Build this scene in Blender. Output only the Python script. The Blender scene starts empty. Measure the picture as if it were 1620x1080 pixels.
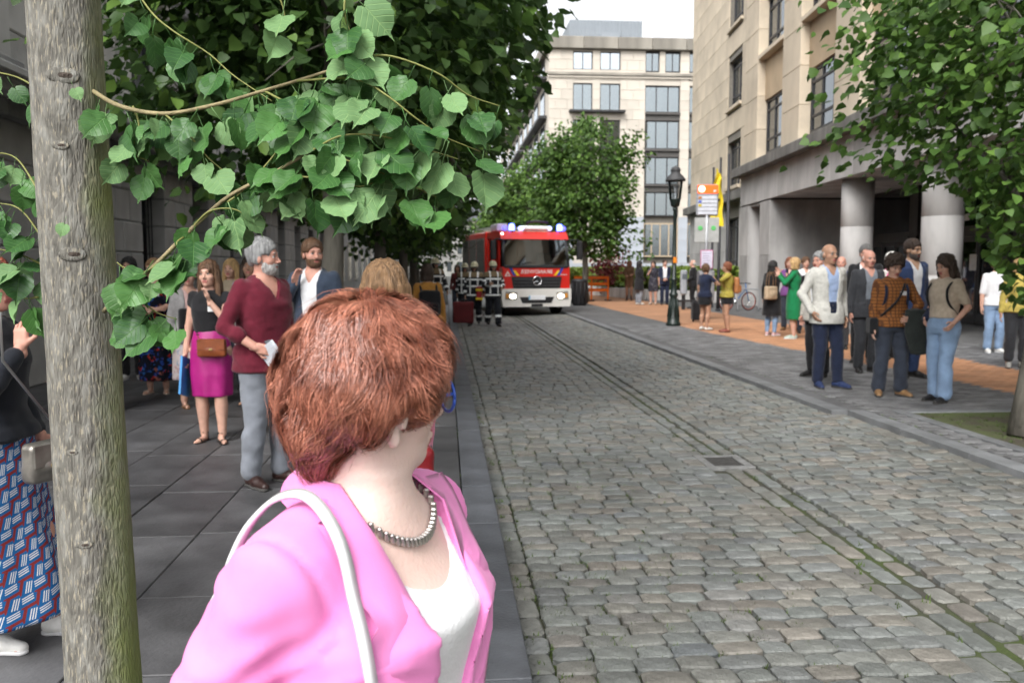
import bpy, math, random
import numpy as np
from mathutils import Vector, Matrix, Euler

S = bpy.context.scene
COL = S.collection
R_ = math.radians
rng = np.random.default_rng(11)
random.seed(11)

# ---------------------------------------------------------------- camera
CAM_H = 1.55
_v = Vector((-105.0, 1350.0, 115.0)).normalized()        # street direction seen from the lens
_u = Vector((0.0, -_v.z, _v.y)).normalized()
_r = _v.cross(_u)
cam_d = bpy.data.cameras.new('camera')
cam = bpy.data.objects.new('camera', cam_d)
COL.objects.link(cam)
S.camera = cam
cam_d.sensor_width = 36.0
cam_d.lens = 30.0
cam_d.clip_start = 0.05
cam_d.clip_end = 2000.0
_M = Matrix((_r, _v, _u))                                 # lens (right, fwd, up) -> world
_cr = _M @ Vector((1, 0, 0)); _cf = _M @ Vector((0, 1, 0)); _cu = _M @ Vector((0, 0, 1))
cam.matrix_world = Matrix(((_cr.x, _cu.x, -_cf.x, 0), (_cr.y, _cu.y, -_cf.y, 0), (_cr.z, _cu.z, -_cf.z, CAM_H), (0, 0, 0, 1)))
cam_d.dof.use_dof = True
cam_d.dof.focus_distance = 2.0
cam_d.dof.aperture_fstop = 6.5

def ray(px, py):
    return _M @ Vector((px - 810.0, 1350.0, 540.0 - py))
def at(px, py, Y):
    d = ray(px, py); return Vector((0, 0, CAM_H)) + d * (Y / d.y)
def ground(px, py, z=0.0):
    d = ray(px, py); return Vector((0, 0, CAM_H)) + d * ((z - CAM_H) / d.z)

# ---------------------------------------------------------------- sky, sun, exposure
SUN_EL, SUN_AZ = 46.0, 210.0          # azimuth clockwise from +Y: behind the camera, to its left
W = bpy.data.worlds.new('World'); S.world = W; W.use_nodes = True
wn = W.node_tree.nodes; wl = W.node_tree.links
sky = wn.new('ShaderNodeTexSky'); sky.sky_type = 'NISHITA'; sky.sun_disc = False
sky.sun_elevation = R_(SUN_EL); sky.sun_rotation = R_(SUN_AZ)
sky.air_density = 1.0; sky.dust_density = 4.0; sky.ozone_density = 1.0
hsv = wn.new('ShaderNodeHueSaturation'); hsv.inputs['Saturation'].default_value = 0.12   # cloud cover takes the blue out
hsv.inputs['Value'].default_value = 2.0
wl.new(sky.outputs[0], hsv.inputs['Color']); wl.new(hsv.outputs[0], wn['Background'].inputs['Color'])
wn['Background'].inputs['Strength'].default_value = 0.13
sun_d = bpy.data.lights.new('sun', 'SUN'); sun_d.energy = 1.5; sun_d.angle = R_(22); sun_d.color = (1.0, 0.975, 0.94)
sun = bpy.data.objects.new('sun', sun_d); COL.objects.link(sun)
_sd = Vector((math.sin(R_(SUN_AZ)) * math.cos(R_(SUN_EL)), math.cos(R_(SUN_AZ)) * math.cos(R_(SUN_EL)), math.sin(R_(SUN_EL))))
sun.rotation_euler = _sd.to_track_quat('Z', 'Y').to_euler()
S.view_settings.view_transform = 'Standard'; S.view_settings.look = 'None'
S.view_settings.gamma = 1.0; S.view_settings.use_curve_mapping = False
S.view_settings.exposure = 0.3
S.cycles.use_adaptive_sampling = True; S.cycles.adaptive_threshold = 0.03
S.cycles.use_denoising = True
S.cycles.max_bounces = 4; S.cycles.transparent_max_bounces = 10
S.cycles.diffuse_bounces = 3; S.cycles.glossy_bounces = 3; S.cycles.transmission_bounces = 4
S.cycles.caustics_reflective = False; S.cycles.caustics_refractive = False

# ---------------------------------------------------------------- materials
MATS = {}
def nodes_of(m):
    nt = m.node_tree; return nt.nodes, nt.links, nt.nodes['Principled BSDF']
def ramp(n, stops):
    cr = n.color_ramp
    while len(cr.elements) > 1: cr.elements.remove(cr.elements[0])
    cr.elements[0].position = stops[0][0]; cr.elements[0].color = (*stops[0][1], 1)
    for p, c in stops[1:]:
        e = cr.elements.new(p); e.color = (*c, 1)
def mat(name, col, rough=0.7, var=0.12, scale=6.0, bump=0.0, bscale=None, spec=0.4, metal=0.0, rnd=0.0, stretch=None, sheen=0.0, col2=None, sub=0.0, detail=5, coat=0.0, coord='Object', island=False):
    """colour with noise variation (to col2, or darker/lighter by var), random shift per object (rnd), fine bump"""
    if name in MATS: return MATS[name]
    m = bpy.data.materials.new(name); m.use_nodes = True; MATS[name] = m
    N, L, P = nodes_of(m)
    tc = N.new('ShaderNodeTexCoord'); mp = N.new('ShaderNodeMapping')
    L.new(tc.outputs[coord], mp.inputs[0])
    if stretch: mp.inputs['Scale'].default_value = stretch
    no = N.new('ShaderNodeTexNoise'); no.inputs['Scale'].default_value = scale; no.inputs['Detail'].default_value = detail
    L.new(mp.outputs[0], no.inputs['Vector'])
    cr = N.new('ShaderNodeValToRGB')
    c = col[:3]
    if col2: ramp(cr, [(0.38, c), (0.62, col2)])
    else: ramp(cr, [(0.3, tuple(x * (1 - var) for x in c)), (0.7, tuple(min(1, x * (1 + var)) for x in c))])
    L.new(no.outputs['Fac'], cr.inputs[0])
    out = cr.outputs[0]
    if rnd:
        oi = N.new('ShaderNodeObjectInfo'); ml = N.new('ShaderNodeMapRange')
        src = oi.outputs['Random']
        if island:
            g = N.new('ShaderNodeNewGeometry'); ad = N.new('ShaderNodeMath'); ad.operation = 'ADD'; fr = N.new('ShaderNodeMath'); fr.operation = 'FRACT'
            L.new(g.outputs['Random Per Island'], ad.inputs[0]); L.new(oi.outputs['Random'], ad.inputs[1]); L.new(ad.outputs[0], fr.inputs[0]); src = fr.outputs[0]
        L.new(src, ml.inputs[0]); ml.inputs[3].default_value = 1 - rnd; ml.inputs[4].default_value = 1 + rnd
        h = N.new('ShaderNodeHueSaturation'); L.new(out, h.inputs['Color']); L.new(ml.outputs[0], h.inputs['Value']); out = h.outputs[0]
    L.new(out, P.inputs['Base Color'])
    P.inputs['Roughness'].default_value = rough; P.inputs['Specular IOR Level'].default_value = spec; P.inputs['Metallic'].default_value = metal
    if sheen: P.inputs['Sheen Weight'].default_value = sheen
    if coat: P.inputs['Coat Weight'].default_value = coat
    if sub:
        P.inputs['Subsurface Weight'].default_value = sub; P.inputs['Subsurface Radius'].default_value = (1, .35, .2); P.inputs['Subsurface Scale'].default_value = .01
    if bump:
        b = N.new('ShaderNodeBump'); b.inputs['Strength'].default_value = bump; b.inputs['Distance'].default_value = 0.02
        n2 = N.new('ShaderNodeTexNoise'); n2.inputs['Scale'].default_value = bscale or scale * 6; n2.inputs['Detail'].default_value = 6
        L.new(mp.outputs[0], n2.inputs['Vector']); L.new(n2.outputs['Fac'], b.inputs['Height']); L.new(b.outputs[0], P.inputs['Normal'])
    return m
def stain(m, scale=.7, lo=.7, hi=1.15, detail=8):
    """patches of dirt and wear laid over neighbouring pieces in world space"""
    N, L, P = nodes_of(m); g = N.new('ShaderNodeNewGeometry'); no = N.new('ShaderNodeTexNoise'); no.inputs['Scale'].default_value = scale; no.inputs['Detail'].default_value = detail; no.inputs['Roughness'].default_value = .65
    L.new(g.outputs['Position'], no.inputs['Vector']); cr = N.new('ShaderNodeValToRGB'); ramp(cr, [(.32, (lo,) * 3), (.5, (1.0,) * 3), (.7, (hi,) * 3)]); L.new(no.outputs['Fac'], cr.inputs[0])
    mx = N.new('ShaderNodeMix'); mx.data_type = 'RGBA'; mx.blend_type = 'MULTIPLY'; mx.inputs[0].default_value = 1
    L.new(P.inputs['Base Color'].links[0].from_socket, mx.inputs[6]); L.new(cr.outputs[0], mx.inputs[7]); L.new(mx.outputs[2], P.inputs['Base Color'])
    rr = N.new('ShaderNodeMapRange'); rr.inputs[3].default_value = P.inputs['Roughness'].default_value - .14; rr.inputs[4].default_value = P.inputs['Roughness'].default_value + .14; L.new(no.outputs['Fac'], rr.inputs[0]); L.new(rr.outputs[0], P.inputs['Roughness'])
    return m
def emit(name, col, st):
    if name in MATS: return MATS[name]
    m = bpy.data.materials.new(name); m.use_nodes = True; MATS[name] = m
    N, L, P = nodes_of(m)
    P.inputs['Base Color'].default_value = (*col, 1); P.inputs['Emission Color'].default_value = (*col, 1); P.inputs['Emission Strength'].default_value = st
    return m
def glass(name, tint, refl=0.12, rough=0.03):
    """a pane: tinted see-through with a mirror skin (facing-dependent Fresnel)"""
    if name in MATS: return MATS[name]
    m = bpy.data.materials.new(name); m.use_nodes = True; MATS[name] = m
    N, L, P = nodes_of(m); N.remove(P)
    out = N['Material Output']; t = N.new('ShaderNodeBsdfTransparent'); t.inputs[0].default_value = (*tint, 1)
    g = N.new('ShaderNodeBsdfGlossy'); g.inputs['Roughness'].default_value = rough; g.inputs[0].default_value = (.9, .95, 1, 1)
    fr = N.new('ShaderNodeFresnel'); fr.inputs[0].default_value = 1.5
    ad = N.new('ShaderNodeMath'); ad.operation = 'ADD'; ad.inputs[1].default_value = refl; ad.use_clamp = True
    mx = N.new('ShaderNodeMixShader')
    no = N.new('ShaderNodeTexNoise'); no.inputs['Scale'].default_value = 0.8; tc = N.new('ShaderNodeTexCoord'); L.new(tc.outputs['Object'], no.inputs['Vector'])
    b = N.new('ShaderNodeBump'); b.inputs['Strength'].default_value = .06; b.inputs['Distance'].default_value = .05; L.new(no.outputs['Fac'], b.inputs['Height']); L.new(b.outputs[0], g.inputs['Normal'])
    L.new(fr.outputs[0], ad.inputs[0]); L.new(ad.outputs[0], mx.inputs[0]); L.new(t.outputs[0], mx.inputs[1]); L.new(g.outputs[0], mx.inputs[2]); L.new(mx.outputs[0], out.inputs[0])
    return m

# ---------------------------------------------------------------- mesh helpers
def mesh_np(name, V, F, mats, smooth=False, midx=None):
    """V (n,3) array, F list of faces or (m,3|4) array"""
    me = bpy.data.meshes.new(name)
    if isinstance(F, np.ndarray):
        m, k = F.shape
        me.vertices.add(len(V)); me.vertices.foreach_set('co', np.ascontiguousarray(V, np.float32).ravel())
        me.loops.add(m * k); me.loops.foreach_set('vertex_index', np.ascontiguousarray(F, np.int32).ravel())
        me.polygons.add(m); me.polygons.foreach_set('loop_start', np.arange(0, m * k, k, dtype=np.int32))
        me.update(calc_edges=True)
    else:
        me.from_pydata([tuple(map(float, v)) for v in V], [], F)
    for mm in (mats if isinstance(mats, (list, tuple)) else [mats]): me.materials.append(mm)
    if midx is not None: me.polygons.foreach_set('material_index', np.asarray(midx, np.int32))
    if smooth: me.polygons.foreach_set('use_smooth', np.ones(len(me.polygons), bool))
    me.update()
    return me
def link(name, me, parent=None, loc=(0, 0, 0), rot=(0, 0, 0)):
    o = bpy.data.objects.new(name, me); COL.objects.link(o)
    if parent is not None: o.parent = parent
    o.location = loc; o.rotation_euler = rot
    return o
def tag(o, label=None, cat=None, group=None, kind=None):
    if label: o['label'] = label
    if cat: o['category'] = cat
    if group: o['group'] = group
    if kind: o['kind'] = kind
    return o
def thing(name, label, cat, loc=(0, 0, 0), rz=0.0, group=None):
    return tag(link(name, None, None, loc, (0, 0, rz)), label, cat, group)

class MB:
    def __init__(s): s.v = []; s.f = []; s.m = []; s.sm = []
    def add(s, V, F, m=0, smooth=False):
        b = len(s.v); s.v += [tuple(v) for v in V]
        for f in F: s.f.append([b + i for i in f]); s.m.append(m); s.sm.append(smooth)
        return s
    def box(s, x0, x1, y0, y1, z0, z1, m=0, bev=0.0):
        if bev <= 0:
            V = [(x, y, z) for z in (z0, z1) for y in (y0, y1) for x in (x0, x1)]
            return s.add(V, [(0, 2, 3, 1), (4, 5, 7, 6), (0, 1, 5, 4), (2, 6, 7, 3), (0, 4, 6, 2), (1, 3, 7, 5)], m)
        b = min(bev, (x1 - x0) * .45, (y1 - y0) * .45, (z1 - z0) * .45)
        V = []; idx = {}
        for sx in (0, 1):
            for sy in (0, 1):
                for sz in (0, 1):
                    X = (x0, x1)[sx]; Y = (y0, y1)[sy]; Z = (z0, z1)[sz]
                    dx = b if sx == 0 else -b; dy = b if sy == 0 else -b; dz = b if sz == 0 else -b
                    for a, p in (('x', (X, Y + dy, Z + dz)), ('y', (X + dx, Y, Z + dz)), ('z', (X + dx, Y + dy, Z))):
                        idx[(sx, sy, sz, a)] = len(V); V.append(p)
        F = []
        for q in (0, 1):
            F.append([idx[(q, a, b_, 'x')] for a, b_ in ((0, 0), (1, 0), (1, 1), (0, 1))][::1 if q else -1])
            F.append([idx[(a, q, b_, 'y')] for a, b_ in ((0, 0), (1, 0), (1, 1), (0, 1))][::-1 if q else 1])
            F.append([idx[(a, b_, q, 'z')] for a, b_ in ((0, 0), (1, 0), (1, 1), (0, 1))][::1 if q else -1])
        for a in (0, 1):
            for c in (0, 1):
                f1 = [idx[(a, c, 0, 'x')], idx[(a, c, 1, 'x')], idx[(a, c, 1, 'y')], idx[(a, c, 0, 'y')]]
                f2 = [idx[(a, 0, c, 'x')], idx[(a, 1, c, 'x')], idx[(a, 1, c, 'z')], idx[(a, 0, c, 'z')]]
                f3 = [idx[(0, a, c, 'y')], idx[(1, a, c, 'y')], idx[(1, a, c, 'z')], idx[(0, a, c, 'z')]]
                F += [f1 if a == c else f1[::-1], f2[::-1] if a == c else f2, f3 if a == c else f3[::-1]]
                for d in (0, 1):
                    t = [idx[(a, c, d, k)] for k in 'xyz']; F.append(t if (a + c + d) % 2 else t[::-1])
        return s.add(V, F, m)
    def tube(s, pts, rad, n=10, m=0, smooth=True, caps=True, flat=1.0):
        P = [Vector(p) for p in pts]; rad = rad if hasattr(rad, '__len__') else [rad] * len(P)
        V = []; F = []
        t0 = (P[1] - P[0]).normalized(); up = Vector((0, 0, 1)) if abs(t0.z) < .9 else Vector((1, 0, 0))
        u = t0.cross(up).normalized()
        for i, p in enumerate(P):
            t = (P[min(i + 1, len(P) - 1)] - P[max(i - 1, 0)])
            t = t.normalized() if t.length > 1e-9 else t0
            u = (u - t * u.dot(t)); u = u.normalized() if u.length > 1e-6 else t.orthogonal().normalized()
            w = t.cross(u)
            for k in range(n):
                a = 2 * math.pi * k / n; V.append(p + (u * math.cos(a) + w * math.sin(a) * flat) * rad[i])
        for i in range(len(P) - 1):
            for k in range(n):
                F.append((i * n + k, i * n + (k + 1) % n, (i + 1) * n + (k + 1) % n, (i + 1) * n + k))
        s.add(V, F, m, smooth)
        if caps:
            b = len(s.v) - len(V)
            s.f.append([b + k for k in range(n)][::-1]); s.m.append(m); s.sm.append(False)
            s.f.append([b + (len(P) - 1) * n + k for k in range(n)]); s.m.append(m); s.sm.append(False)
        return s
    def lathe(s, prof, n=16, c=(0, 0, 0), m=0, smooth=True, axis='z', caps=True):
        V = []; F = []
        for r, z in prof:
            for k in range(n):
                a = 2 * math.pi * k / n; x, y = r * math.cos(a), r * math.sin(a)
                V.append({'z': (c[0] + x, c[1] + y, c[2] + z), 'y': (c[0] + x, c[1] + z, c[2] - y), 'x': (c[0] + z, c[1] + x, c[2] + y)}[axis])
        for i in range(len(prof) - 1):
            for k in range(n): F.append((i * n + k, i * n + (k + 1) % n, (i + 1) * n + (k + 1) % n, (i + 1) * n + k))
        if caps: F.append(tuple(range(n))[::-1]); F.append(tuple((len(prof) - 1) * n + k for k in range(n)))
        return s.add(V, F, m, smooth)
    def prism(s, poly, a0, a1, axis='y', m=0):
        n = len(poly)
        def pt(p, a): return {'y': (p[0], a, p[1]), 'z': (p[0], p[1], a), 'x': (a, p[0], p[1])}[axis]
        V = [pt(p, a0) for p in poly] + [pt(p, a1) for p in poly]
        F = [tuple(range(n)), tuple(range(2 * n - 1, n - 1, -1))] + [(i, i + n, (i + 1) % n + n, (i + 1) % n) for i in range(n)]
        return s.add(V, F, m)
    def sphere(s, c, r, n=12, h=8, m=0, sc=(1, 1, 1)):
        V = [(c[0], c[1], c[2] - r * sc[2])]; F = []
        for i in range(1, h):
            p = math.pi * i / h
            for k in range(n):
                a = 2 * math.pi * k / n; V.append((c[0] + r * math.sin(p) * math.cos(a) * sc[0], c[1] + r * math.sin(p) * math.sin(a) * sc[1], c[2] - r * math.cos(p) * sc[2]))
        V.append((c[0], c[1], c[2] + r * sc[2])); T = len(V) - 1
        for k in range(n): F.append((0, 1 + (k + 1) % n, 1 + k)); F.append((T, T - n + k, T - n + (k + 1) % n))
        for i in range(h - 2):
            for k in range(n): F.append((1 + i * n + k, 1 + i * n + (k + 1) % n, 1 + (i + 1) * n + (k + 1) % n, 1 + (i + 1) * n + k))
        return s.add(V, F, m, True)
    def mesh(s, name, mats):
        me = bpy.data.meshes.new(name); me.from_pydata(s.v, [], s.f)
        for mm in (mats if isinstance(mats, (list, tuple)) else [mats]): me.materials.append(mm)
        me.polygons.foreach_set('material_index', np.array(s.m, np.int32)); me.polygons.foreach_set('use_smooth', np.array(s.sm, bool)); me.update()
        return me
    def build(s, name, mats, parent=None, loc=(0, 0, 0), rot=(0, 0, 0)):
        return link(name, s.mesh(name, mats), parent, loc, rot)
def text_obj(name, txt, size, m, parent, loc, rot, mirror=False, depth=0.004, align='CENTER'):
    cu = bpy.data.curves.new(name, 'FONT'); cu.body = txt; cu.size = size; cu.extrude = depth; cu.align_x = align; cu.align_y = 'CENTER'
    t = bpy.data.objects.new(name, cu); COL.objects.link(t)
    bpy.context.view_layer.update()
    me = bpy.data.meshes.new_from_object(t.evaluated_get(bpy.context.evaluated_depsgraph_get()))
    bpy.data.objects.remove(t); bpy.data.curves.remove(cu)
    me.materials.clear(); me.materials.append(m)
    if mirror:
        me.transform(Matrix.Diagonal((-1, 1, 1, 1))); me.flip_normals()
    return link(name, me, parent, loc, rot)
# ================================================================ GROUND
ROAD_Z = -0.10
M_joint = mat('joint_sand', (.055, .052, .042), .95, scale=1.6, col2=(.05, .07, .018), bump=.5, bscale=60)
M_cob = mat('cobble_stone', (.16, .161, .152), .6, scale=9, var=.22, bump=.6, bscale=42, rnd=.2, island=True, spec=.45)
def cobble_mat(m):
    # hue drift from stone to stone: bluish, greenish, tan
    N, L, P = nodes_of(m)
    oi = N.new('ShaderNodeObjectInfo'); g = N.new('ShaderNodeNewGeometry'); a = N.new('ShaderNodeMath'); a.operation = 'ADD'
    L.new(g.outputs['Random Per Island'], a.inputs[0]); L.new(oi.outputs['Random'], a.inputs[1])
    mu = N.new('ShaderNodeMath'); mu.operation = 'MULTIPLY'; mu.inputs[1].default_value = 7.31; L.new(a.outputs[0], mu.inputs[0])
    f = N.new('ShaderNodeMath'); f.operation = 'FRACT'; L.new(mu.outputs[0], f.inputs[0])
    cr = N.new('ShaderNodeValToRGB'); ramp(cr, [(0, (.97, 1.0, 1.03)), (.3, (.94, 1.0, .99)), (.55, (1.0, 1.0, .96)), (.8, (1.06, 1.0, .92)), (.9, (1.08, .98, .9)), (1, (.88, .96, 1.05))])
    L.new(f.outputs[0], cr.inputs[0])
    mx = N.new('ShaderNodeMix'); mx.data_type = 'RGBA'; mx.blend_type = 'MULTIPLY'; mx.inputs[0].default_value = 1
    src = P.inputs['Base Color'].links[0].from_socket
    L.new(src, mx.inputs[6]); L.new(cr.outputs[0], mx.inputs[7]); L.new(mx.outputs[2], P.inputs['Base Color'])
cobble_mat(M_cob); stain(M_cob, .55, .74, 1.12)

# one sheet to the horizon, then the road bed, pavements
o = MB().add([(-600, -600, -.3), (600, -600, -.3), (600, 900, -.3), (-600, 900, -.3)], [(0, 1, 2, 3)]).build('ground', mat('earth', (.12, .11, .09), .95, scale=.3))
tag(o, kind='structure')
M_farcob = mat('far_cobbles', (.17, .175, .165), .7, scale=14, var=.35, bump=.4, bscale=20)
road = MB().add([(.3, -30, ROAD_Z - .028), (2.4, -30, ROAD_Z - .03), (2.4, 31, ROAD_Z - .03), (.3, 31, ROAD_Z - .028), (4.6, -30, ROAD_Z + .025), (4.6, 31, ROAD_Z + .025)], [(0, 1, 2, 3), (1, 4, 5, 2)])\
    .build('road', M_joint); tag(road, kind='structure')
far = MB().add([(.3, 31, ROAD_Z), (4.6, 31, ROAD_Z + .04), (5.2, 220, ROAD_Z + .04), (.1, 220, ROAD_Z)], [(0, 1, 2, 3)]).build('road_surface', M_farcob, road)

def cobble_geo(w, d, r, top=.0, ch=.009):
    """one worn sett: skirt ring, shoulder ring, raised crown, corners jittered"""
    j = lambda s: r.uniform(-s, s)
    ring = []
    for sx, sy in ((-1, -1), (1, -1), (1, 1), (-1, 1)):
        ring.append((sx * w / 2 + j(.008), sy * d / 2 + j(.007)))
    pts = []
    for i in range(4):
        a = ring[i]; b = ring[(i + 1) % 4]
        c1 = (a[0] * .86 + b[0] * .14, a[1] * .86 + b[1] * .14); c2 = (a[0] * .14 + b[0] * .86, a[1] * .14 + b[1] * .86)
        pts += [c1, c2]
    tx, ty = j(.035), j(.04)
    V = [(x, y, -.05) for x, y in pts] + [(x, y, top - ch * .9 + tx * x + ty * y) for x, y in pts]
    V += [(x * (1 - ch * 1.5 / (w / 2)), y * (1 - ch * 1.1 / (d / 2)), top + tx * x + ty * y) for x, y in pts]
    V += [(0, 0, top + .0025)]
    F = []
    for lv in (0, 8):
        F += [(lv + i, lv + (i + 1) % 8, lv + 8 + (i + 1) % 8, lv + 8 + i) for i in range(8)]
    F += [(16 + i, 16 + (i + 1) % 8, 24) for i in range(8)]
    return V, F
class Pile:
    """collects many small pieces for one joined mesh"""
    def __init__(s): s.V = []; s.F3 = []; s.F4 = []; s.n = 0
    def add(s, V, F, loc, rz=0):
        c, sn = math.cos(rz), math.sin(rz); A = np.asarray(V, float)
        B = np.empty_like(A); B[:, 0] = A[:, 0] * c - A[:, 1] * sn + loc[0]; B[:, 1] = A[:, 0] * sn + A[:, 1] * c + loc[1]; B[:, 2] = A[:, 2] + loc[2]
        s.V.append(B)
        for f in F: (s.F3 if len(f) == 3 else s.F4).append([i + s.n for i in f])
        s.n += len(A)
    def build(s, name, m, parent=None, smooth=False):
        V = np.concatenate(s.V); F = [tuple(f) for f in s.F4] + [tuple(f) for f in s.F3]
        me = mesh_np(name, V, F, m, smooth); return link(name, me, parent)
rc = random.Random(5)
COBV = [cobble_geo(.166, .113, rc) for _ in range(16)]
COBM = [mesh_np('cobble', np.array(v), f, M_cob, False) for v, f in COBV]
pile = Pile(); ncob = 0
cells = []
y = 2.2
while y < 31:
    dy = .12
    for xa, xb in ((.447, 2.185), (2.6, 4.41)):
        ws_ = [rc.uniform(.13, .21) for _ in range(round((xb - xa) / .17))]; f_ = (xb - xa) / sum(ws_); x = xa
        for w in ws_: cells.append((x + w * f_ / 2, y, w * f_, 0)); x += w * f_
    y += dy
for k, xr in enumerate((.385, 2.25, 2.38, 2.53)):       # gutter row along the kerb and the three channel rows, stones lengthwise
    y = 2.2 + k * .06
    while y < 31:
        l = rc.uniform(.16, .24); cells.append((xr, y + l / 2, l, 1)); y += l
GR = (2.18, 2.58, 6.85, 7.33)                             # drain grate opening
cells = [c for c in cells if not (GR[0] - .02 < c[0] < GR[1] + .02 and GR[2] - .02 < c[1] < GR[3] + .02)]
# the 300 largest in the picture are objects of their own: those nearest the lens inside the frame
def in_frame(x, y, z):
    d = Vector((x, y, z - CAM_H)); r, f, u = d.dot(_cr), d.dot(_cf), d.dot(_cu)
    return f > 0 and abs(r / f) < .61 and abs(u / f) < .41
vis = sorted([c for c in cells if in_frame(c[0], c[1], ROAD_Z)], key=lambda c: c[0] ** 2 + c[1] ** 2)[:300]
visset = set((c[0], c[1]) for c in vis)
for c in cells:
    x, y, w, kind = c
    zoff = ROAD_Z + rc.uniform(-.006, .006) - (.018 if kind and x > 1 else 0) + max(0, x - 2.4) * .025
    rz = rc.uniform(-.04, .04) + (math.pi / 2 if kind else 0)
    k = rc.randrange(16)
    sx = w / .172
    if (x, y) in visset:
        o = link('cobble', COBM[k], road, (x, y, zoff), (0, 0, rz)); o.scale = (sx, 1, 1)
    else:
        V = np.array(COBV[k][0]); V[:, 0] *= sx
        F = COBV[k][1]
        if y > 14: F = F[8:]
        pile.add(V, F, (x, y, zoff), rz)
tag(pile.build('cobbles', M_cob, road, False), kind='stuff')

# ---- left pavement: dark stone slabs, kerbstones
M_slab = mat('dark_slab', (.07, .07, .073), .55, scale=3, var=.35, bump=.2, bscale=45, rnd=.3, spec=.4)
stain(M_slab, .8, .6, 1.35); M_kerb = mat('kerb_stone', (.08, .085, .095), .55, scale=4, var=.3, bump=.25, bscale=50, rnd=.18)
stain(M_kerb, 1.2, .7, 1.2)
lp = MB().add([(-5.5, -30, -.02), (.1, -30, -.02), (.1, 220, -.02), (-5.5, 220, -.02)], [(0, 1, 2, 3)]).build('left_pavement', mat('slab_bed', (.03, .03, .028), .9)); tag(lp, kind='structure')
slabm = {}
def slab_mesh(w, d, h, m, nm):
    key = (round(w, 2), round(d, 2), nm)
    if key not in slabm: slabm[key] = MB().box(-w / 2, w / 2, -d / 2, d / 2, -h, 0, 0, .004).mesh(nm, m)
    return slabm[key]
rs = random.Random(9)
xs_ = [.1]
while xs_[-1] > -5.4: xs_.append(xs_[-1] - .52)
for i in range(len(xs_) - 1):
    y = 1.2 + rs.uniform(0, .8)
    xw = xs_[i] - xs_[i + 1]
    while y < 36:
        l = rs.choice((.8, 1.0, 1.2))
        nm = 'paving_slab'
        px, py = (xs_[i] + xs_[i + 1]) / 2, y + l / 2
        o = link(nm, slab_mesh(xw - .007, l - .007, .05, M_slab, nm), lp, (px, py, rs.uniform(-.0025, .0025))); y += l
y = -4.0
while y < 60:
    l = rs.choice((.9, 1.0, 1.1)); o = link('kerbstone', slab_mesh(.212, l - .008, .2, M_kerb, 'kerbstone'), lp, (.212, y + l / 2, .004 + rs.uniform(-.002, .002))); y += l

# ---- right pavement: grey pavers, tan band, kerb, tree pit
rp = MB().add([(4.55, -30, -.012), (60, -30, -.012), (60, 260, -.012), (4.55, 260, -.012)], [(0, 1, 2, 3)])
def brick_mat(name, c1, c2, mortar, bw, bh):
    m = bpy.data.materials.new(name); m.use_nodes = True; N, L, P = nodes_of(m)
    tc = N.new('ShaderNodeTexCoord'); b = N.new('ShaderNodeTexBrick'); b.inputs['Scale'].default_value = 1; b.inputs['Brick Width'].default_value = bw; b.inputs['Row Height'].default_value = bh
    b.inputs['Mortar Size'].default_value = .004; b.inputs['Color1'].default_value = (*c1, 1); b.inputs['Color2'].default_value = (*c2, 1); b.inputs['Mortar'].default_value = (*mortar, 1)
    n = N.new('ShaderNodeTexNoise'); n.inputs['Scale'].default_value = .9; n.inputs['Detail'].default_value = 6
    mx = N.new('ShaderNodeMix'); mx.data_type = 'RGBA'; mx.blend_type = 'MULTIPLY'; mx.inputs[0].default_value = 1
    cr = N.new('ShaderNodeValToRGB'); ramp(cr, [(.3, (.72, .72, .72)), (.7, (1.08, 1.08, 1.08))])
    L.new(tc.outputs['Object'], b.inputs['Vector']); L.new(tc.outputs['Object'], n.inputs['Vector']); L.new(n.outputs['Fac'], cr.inputs[0])
    L.new(b.outputs['Color'], mx.inputs[6]); L.new(cr.outputs[0], mx.inputs[7]); L.new(mx.outputs[2], P.inputs['Base Color']); P.inputs['Roughness'].default_value = .72
    return m
rp = rp.build('right_pavement', brick_mat('grey_pavers_far', (.15, .15, .15), (.11, .11, .112), (.06, .06, .055), .2, .1)); tag(rp, kind='structure')
near_e = [(7.2, 4), (7.1, 8), (7.05, 11.5), (6.75, 15.5), (6.4, 20), (6.35, 32), (6.3, 70)]
far_e = [(8.5, 4), (8.6, 8), (8.75, 13), (9.55, 19), (9.6, 32), (9.6, 70)]
def interp(e, y): return float(np.interp(y, [p[1] for p in e], [p[0] for p in e]))
M_pav = mat('grey_paver', (.15, .15, .152), .7, scale=3, var=.3, bump=.2, bscale=60, rnd=.3, island=True)
stain(M_pav, .6, .75, 1.2); M_tan = mat('tan_paver', (.46, .235, .125), .72, scale=2, var=.15, bump=.2, bscale=60, rnd=.14, island=True)
stain(M_tan, .6, .85, 1.1)
PIT = (4.98, 6.9, 5.6, 8.75)
pg, pt_ = Pile(), Pile()
bxV = lambda w, d: ([(-w/2, -d/2, -.01), (w/2, -d/2, -.01), (w/2, d/2, -.01), (-w/2, d/2, -.01), (-w/2+.004, -d/2+.004, 0), (w/2-.004, -d/2+.004, 0), (w/2-.004, d/2-.004, 0), (-w/2+.004, d/2-.004, 0)],
    [(0, 1, 5, 4), (1, 2, 6, 5), (2, 3, 7, 6), (3, 0, 4, 7), (4, 5, 6, 7)])
pvV, pvF = bxV(.194, .1)
row = 0; y = 4.5
while y < 24:
    x = 4.62 + (.1 if row % 2 else 0)
    while x < 12.5:
        xc = x + .1
        inp = PIT[0] - .1 < xc < PIT[1] + .1 and PIT[2] - .06 < y < PIT[3] + .06
        facade = 12.45 + (y - 34.14) * .0871
        if not inp and xc < facade - .1:
            band = interp(near_e, y) < xc < interp(far_e, y)
            (pt_ if band else pg).add(pvV, pvF, (xc, y, rs.uniform(-.0015, .0015)))
        x += .2
    y += .106; row += 1
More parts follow.
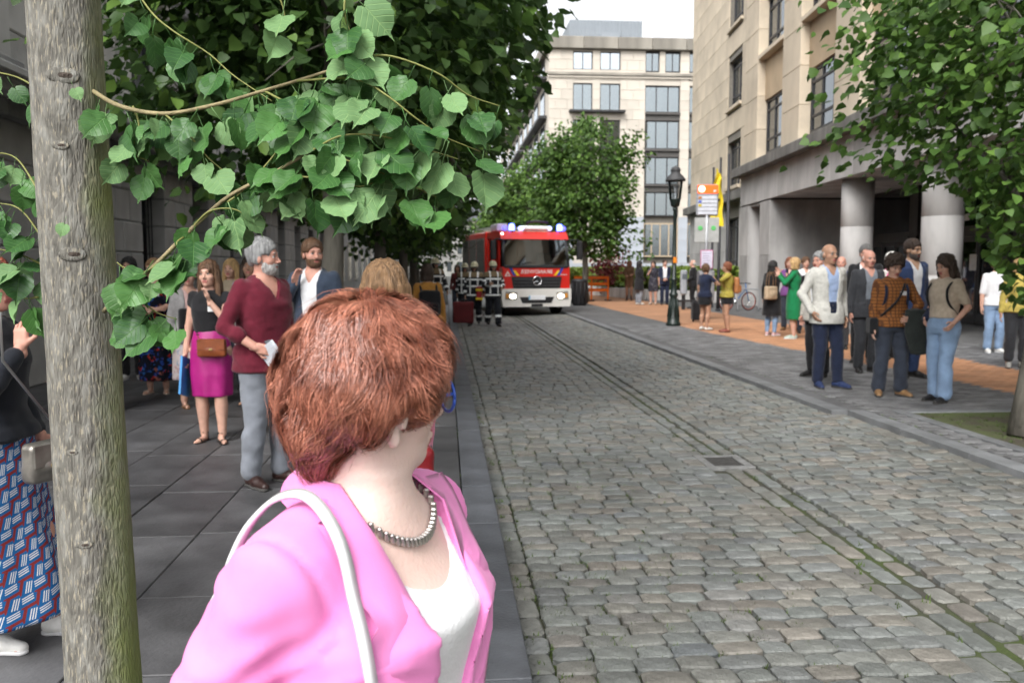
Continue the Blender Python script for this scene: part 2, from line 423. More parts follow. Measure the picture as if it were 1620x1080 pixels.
tag(pg.build('grey_pavers', M_pav, rp), kind='stuff'); tag(pt_.build('tan_pavers', M_tan, rp), kind='stuff')
poly = [(interp(near_e, q), q) for q in (24, 32, 45, 70)] + [(interp(far_e, q), q) for q in (70, 45, 32, 24)]
MB().add([(a, b, -.006) for a, b in poly], [tuple(range(len(poly)))]).build('tan_band', brick_mat('tan_pavers_far', (.46, .24, .13), (.4, .2, .105), (.3, .17, .1), .2, .1), rp)
M_kerb2 = mat('grey_kerb_stone', (.17, .175, .18), .65, scale=4, var=.25, bump=.25, bscale=50, rnd=.12)
stain(M_kerb2, .9, .72, 1.15)
y = 2.0
while y < 60:
    l = rs.choice((.9, 1.0, 1.1)); off = 0 if y < 8.9 else -.17
    o = link('kerbstone', slab_mesh(.18 if y < 8.9 else .2, l - .008, .2, M_kerb2, 'kerbstone_grey'), rp, (4.5 + off, y + l / 2, rs.uniform(-.002, .002))); o.name = 'kerbstone'; y += l
MB().add([(4.39, 9.0, -.006), (4.64, 9.0, -.006), (4.64, 60, -.006), (4.39, 60, -.006)], [(0, 1, 2, 3)]).build('kerb_setback', M_pav, rp)
pe = MB()
for (a, b, c, d) in ((PIT[0] - .12, PIT[0], PIT[2] - .12, PIT[3] + .12), (PIT[1], PIT[1] + .12, PIT[2] - .12, PIT[3] + .12)): MB().box(a, b, c, d, -.1, .012, 0, .006).build('pit_edging', M_kerb2, rp)
for (c, d) in ((PIT[2] - .12, PIT[2]), (PIT[3], PIT[3] + .12)): MB().box(PIT[0] + .001, PIT[1] - .001, c, d, -.1, .012, 0, .006).build('pit_edging', M_kerb2, rp)
soil = MB().add([(PIT[0], PIT[2], -.004), (PIT[1], PIT[2], -.004), (PIT[1], PIT[3], -.004), (PIT[0], PIT[3], -.004)], [(0, 1, 2, 3)]).build('pit_soil', mat('pit_soil', (.06, .05, .035), .95, scale=2.6, col2=(.075, .095, .03), bump=.8, bscale=40), rp)

# ---- drain grate in the channel
M_iron = mat('cast_iron', (.06, .058, .055), .6, scale=20, var=.3, metal=.5, bump=.2)
g = thing('drain_grate', 'slotted cast iron drain grate set in the cobbled channel', 'drain grate', ((GR[0] + GR[1]) / 2, (GR[2] + GR[3]) / 2, ROAD_Z))
gw, gd = (GR[1] - GR[0]) / 2, (GR[3] - GR[2]) / 2
f = MB()
f.box(-gw, -gw + .07, -gd, gd, -.06, .0, 0, .005); f.box(gw - .07, gw, -gd, gd, -.06, 0, 0, .005)
f.box(-gw + .07, gw - .07, -gd, -gd + .07, -.06, -.002, 0, .005); f.box(-gw + .07, gw - .07, gd - .07, gd, -.06, -.002, 0, .005)
f.build('frame', mat('grate_surround', (.2, .2, .195), .7, scale=10, var=.3, bump=.3), g)
for k in range(9):
    yy = -gd + .085 + k * (2 * gd - .17) / 8
    MB().box(-gw + .07, gw - .07, yy - .016, yy + .016, -.05, -.006, 0, .004).build('bar', M_iron, g)

# ---- moss and weeds in the joints, fallen leaves
M_moss = mat('moss', (.06, .095, .02), .9, scale=12, var=.4, rnd=.2, island=True)
mp_ = Pile()
def tuft(x, y, z, n, h):
    for _ in range(n):
        a = rs.uniform(0, 6.28); b = rs.uniform(0, 6.28); r = rs.uniform(0, .03); hh = h * rs.uniform(.4, 1); w = .004
        px, py = x + r * math.cos(b), y + r * math.sin(b); dx, dy = math.cos(a), math.sin(a)
        mp_.add([(-dy * w, dx * w, 0), (dy * w, -dx * w, 0), (dx * hh * .6, dy * hh * .6, hh)], [(0, 1, 2)], (px, py, z))
for _ in range(150): tuft(rs.uniform(.33, .37) if rs.random() < .5 else rs.choice((.1, .1, .11)), 2.9 + 9 * rs.random() ** 1.6, ROAD_Z - .01 if rs.random() < .5 else -.012, 6, .022)
for _ in range(900):
    x, y = .4 + abs(rs.gauss(0, .8)), 2.7 + 6 * rs.random() ** 1.4
    if .35 < x < 4.3: tuft(x, y, ROAD_Z - .016, 6, .03)
for _ in range(300): tuft(rs.uniform(PIT[0] + .05, PIT[1] - .05), rs.uniform(PIT[2] + .05, PIT[3] - .05), -.01, 8, .035)
for _ in range(120): tuft(4.63 + rs.gauss(0, .02), rs.uniform(7, 22), -.01, 5, .02)
tag(mp_.build('joint_moss', M_moss), 'green moss and small weeds growing in the joints of the paving', 'moss', kind='stuff')
# ================================================================ BUILDINGS
M_cream = mat('cream_stone', (.56, .48, .37), .8, scale=.7, var=.16, bump=.12, bscale=30, rnd=.07, stretch=(1, 1, .5))
M_tanst = mat('tan_stone', (.43, .33, .22), .8, scale=.8, var=.18, bump=.12, bscale=30, rnd=.08, stretch=(1, 1, .4))
M_grey = mat('grey_stone', (.43, .42, .41), .8, scale=.9, var=.3, bump=.15, bscale=25, rnd=.08, stretch=(1.5, 1.5, .35))
M_ledge = mat('weathered_ledge', (.15, .145, .135), .85, scale=1.2, var=.4, bump=.2, bscale=20, stretch=(1, 1, .4))
M_back = mat('joint_backing', (.2, .185, .16), .9)  # backing wall's own darker colour, seen in the gaps between panels
M_backg = mat('joint_grey', (.12, .12, .12), .9)
M_dark = mat('dark_metal', (.03, .03, .033), .45, spec=.5)
M_room = mat('room_interior', (.1, .1, .1), .9, scale=.6, var=.5)
M_blind = mat('window_blind', (.5, .52, .5), .85, scale=.8, var=.25)
G_win = glass('window_glass', (.45, .52, .52), .16)
G_teal = glass('teal_window_glass', (.4, .52, .52), .26)
G_dark = glass('door_glass', (.2, .21, .22), .05)

for _m in (M_cream, M_tanst, M_grey): stain(_m, .45, .8, 1.06)
BOX = {}
def piece(name, dims, m, parent, loc, rot=(0, 0, 0), bev=.008):
    """a block sharing its mesh with all blocks of its size; dims = full sizes, loc = centre"""
    k = (tuple(round(d, 3) for d in dims), m.name, bev)
    if k not in BOX:
        a, b, c = (d / 2 for d in dims); BOX[k] = MB().box(-a, a, -b, b, -c, c, 0, bev).mesh(name, m)
    return link(name, BOX[k], parent, loc, rot)
def window(parent, x0, x1, y, z0, z1, pane=G_win, nv=1, trans=(), fr=.07, deep=.12, blind=None, fmat=None, name='window', room=True, roomd=.9):
    """window in a wall whose outside faces local +y; y is the glass plane. frame part with pane, blind and reveal room behind"""
    fm = fmat or M_dark
    b = MB(); b.box(x0, x0 + fr, y - .05, y + .06, z0, z1); b.box(x1 - fr, x1, y - .05, y + .06, z0, z1)
    b.box(x0 + fr, x1 - fr, y - .05, y + .058, z0, z0 + fr); b.box(x0 + fr, x1 - fr, y - .05, y + .058, z1 - fr, z1)
    for i in range(nv):
        xx = x0 + (x1 - x0) * (i + 1) / (nv + 1); b.box(xx - fr * .45, xx + fr * .45, y - .045, y + .05, z0 + fr, z1 - fr)
    for t in trans:
        zz = z0 + (z1 - z0) * t; b.box(x0 + fr, x1 - fr, y - .04, y + .045, zz - fr * .45, zz + fr * .45)
    w = b.build(name, fm, parent)
    MB().box(x0 + fr * .5, x1 - fr * .5, y - .008, y + .004, z0 + fr * .5, z1 - fr * .5).build('pane', pane, w)
    if room:
        r = MB(); ya = y - roomd
        r.add([(x0, ya, z0), (x1, ya, z0), (x1, ya, z1), (x0, ya, z1), (x0, y - .06, z0), (x1, y - .06, z0), (x1, y - .06, z1), (x0, y - .06, z1)], [(0, 1, 2, 3), (0, 4, 5, 1), (3, 2, 6, 7), (0, 3, 7, 4), (1, 5, 6, 2)])
        r.build('room', M_room, w)
    if blind:
        MB().box(x0 + (x1 - x0) * blind[0], x0 + (x1 - x0) * blind[1], y - .2, y - .17, z0 + fr + (z1 - z0) * blind[2], z1 - fr).build('blind', M_blind, w)
    return w
def clad(parent, x0, x1, y, z0, z1, pw, ph, m, holes=(), th=.05, gap=.012, stagger=.5, name='stone_panel'):
    """panels on a wall facing local +y, cut back where a hole (x0,x1,z0,z1) is"""
    nz = max(1, round((z1 - z0) / ph)); hz = (z1 - z0) / nz
    for r in range(nz):
        za, zb = z0 + r * hz, z0 + (r + 1) * hz
        segs = [(x0, x1)]
        for h in holes:
            if h[2] < zb - .03 and h[3] > za + .03:
                ns = []
                for a, b in segs:
                    if h[1] <= a or h[0] >= b: ns.append((a, b)); continue
                    if h[0] > a: ns.append((a, h[0]))
                    if h[1] < b: ns.append((h[1], b))
                segs = ns
        for a, b in segs:
            if b - a < .04: continue
            n = max(1, round((b - a) / pw)); cuts = [a + (b - a) * i / n for i in range(n + 1)]
            if n > 1 and r % 2 and stagger: cuts = [a] + [c + (b - a) / n * stagger for c in cuts[:-1]] + [b]
            for c0, c1 in zip(cuts, cuts[1:]):
                if c1 - c0 > .03: piece(name, (round(c1 - c0 - gap, 2), th, round(hz - gap, 3)), m, parent, ((c0 + c1) / 2, y + th / 2 + rs.uniform(-.003, .003), (za + zb) / 2), bev=.006)

# ---------------- right: stone office building with a columned porch
rb = thing('office_building', 'cream and grey stone office building with columned entrance porch on the right', 'building', (12.45, 34.14, 0), math.atan2(.9962, .0868))
S0, S1 = -30.0, 2.0
core = MB()
core.box(S0, S1, -9, -.52, 5.78, 18.4)                    # upper mass behind the bays
core.box(S0, S1 - .05, -9, -3.3, 0, 5.78)                 # behind the porch
core.box(-2.35, S1, -3.3, -.06, 4.15, 5.4)
core.box(S0, -2.35, -3.3, -.06, 4.3, 5.4)
core.box(S1, 19.35, -9, -1.9, 0, 18.4)
core.build('core_wall', M_backg, rb)
MB().box(S0, -2.6, -3.29, -.02, 4.2, 4.297).build('porch_ceiling', M_grey, rb)
# end pier with side door
clad(rb, .65, S1, -.06, 0, 4.15, 1.4, 2.0, M_grey); clad(rb, -2.4, -1.03, -.06, 0, 4.15, 1.4, 2.0, M_grey)
MB().box(.652, S1 - .002, -3.2, -.07, 0, 4.15).box(-2.395, -1.035, -3.2, -.07, 0, 4.15).box(-1.03, .65, -3.2, -.08, 4.08, 4.15).build('pier_core', M_grey, rb)
d = MB().box(-1.03, .65, -.62, -.55, 0, 4.08).build('side_door', M_dark, rb)
MB().box(-.9, .5, -.55, -.53, .3, 3.0).build('door_panel', mat('dark_door_panel', (.055, .055, .06), .4), d)
# entablature, ledge
x = S0
while x < S1 - .1:
    x2 = min(S1, x + 1.78); piece('frieze_panel', (round(x2 - x - .012, 3), .06, 1.2), M_grey, rb, ((x + x2) / 2, -.03, 4.8)); x = x2
x = S0
while x < S1 + .3:
    x2 = min(S1 + .32, x + 2.6); piece('ledge_block', (round(x2 - x - .012, 3), 1.0, .38), M_ledge, rb, ((x + x2) / 2, -.15, 5.592), bev=.02); x = x2
# columns and porch back wall
for s in (-9.3, -14.5, -19.7, -24.9):
    c = MB(); prof = [(.46, 0), (.46, 1.38), (.448, 1.39), (.46, 1.4), (.46, 2.78), (.448, 2.79), (.46, 2.8), (.46, 4.2)]
    c.lathe(prof, 28, (s, -.62, 0)).build('column', M_grey, rb)
for i, s in enumerate((-2.6, -7.8, -13.0, -18.2, -23.4)):
    d = MB(); a, b = s - 5.0, s - .1
    d.box(a, b, -3.28, -3.2, 2.6, 4.19); d.box(a, a + .5, -3.27, -3.17, 0, 2.6); d.box(b - .5, b, -3.27, -3.17, 0, 2.6)
    d.box(a + .5, b - .5, -3.27, -3.14, 2.45, 2.6)
    p = d.build('entrance_screen', mat('bronze_screen', (.045, .043, .042), .45, scale=3, var=.3), rb)
    w0 = (b - a - 1.0) / 4
    for k in range(4):
        q = a + .5 + k * w0
        lf = MB().box(q + .02, q + .1, -3.24, -3.17, .02, 2.44).box(q + w0 - .1, q + w0 - .02, -3.24, -3.17, .02, 2.44).box(q + .1, q + w0 - .1, -3.24, -3.172, .02, .3).box(q + .1, q + w0 - .1, -3.24, -3.172, 2.3, 2.44).build('door_leaf', M_dark, p)
        MB().box(q + .1, q + w0 - .1, -3.215, -3.205, .3, 2.3).build('pane', G_dark, lf)
    MB().box(a + .6, b - .6, -3.199, -3.19, 2.75, 4.05).build('upper_pane', G_dark, p)
    MB().box(a + 1.1 + .4 * (i % 2), a + 1.45 + .4 * (i % 2), -3.165, -3.15, 1.5, 1.95).build('notice', mat('paper', (.75, .75, .72), .8), p)
    if i == 1: MB().box(a + 1.9, a + 2.7, -3.135, -3.12, 2.9, 3.08).build('sign_strip', MATS['paper'], p)
# upper floors: piers, spandrels, windows
PC = [.65 - 5.2 * k for k in range(7)]
FL = [6.1, 10.0, 13.9]
for c in PC:
    z = 5.78
    a, b = c - .98, min(c + .98, S1)
    while z < 18.3:
        h = 1.3; piece('pier_block', (round(b - a, 3), .62, h - .01), M_cream, rb, ((a + b) / 2, -.31, z + h / 2), bev=.012); z += h
for c0, c1 in zip(PC[1:], PC[:-1]):
    a, b = c0 + .98, c1 - .98
    for fi, z in enumerate(FL):
        if fi == 0:
            MB().box(a, b, -.5, -.35, 5.79, z - .003).build('apron', M_tanst, rb)
        window(rb, a + .02, b - .02, -.44, z, z + 2.1, nv=2, trans=(.26, .8), fr=.09, blind=((.05, .34, 0) if fi == 0 else (.4, .95, 0) if fi % 2 else None))
        sp = MB().box(a, b, -.5, -.3, z + 2.105, z + 3.68).build('spandrel', M_tanst, rb)
        piece('sill', (round(b - a - .01, 3), .5, .16), M_cream, rb, ((a + b) / 2, -.24, z + 3.77), bev=.01)
# the set-back wing
WY = -1.36
wz = [(1.2, 4.1), (5.7, 8.0), (9.7, 12.1), (13.7, 16.0)]
hol = [(7.3, 10.1, a, b) for a, b in wz] + [(2.2, 5.0, a, b) for a, b in wz]
clad(rb, 2.0, 19.4, WY, 0, 4.85, 2.2, 1.2, M_grey, hol, .06)
clad(rb, 2.0, 19.4, WY, 5.36, 18.4, 1.9, 1.0, M_cream, hol, .06)
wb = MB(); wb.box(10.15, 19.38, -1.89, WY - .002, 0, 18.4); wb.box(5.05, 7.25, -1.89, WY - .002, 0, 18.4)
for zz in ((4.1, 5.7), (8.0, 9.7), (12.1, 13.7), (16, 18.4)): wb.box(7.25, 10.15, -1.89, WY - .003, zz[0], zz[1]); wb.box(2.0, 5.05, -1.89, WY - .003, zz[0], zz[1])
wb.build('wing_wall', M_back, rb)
for a, b in wz:
    window(rb, 7.3, 10.1, WY - .25, a, b, nv=1, trans=(.24, .85), fr=.09, room=False, pane=G_win, blind=None); window(rb, 2.2, 5.0, WY - .25, a, b, nv=1, trans=(.25,), room=False)
    if a > 3: piece('sill', (2.9, .34, .16), M_cream, rb, (8.7, WY + .02, a - .09)); 
x = 2.05
while x < 19.3:
    x2 = min(19.6, x + 2.2); piece('ledge_block', (round(x2 - x - .012, 3), .8, .44), M_ledge, rb, ((x + x2) / 2, WY + .1, 5.1), bev=.02); x = x2
MB().box(19.36, 19.42, -9, WY + .05, 0, 18.4).build('end_wall', M_cream, rb)

# ---------------- middle: pale block beyond the hedge
mb = thing('corner_office_block', 'pale stone six storey office block beyond the hedge with metal penthouse on its roof', 'building', (9.0, 75.0, 0), math.pi)
# rotated by pi: local x runs to the left (world -x), local +y faces the camera
LX = lambda X: 9.0 - X
def rect(a, b): return (LX(b), LX(a))
M_pale = mat('pale_stone', (.57, .52, .45), .8, scale=.25, var=.08, rnd=.06, bump=.05)
stain(M_pale, .25, .88, 1.05); M_blue = mat('bluegrey_granite', (.4, .43, .47), .7, scale=.4, var=.1, rnd=.05)
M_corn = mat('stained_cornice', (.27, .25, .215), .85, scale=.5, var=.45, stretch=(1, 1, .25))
XR = 33.0
c = MB()
c.box(LX(XR), LX(9.06), -24, -.6, 0, 20.4); c.build('core_wall', M_back, mb)
rows = [(18.75, 20.3), (15.3, 17.6), (12.15, 14.5), (9.0, 11.4), (6.7, 8.4)]
holes = []
for z0, z1 in rows:
    for a, b in ((11.13, 12.85), (13.5, 15.3)): holes.append((*rect(a, b), z0, z1))
topbays = [(17.5, 18.75), (19.25, 20.6), (21.4, 22.6), (23.2, 24.6), (25.5, 27), (28, 29.5)]
for a, b in topbays: holes.append((*rect(a, b), 18.65, 20.35))
colbays = [(17.5, 20.62), (21.45, 24.6), (25.4, 28.5)]
for a, b in colbays: holes.append((*rect(a, b), 6.2, 17.5)); holes.append((*rect(a, b), 2.6, 5.6))
holes += [(*rect(11.2, 15.2), 2.8, 5.4)]
clad(mb, LX(XR), LX(9.0), -.05, 6.1, 20.42, 1.25, .82, M_pale, holes, .05, .02)
clad(mb, LX(XR), LX(9.0), -.05, 0, 6.1, 1.6, 1.0, M_blue, holes, .05, .02)
wl_ = MB()                                               # wall behind the panels, pierced by the openings: strips between holes
def strip(x0, x1, z0, z1): wl_.box(x0, x1, -.58, -.052, z0, z1)
strip(LX(11.13), LX(9.06), 0, 20.4); strip(LX(13.5), LX(12.85), 0, 20.4); strip(LX(17.5), LX(15.3), 0, 20.4)
for (a, b) in ((20.62, 21.45), (24.6, 25.4), (28.5, XR)): strip(LX(b), LX(a), 0, 18.6)
for a, b in ((11.13, 12.85), (13.5, 15.3)):
    zz = [0] + [v for r in rows[::-1] for v in r] + [20.4]
    for q in range(0, len(zz), 2): strip(LX(b), LX(a), zz[q] + (.003 if q else 0), zz[q + 1])
strip(LX(XR), LX(17.5), 17.5, 18.6)
for (a, b) in ((18.75, 19.25), (20.6, 21.4), (22.6, 23.2), (24.6, 25.5)): strip(LX(b), LX(a), 18.6, 20.4)
wl_.build('wall', M_pale, mb)
bl = random.Random(3)
for z0, z1 in rows:
    for k, (a, b) in enumerate(((11.13, 12.85), (13.5, 15.3))):
        x0, x1 = rect(a, b); window(mb, x0, x1, -.25, z0, z1, G_teal if z0 < 18 else glass('sky_window_glass', (.3, .42, .5), .5), nv=1, fr=.08, room=True, roomd=.3, blind=(0.0, .55, 0) if bl.random() < .6 else None)
for z in (15.15, 12.0, 8.9):
    piece('balcony_slab', (4.9, .7, .16), M_dark, mb, (LX(13.2), .3, z), bev=.01)
for k, (a, b) in enumerate(topbays[:4]):
    x0, x1 = rect(a, b); window(mb, x0, x1, -.25, 18.68, 20.33, G_teal, nv=1, fr=.08, roomd=.3)
for a, b in colbays:
    x0, x1 = rect(a, b)
    for z0, z1 in ((15.2, 17.48), (12.05, 14.5), (8.95, 11.35), (6.2, 8.3)):
        w = window(mb, x0, x1, -.3, z0, z1, G_teal, nv=2, fr=.09, roomd=.28, blind=(bl.choice((0, .34)), bl.choice((.66, 1.0, .33)) if True else 1, 0))
    for z0, z1 in ((14.5, 15.2), (11.35, 12.05), (8.3, 8.95)):
        MB().box(x0, x1, -.4, -.1, z0, z1 - .002).box(x0, x1, -.1, .1, z0 + .5, z1 - .004).build('spandrel_band', mat('dark_band', (.09, .085, .08), .7), mb)
    window(mb, x0, x1, -.3, 2.6, 5.58, G_teal, nv=3, fr=.12, roomd=.28, fmat=mat('tan_frame', (.45, .36, .25), .6))
x0, x1 = rect(11.2, 15.2); window(mb, x0, x1, -.3, 2.8, 5.4, G_teal, nv=3, fr=.12, fmat=MATS['tan_frame'], roomd=.28)
# string course, cornice, penthouse
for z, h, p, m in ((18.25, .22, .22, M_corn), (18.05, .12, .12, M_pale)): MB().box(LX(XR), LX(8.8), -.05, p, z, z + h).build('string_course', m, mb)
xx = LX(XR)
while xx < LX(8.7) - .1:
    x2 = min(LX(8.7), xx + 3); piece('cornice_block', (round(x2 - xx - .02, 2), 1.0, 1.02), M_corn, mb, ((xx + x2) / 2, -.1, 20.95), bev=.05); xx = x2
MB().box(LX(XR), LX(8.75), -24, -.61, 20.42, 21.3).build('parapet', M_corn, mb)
ph = MB(); ph.box(LX(17.4), LX(11.0), -7, -1.2, 21.3, 23.25)
p = ph.build('penthouse', mat('ribbed_metal', (.26, .29, .32), .6, scale=2, var=.05), mb)
for k in range(22): piece('metal_rib', (.07, .06, 1.85), MATS['ribbed_metal'], p, (LX(17.3) + k * .295, -1.17, 22.3), bev=.01)
MB().box(LX(15.4), LX(13.7), -1.14, -.95, 21.3, 22.2).build('vent_box', MATS['ribbed_metal'], p)
# side along the street
sw = MB(); sw.box(LX(9.06), LX(9.02), -65, -.06, 0, 20.4); sw.build('side_wall', M_pale, mb)
MB().box(LX(9.02), LX(8.6), -65, -.2, 20.3, 21.4).build('side_cornice', M_corn, mb)
for z0, z1 in [(18.7, 20.2), (15.3, 17.6), (12.15, 14.5), (9.0, 11.4), (5.2, 8.0)]:
    for k in range(11):
        ya = -3 - k * 5.6
        fr_ = MB().box(LX(9.02), LX(8.96), ya - 3.2, ya, z0, z1).build('window', M_dark, mb)
        for j in (0, 1): MB().box(LX(8.96), LX(8.95), ya - 3.1 + j * 1.55, ya - 1.62 + j * 1.55, z0 + .08, z1 - .08).build('pane', G_teal, fr_)
    for ya, yb in ((-1.5, -22), (-24, -44)): MB().box(LX(9.02), LX(8.3), yb, ya, z0 - .5, z0 - .25).build('balcony_slab', M_dark, mb)

# ---------------- left: old grey stone building along the pavement
lb = thing('stone_townhouse', 'grey rusticated stone building along the left pavement', 'building', (-5.48, 0, 0), -math.pi / 2)
# local x = -world Y ... rotated so that local +y faces the street (+X); local x = -Y
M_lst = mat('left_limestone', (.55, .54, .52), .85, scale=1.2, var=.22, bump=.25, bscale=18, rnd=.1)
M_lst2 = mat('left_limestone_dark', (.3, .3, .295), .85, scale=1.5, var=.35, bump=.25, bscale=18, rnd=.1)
LY = lambda Y: -Y
Y0, Y1 = 4.8, 43.2
MB().box(LY(Y1), LY(Y0), -8, -.65, 0, 15.5).build('core_wall', M_backg, lb)
bays = [Y0 + 3.2 * k for k in range(13)]
for k, yb in enumerate(bays[:-1]):
    pa, pb = yb, yb + 1.9                       # pier then opening 1.3 wide
    piece('plinth_block', (1.96, .62, .74), M_lst, lb, (LY((pa + pb) / 2), -.27, .37), bev=.015)
    for r in range(5):
        z0 = .76 + r * .54
        if r % 2: cuts = [(pa, pa + .62), (pa + .62, pb - .62), (pb - .62, pb)]
        else: cuts = [(pa, pa + .95), (pa + .95, pb)]
        for a, b in cuts: piece('ashlar_block', (round(b - a - .02, 3), .5, .525), M_lst, lb, (LY((a + b) / 2), -.32 + rs.uniform(-.004, .004), z0 + .27), bev=.022)
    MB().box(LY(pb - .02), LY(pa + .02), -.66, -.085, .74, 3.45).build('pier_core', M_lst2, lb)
    oa, ob = pb, yb + 3.2
    if k % 3 == 1:
        d = MB().box(LY(ob), LY(oa), -.64, -.56, 0, 3.42).build('door', mat('black_door', (.02, .021, .024), .4), lb)
        for q in (0, 1): MB().box(LY(ob) + .1 + q * .6, LY(ob) + .58 + q * .6, -.56, -.53, .25, 2.4).build('door_panel', MATS['black_door'], d)
    else:
        window(lb, LY(ob) + .002, LY(oa) - .002, -.5, 1.05, 3.1, G_win, nv=1, trans=(.7,), fr=.07, room=False, fmat=M_dark)
        for q in range(7): MB().tube([(LY(ob) + .12 + q * .18, -.3, 1.0), (LY(ob) + .12 + q * .18, -.3, 3.0)], .012, 6).build('window_bar', M_dark, lb)
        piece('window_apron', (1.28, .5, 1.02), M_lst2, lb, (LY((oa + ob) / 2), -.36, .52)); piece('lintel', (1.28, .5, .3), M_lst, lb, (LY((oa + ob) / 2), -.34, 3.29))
    # upper storeys
    for fz in (4.2, 8.2, 12.0):
        window(lb, LY(ob) - .25, LY(oa) + .15, -.42, fz, fz + 2.5, G_win, nv=1, trans=(.72,), fr=.08, room=False)
        for sgn, q in ((0, LY(ob) - .43), (1, LY(oa) + .33)): piece('window_surround', (.34, .3, 2.66), M_lst, lb, (q, -.26, fz + 1.25), bev=.02)
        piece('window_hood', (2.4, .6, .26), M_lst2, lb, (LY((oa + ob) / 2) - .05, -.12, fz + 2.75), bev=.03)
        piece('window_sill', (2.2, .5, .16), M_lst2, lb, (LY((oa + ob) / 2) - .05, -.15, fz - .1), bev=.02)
    for a in (0, 1, 2):
        for r in range(6): piece('ashlar_block', (.9, .3, .64), M_lst, lb, (LY(pa + .72), -.32, 4.0 + a * 3.95 + .33 + r * .655), bev=.02)
for q, (z, h, p) in enumerate(((3.44, .2, .12), (3.64, .18, .34), (3.82, .1, .5))):
    y = Y0
    while y < Y1 - .1: piece('cornice_block', (3.18, .66 + p, h), M_lst if q else M_lst2, lb, (LY(y + 1.6), -.33 + p / 2, z + h / 2), bev=.015); y += 3.2
for z in (7.85, 11.7, 15.4): MB().box(LY(Y1), LY(Y0), -.6, .25, z, z + .25).build('string_course', M_lst2, lb)

def plain_block(name, label, loc, rz, w, h, d, m, rows, cols, ww, wh, roof=None):
    t = thing(name, label, 'building', loc, rz)
    MB().box(-w / 2, w / 2, -d, 0, 0, h).build('wall', m, t)
    MB().box(-w / 2 - .3, w / 2 + .3, -d, .4, h, h + .7).build('cornice', M_corn, t)
    if roof: MB().prism([(-w / 2, h + .7), (-w / 2 + 2.5, h + 3.6), (w / 2 - 2.5, h + 3.6), (w / 2, h + .7)], -d, 0, 'y').build('roof', mat('slate', (.13, .14, .16), .7, var=.2), t)
    fh = h / rows
    for r in range(rows):
        for c_ in range(cols):
            x = -w / 2 + (c_ + .5) * w / cols; z = r * fh + fh * .28
            wo = MB().box(x - ww / 2 - .1, x + ww / 2 + .1, .0, .05, z - .1, z + wh + .1).build('window', mat('stone_trim', (.4, .38, .34), .8), t)
            MB().box(x - ww / 2, x + ww / 2, .05, .06, z, z + wh).build('pane', mat('far_pane', (.05, .06, .065), .15, spec=.6), wo)
    return t
plain_block('classical_building', 'old grey classical building closing the far end of the street', (4.0, 175, 0), math.pi, 26, 10.5, 12, mat('far_grey_stone', (.3, .3, .285), .85, scale=.4, var=.2), 3, 12, 1.0, 2.0, True)
plain_block('stone_house', 'small yellowish stone building low beside the grey one at the street end', (9.6, 150, 0), math.pi, 5, 7.0, 10, mat('far_yellow_stone', (.5, .43, .29), .85), 2, 3, .9, 1.7)
plain_block('terrace_building', 'grey terrace of town buildings behind the left row of trees', (-5.6, 100, 0), -math.pi / 2, 110, 13.5, 10, mat('far_terrace_stone', (.3, .3, .3), .85, scale=.3, var=.25), 4, 30, 1.4, 2.0)
plain_block('office_terrace', 'tan stone building after the pale block on the right far side', (12.0, 190, 0), math.pi / 2, 90, 15.0, 10, mat('far_tan_stone', (.45, .39, .3), .85, scale=.3, var=.2), 5, 22, 1.6, 1.9)
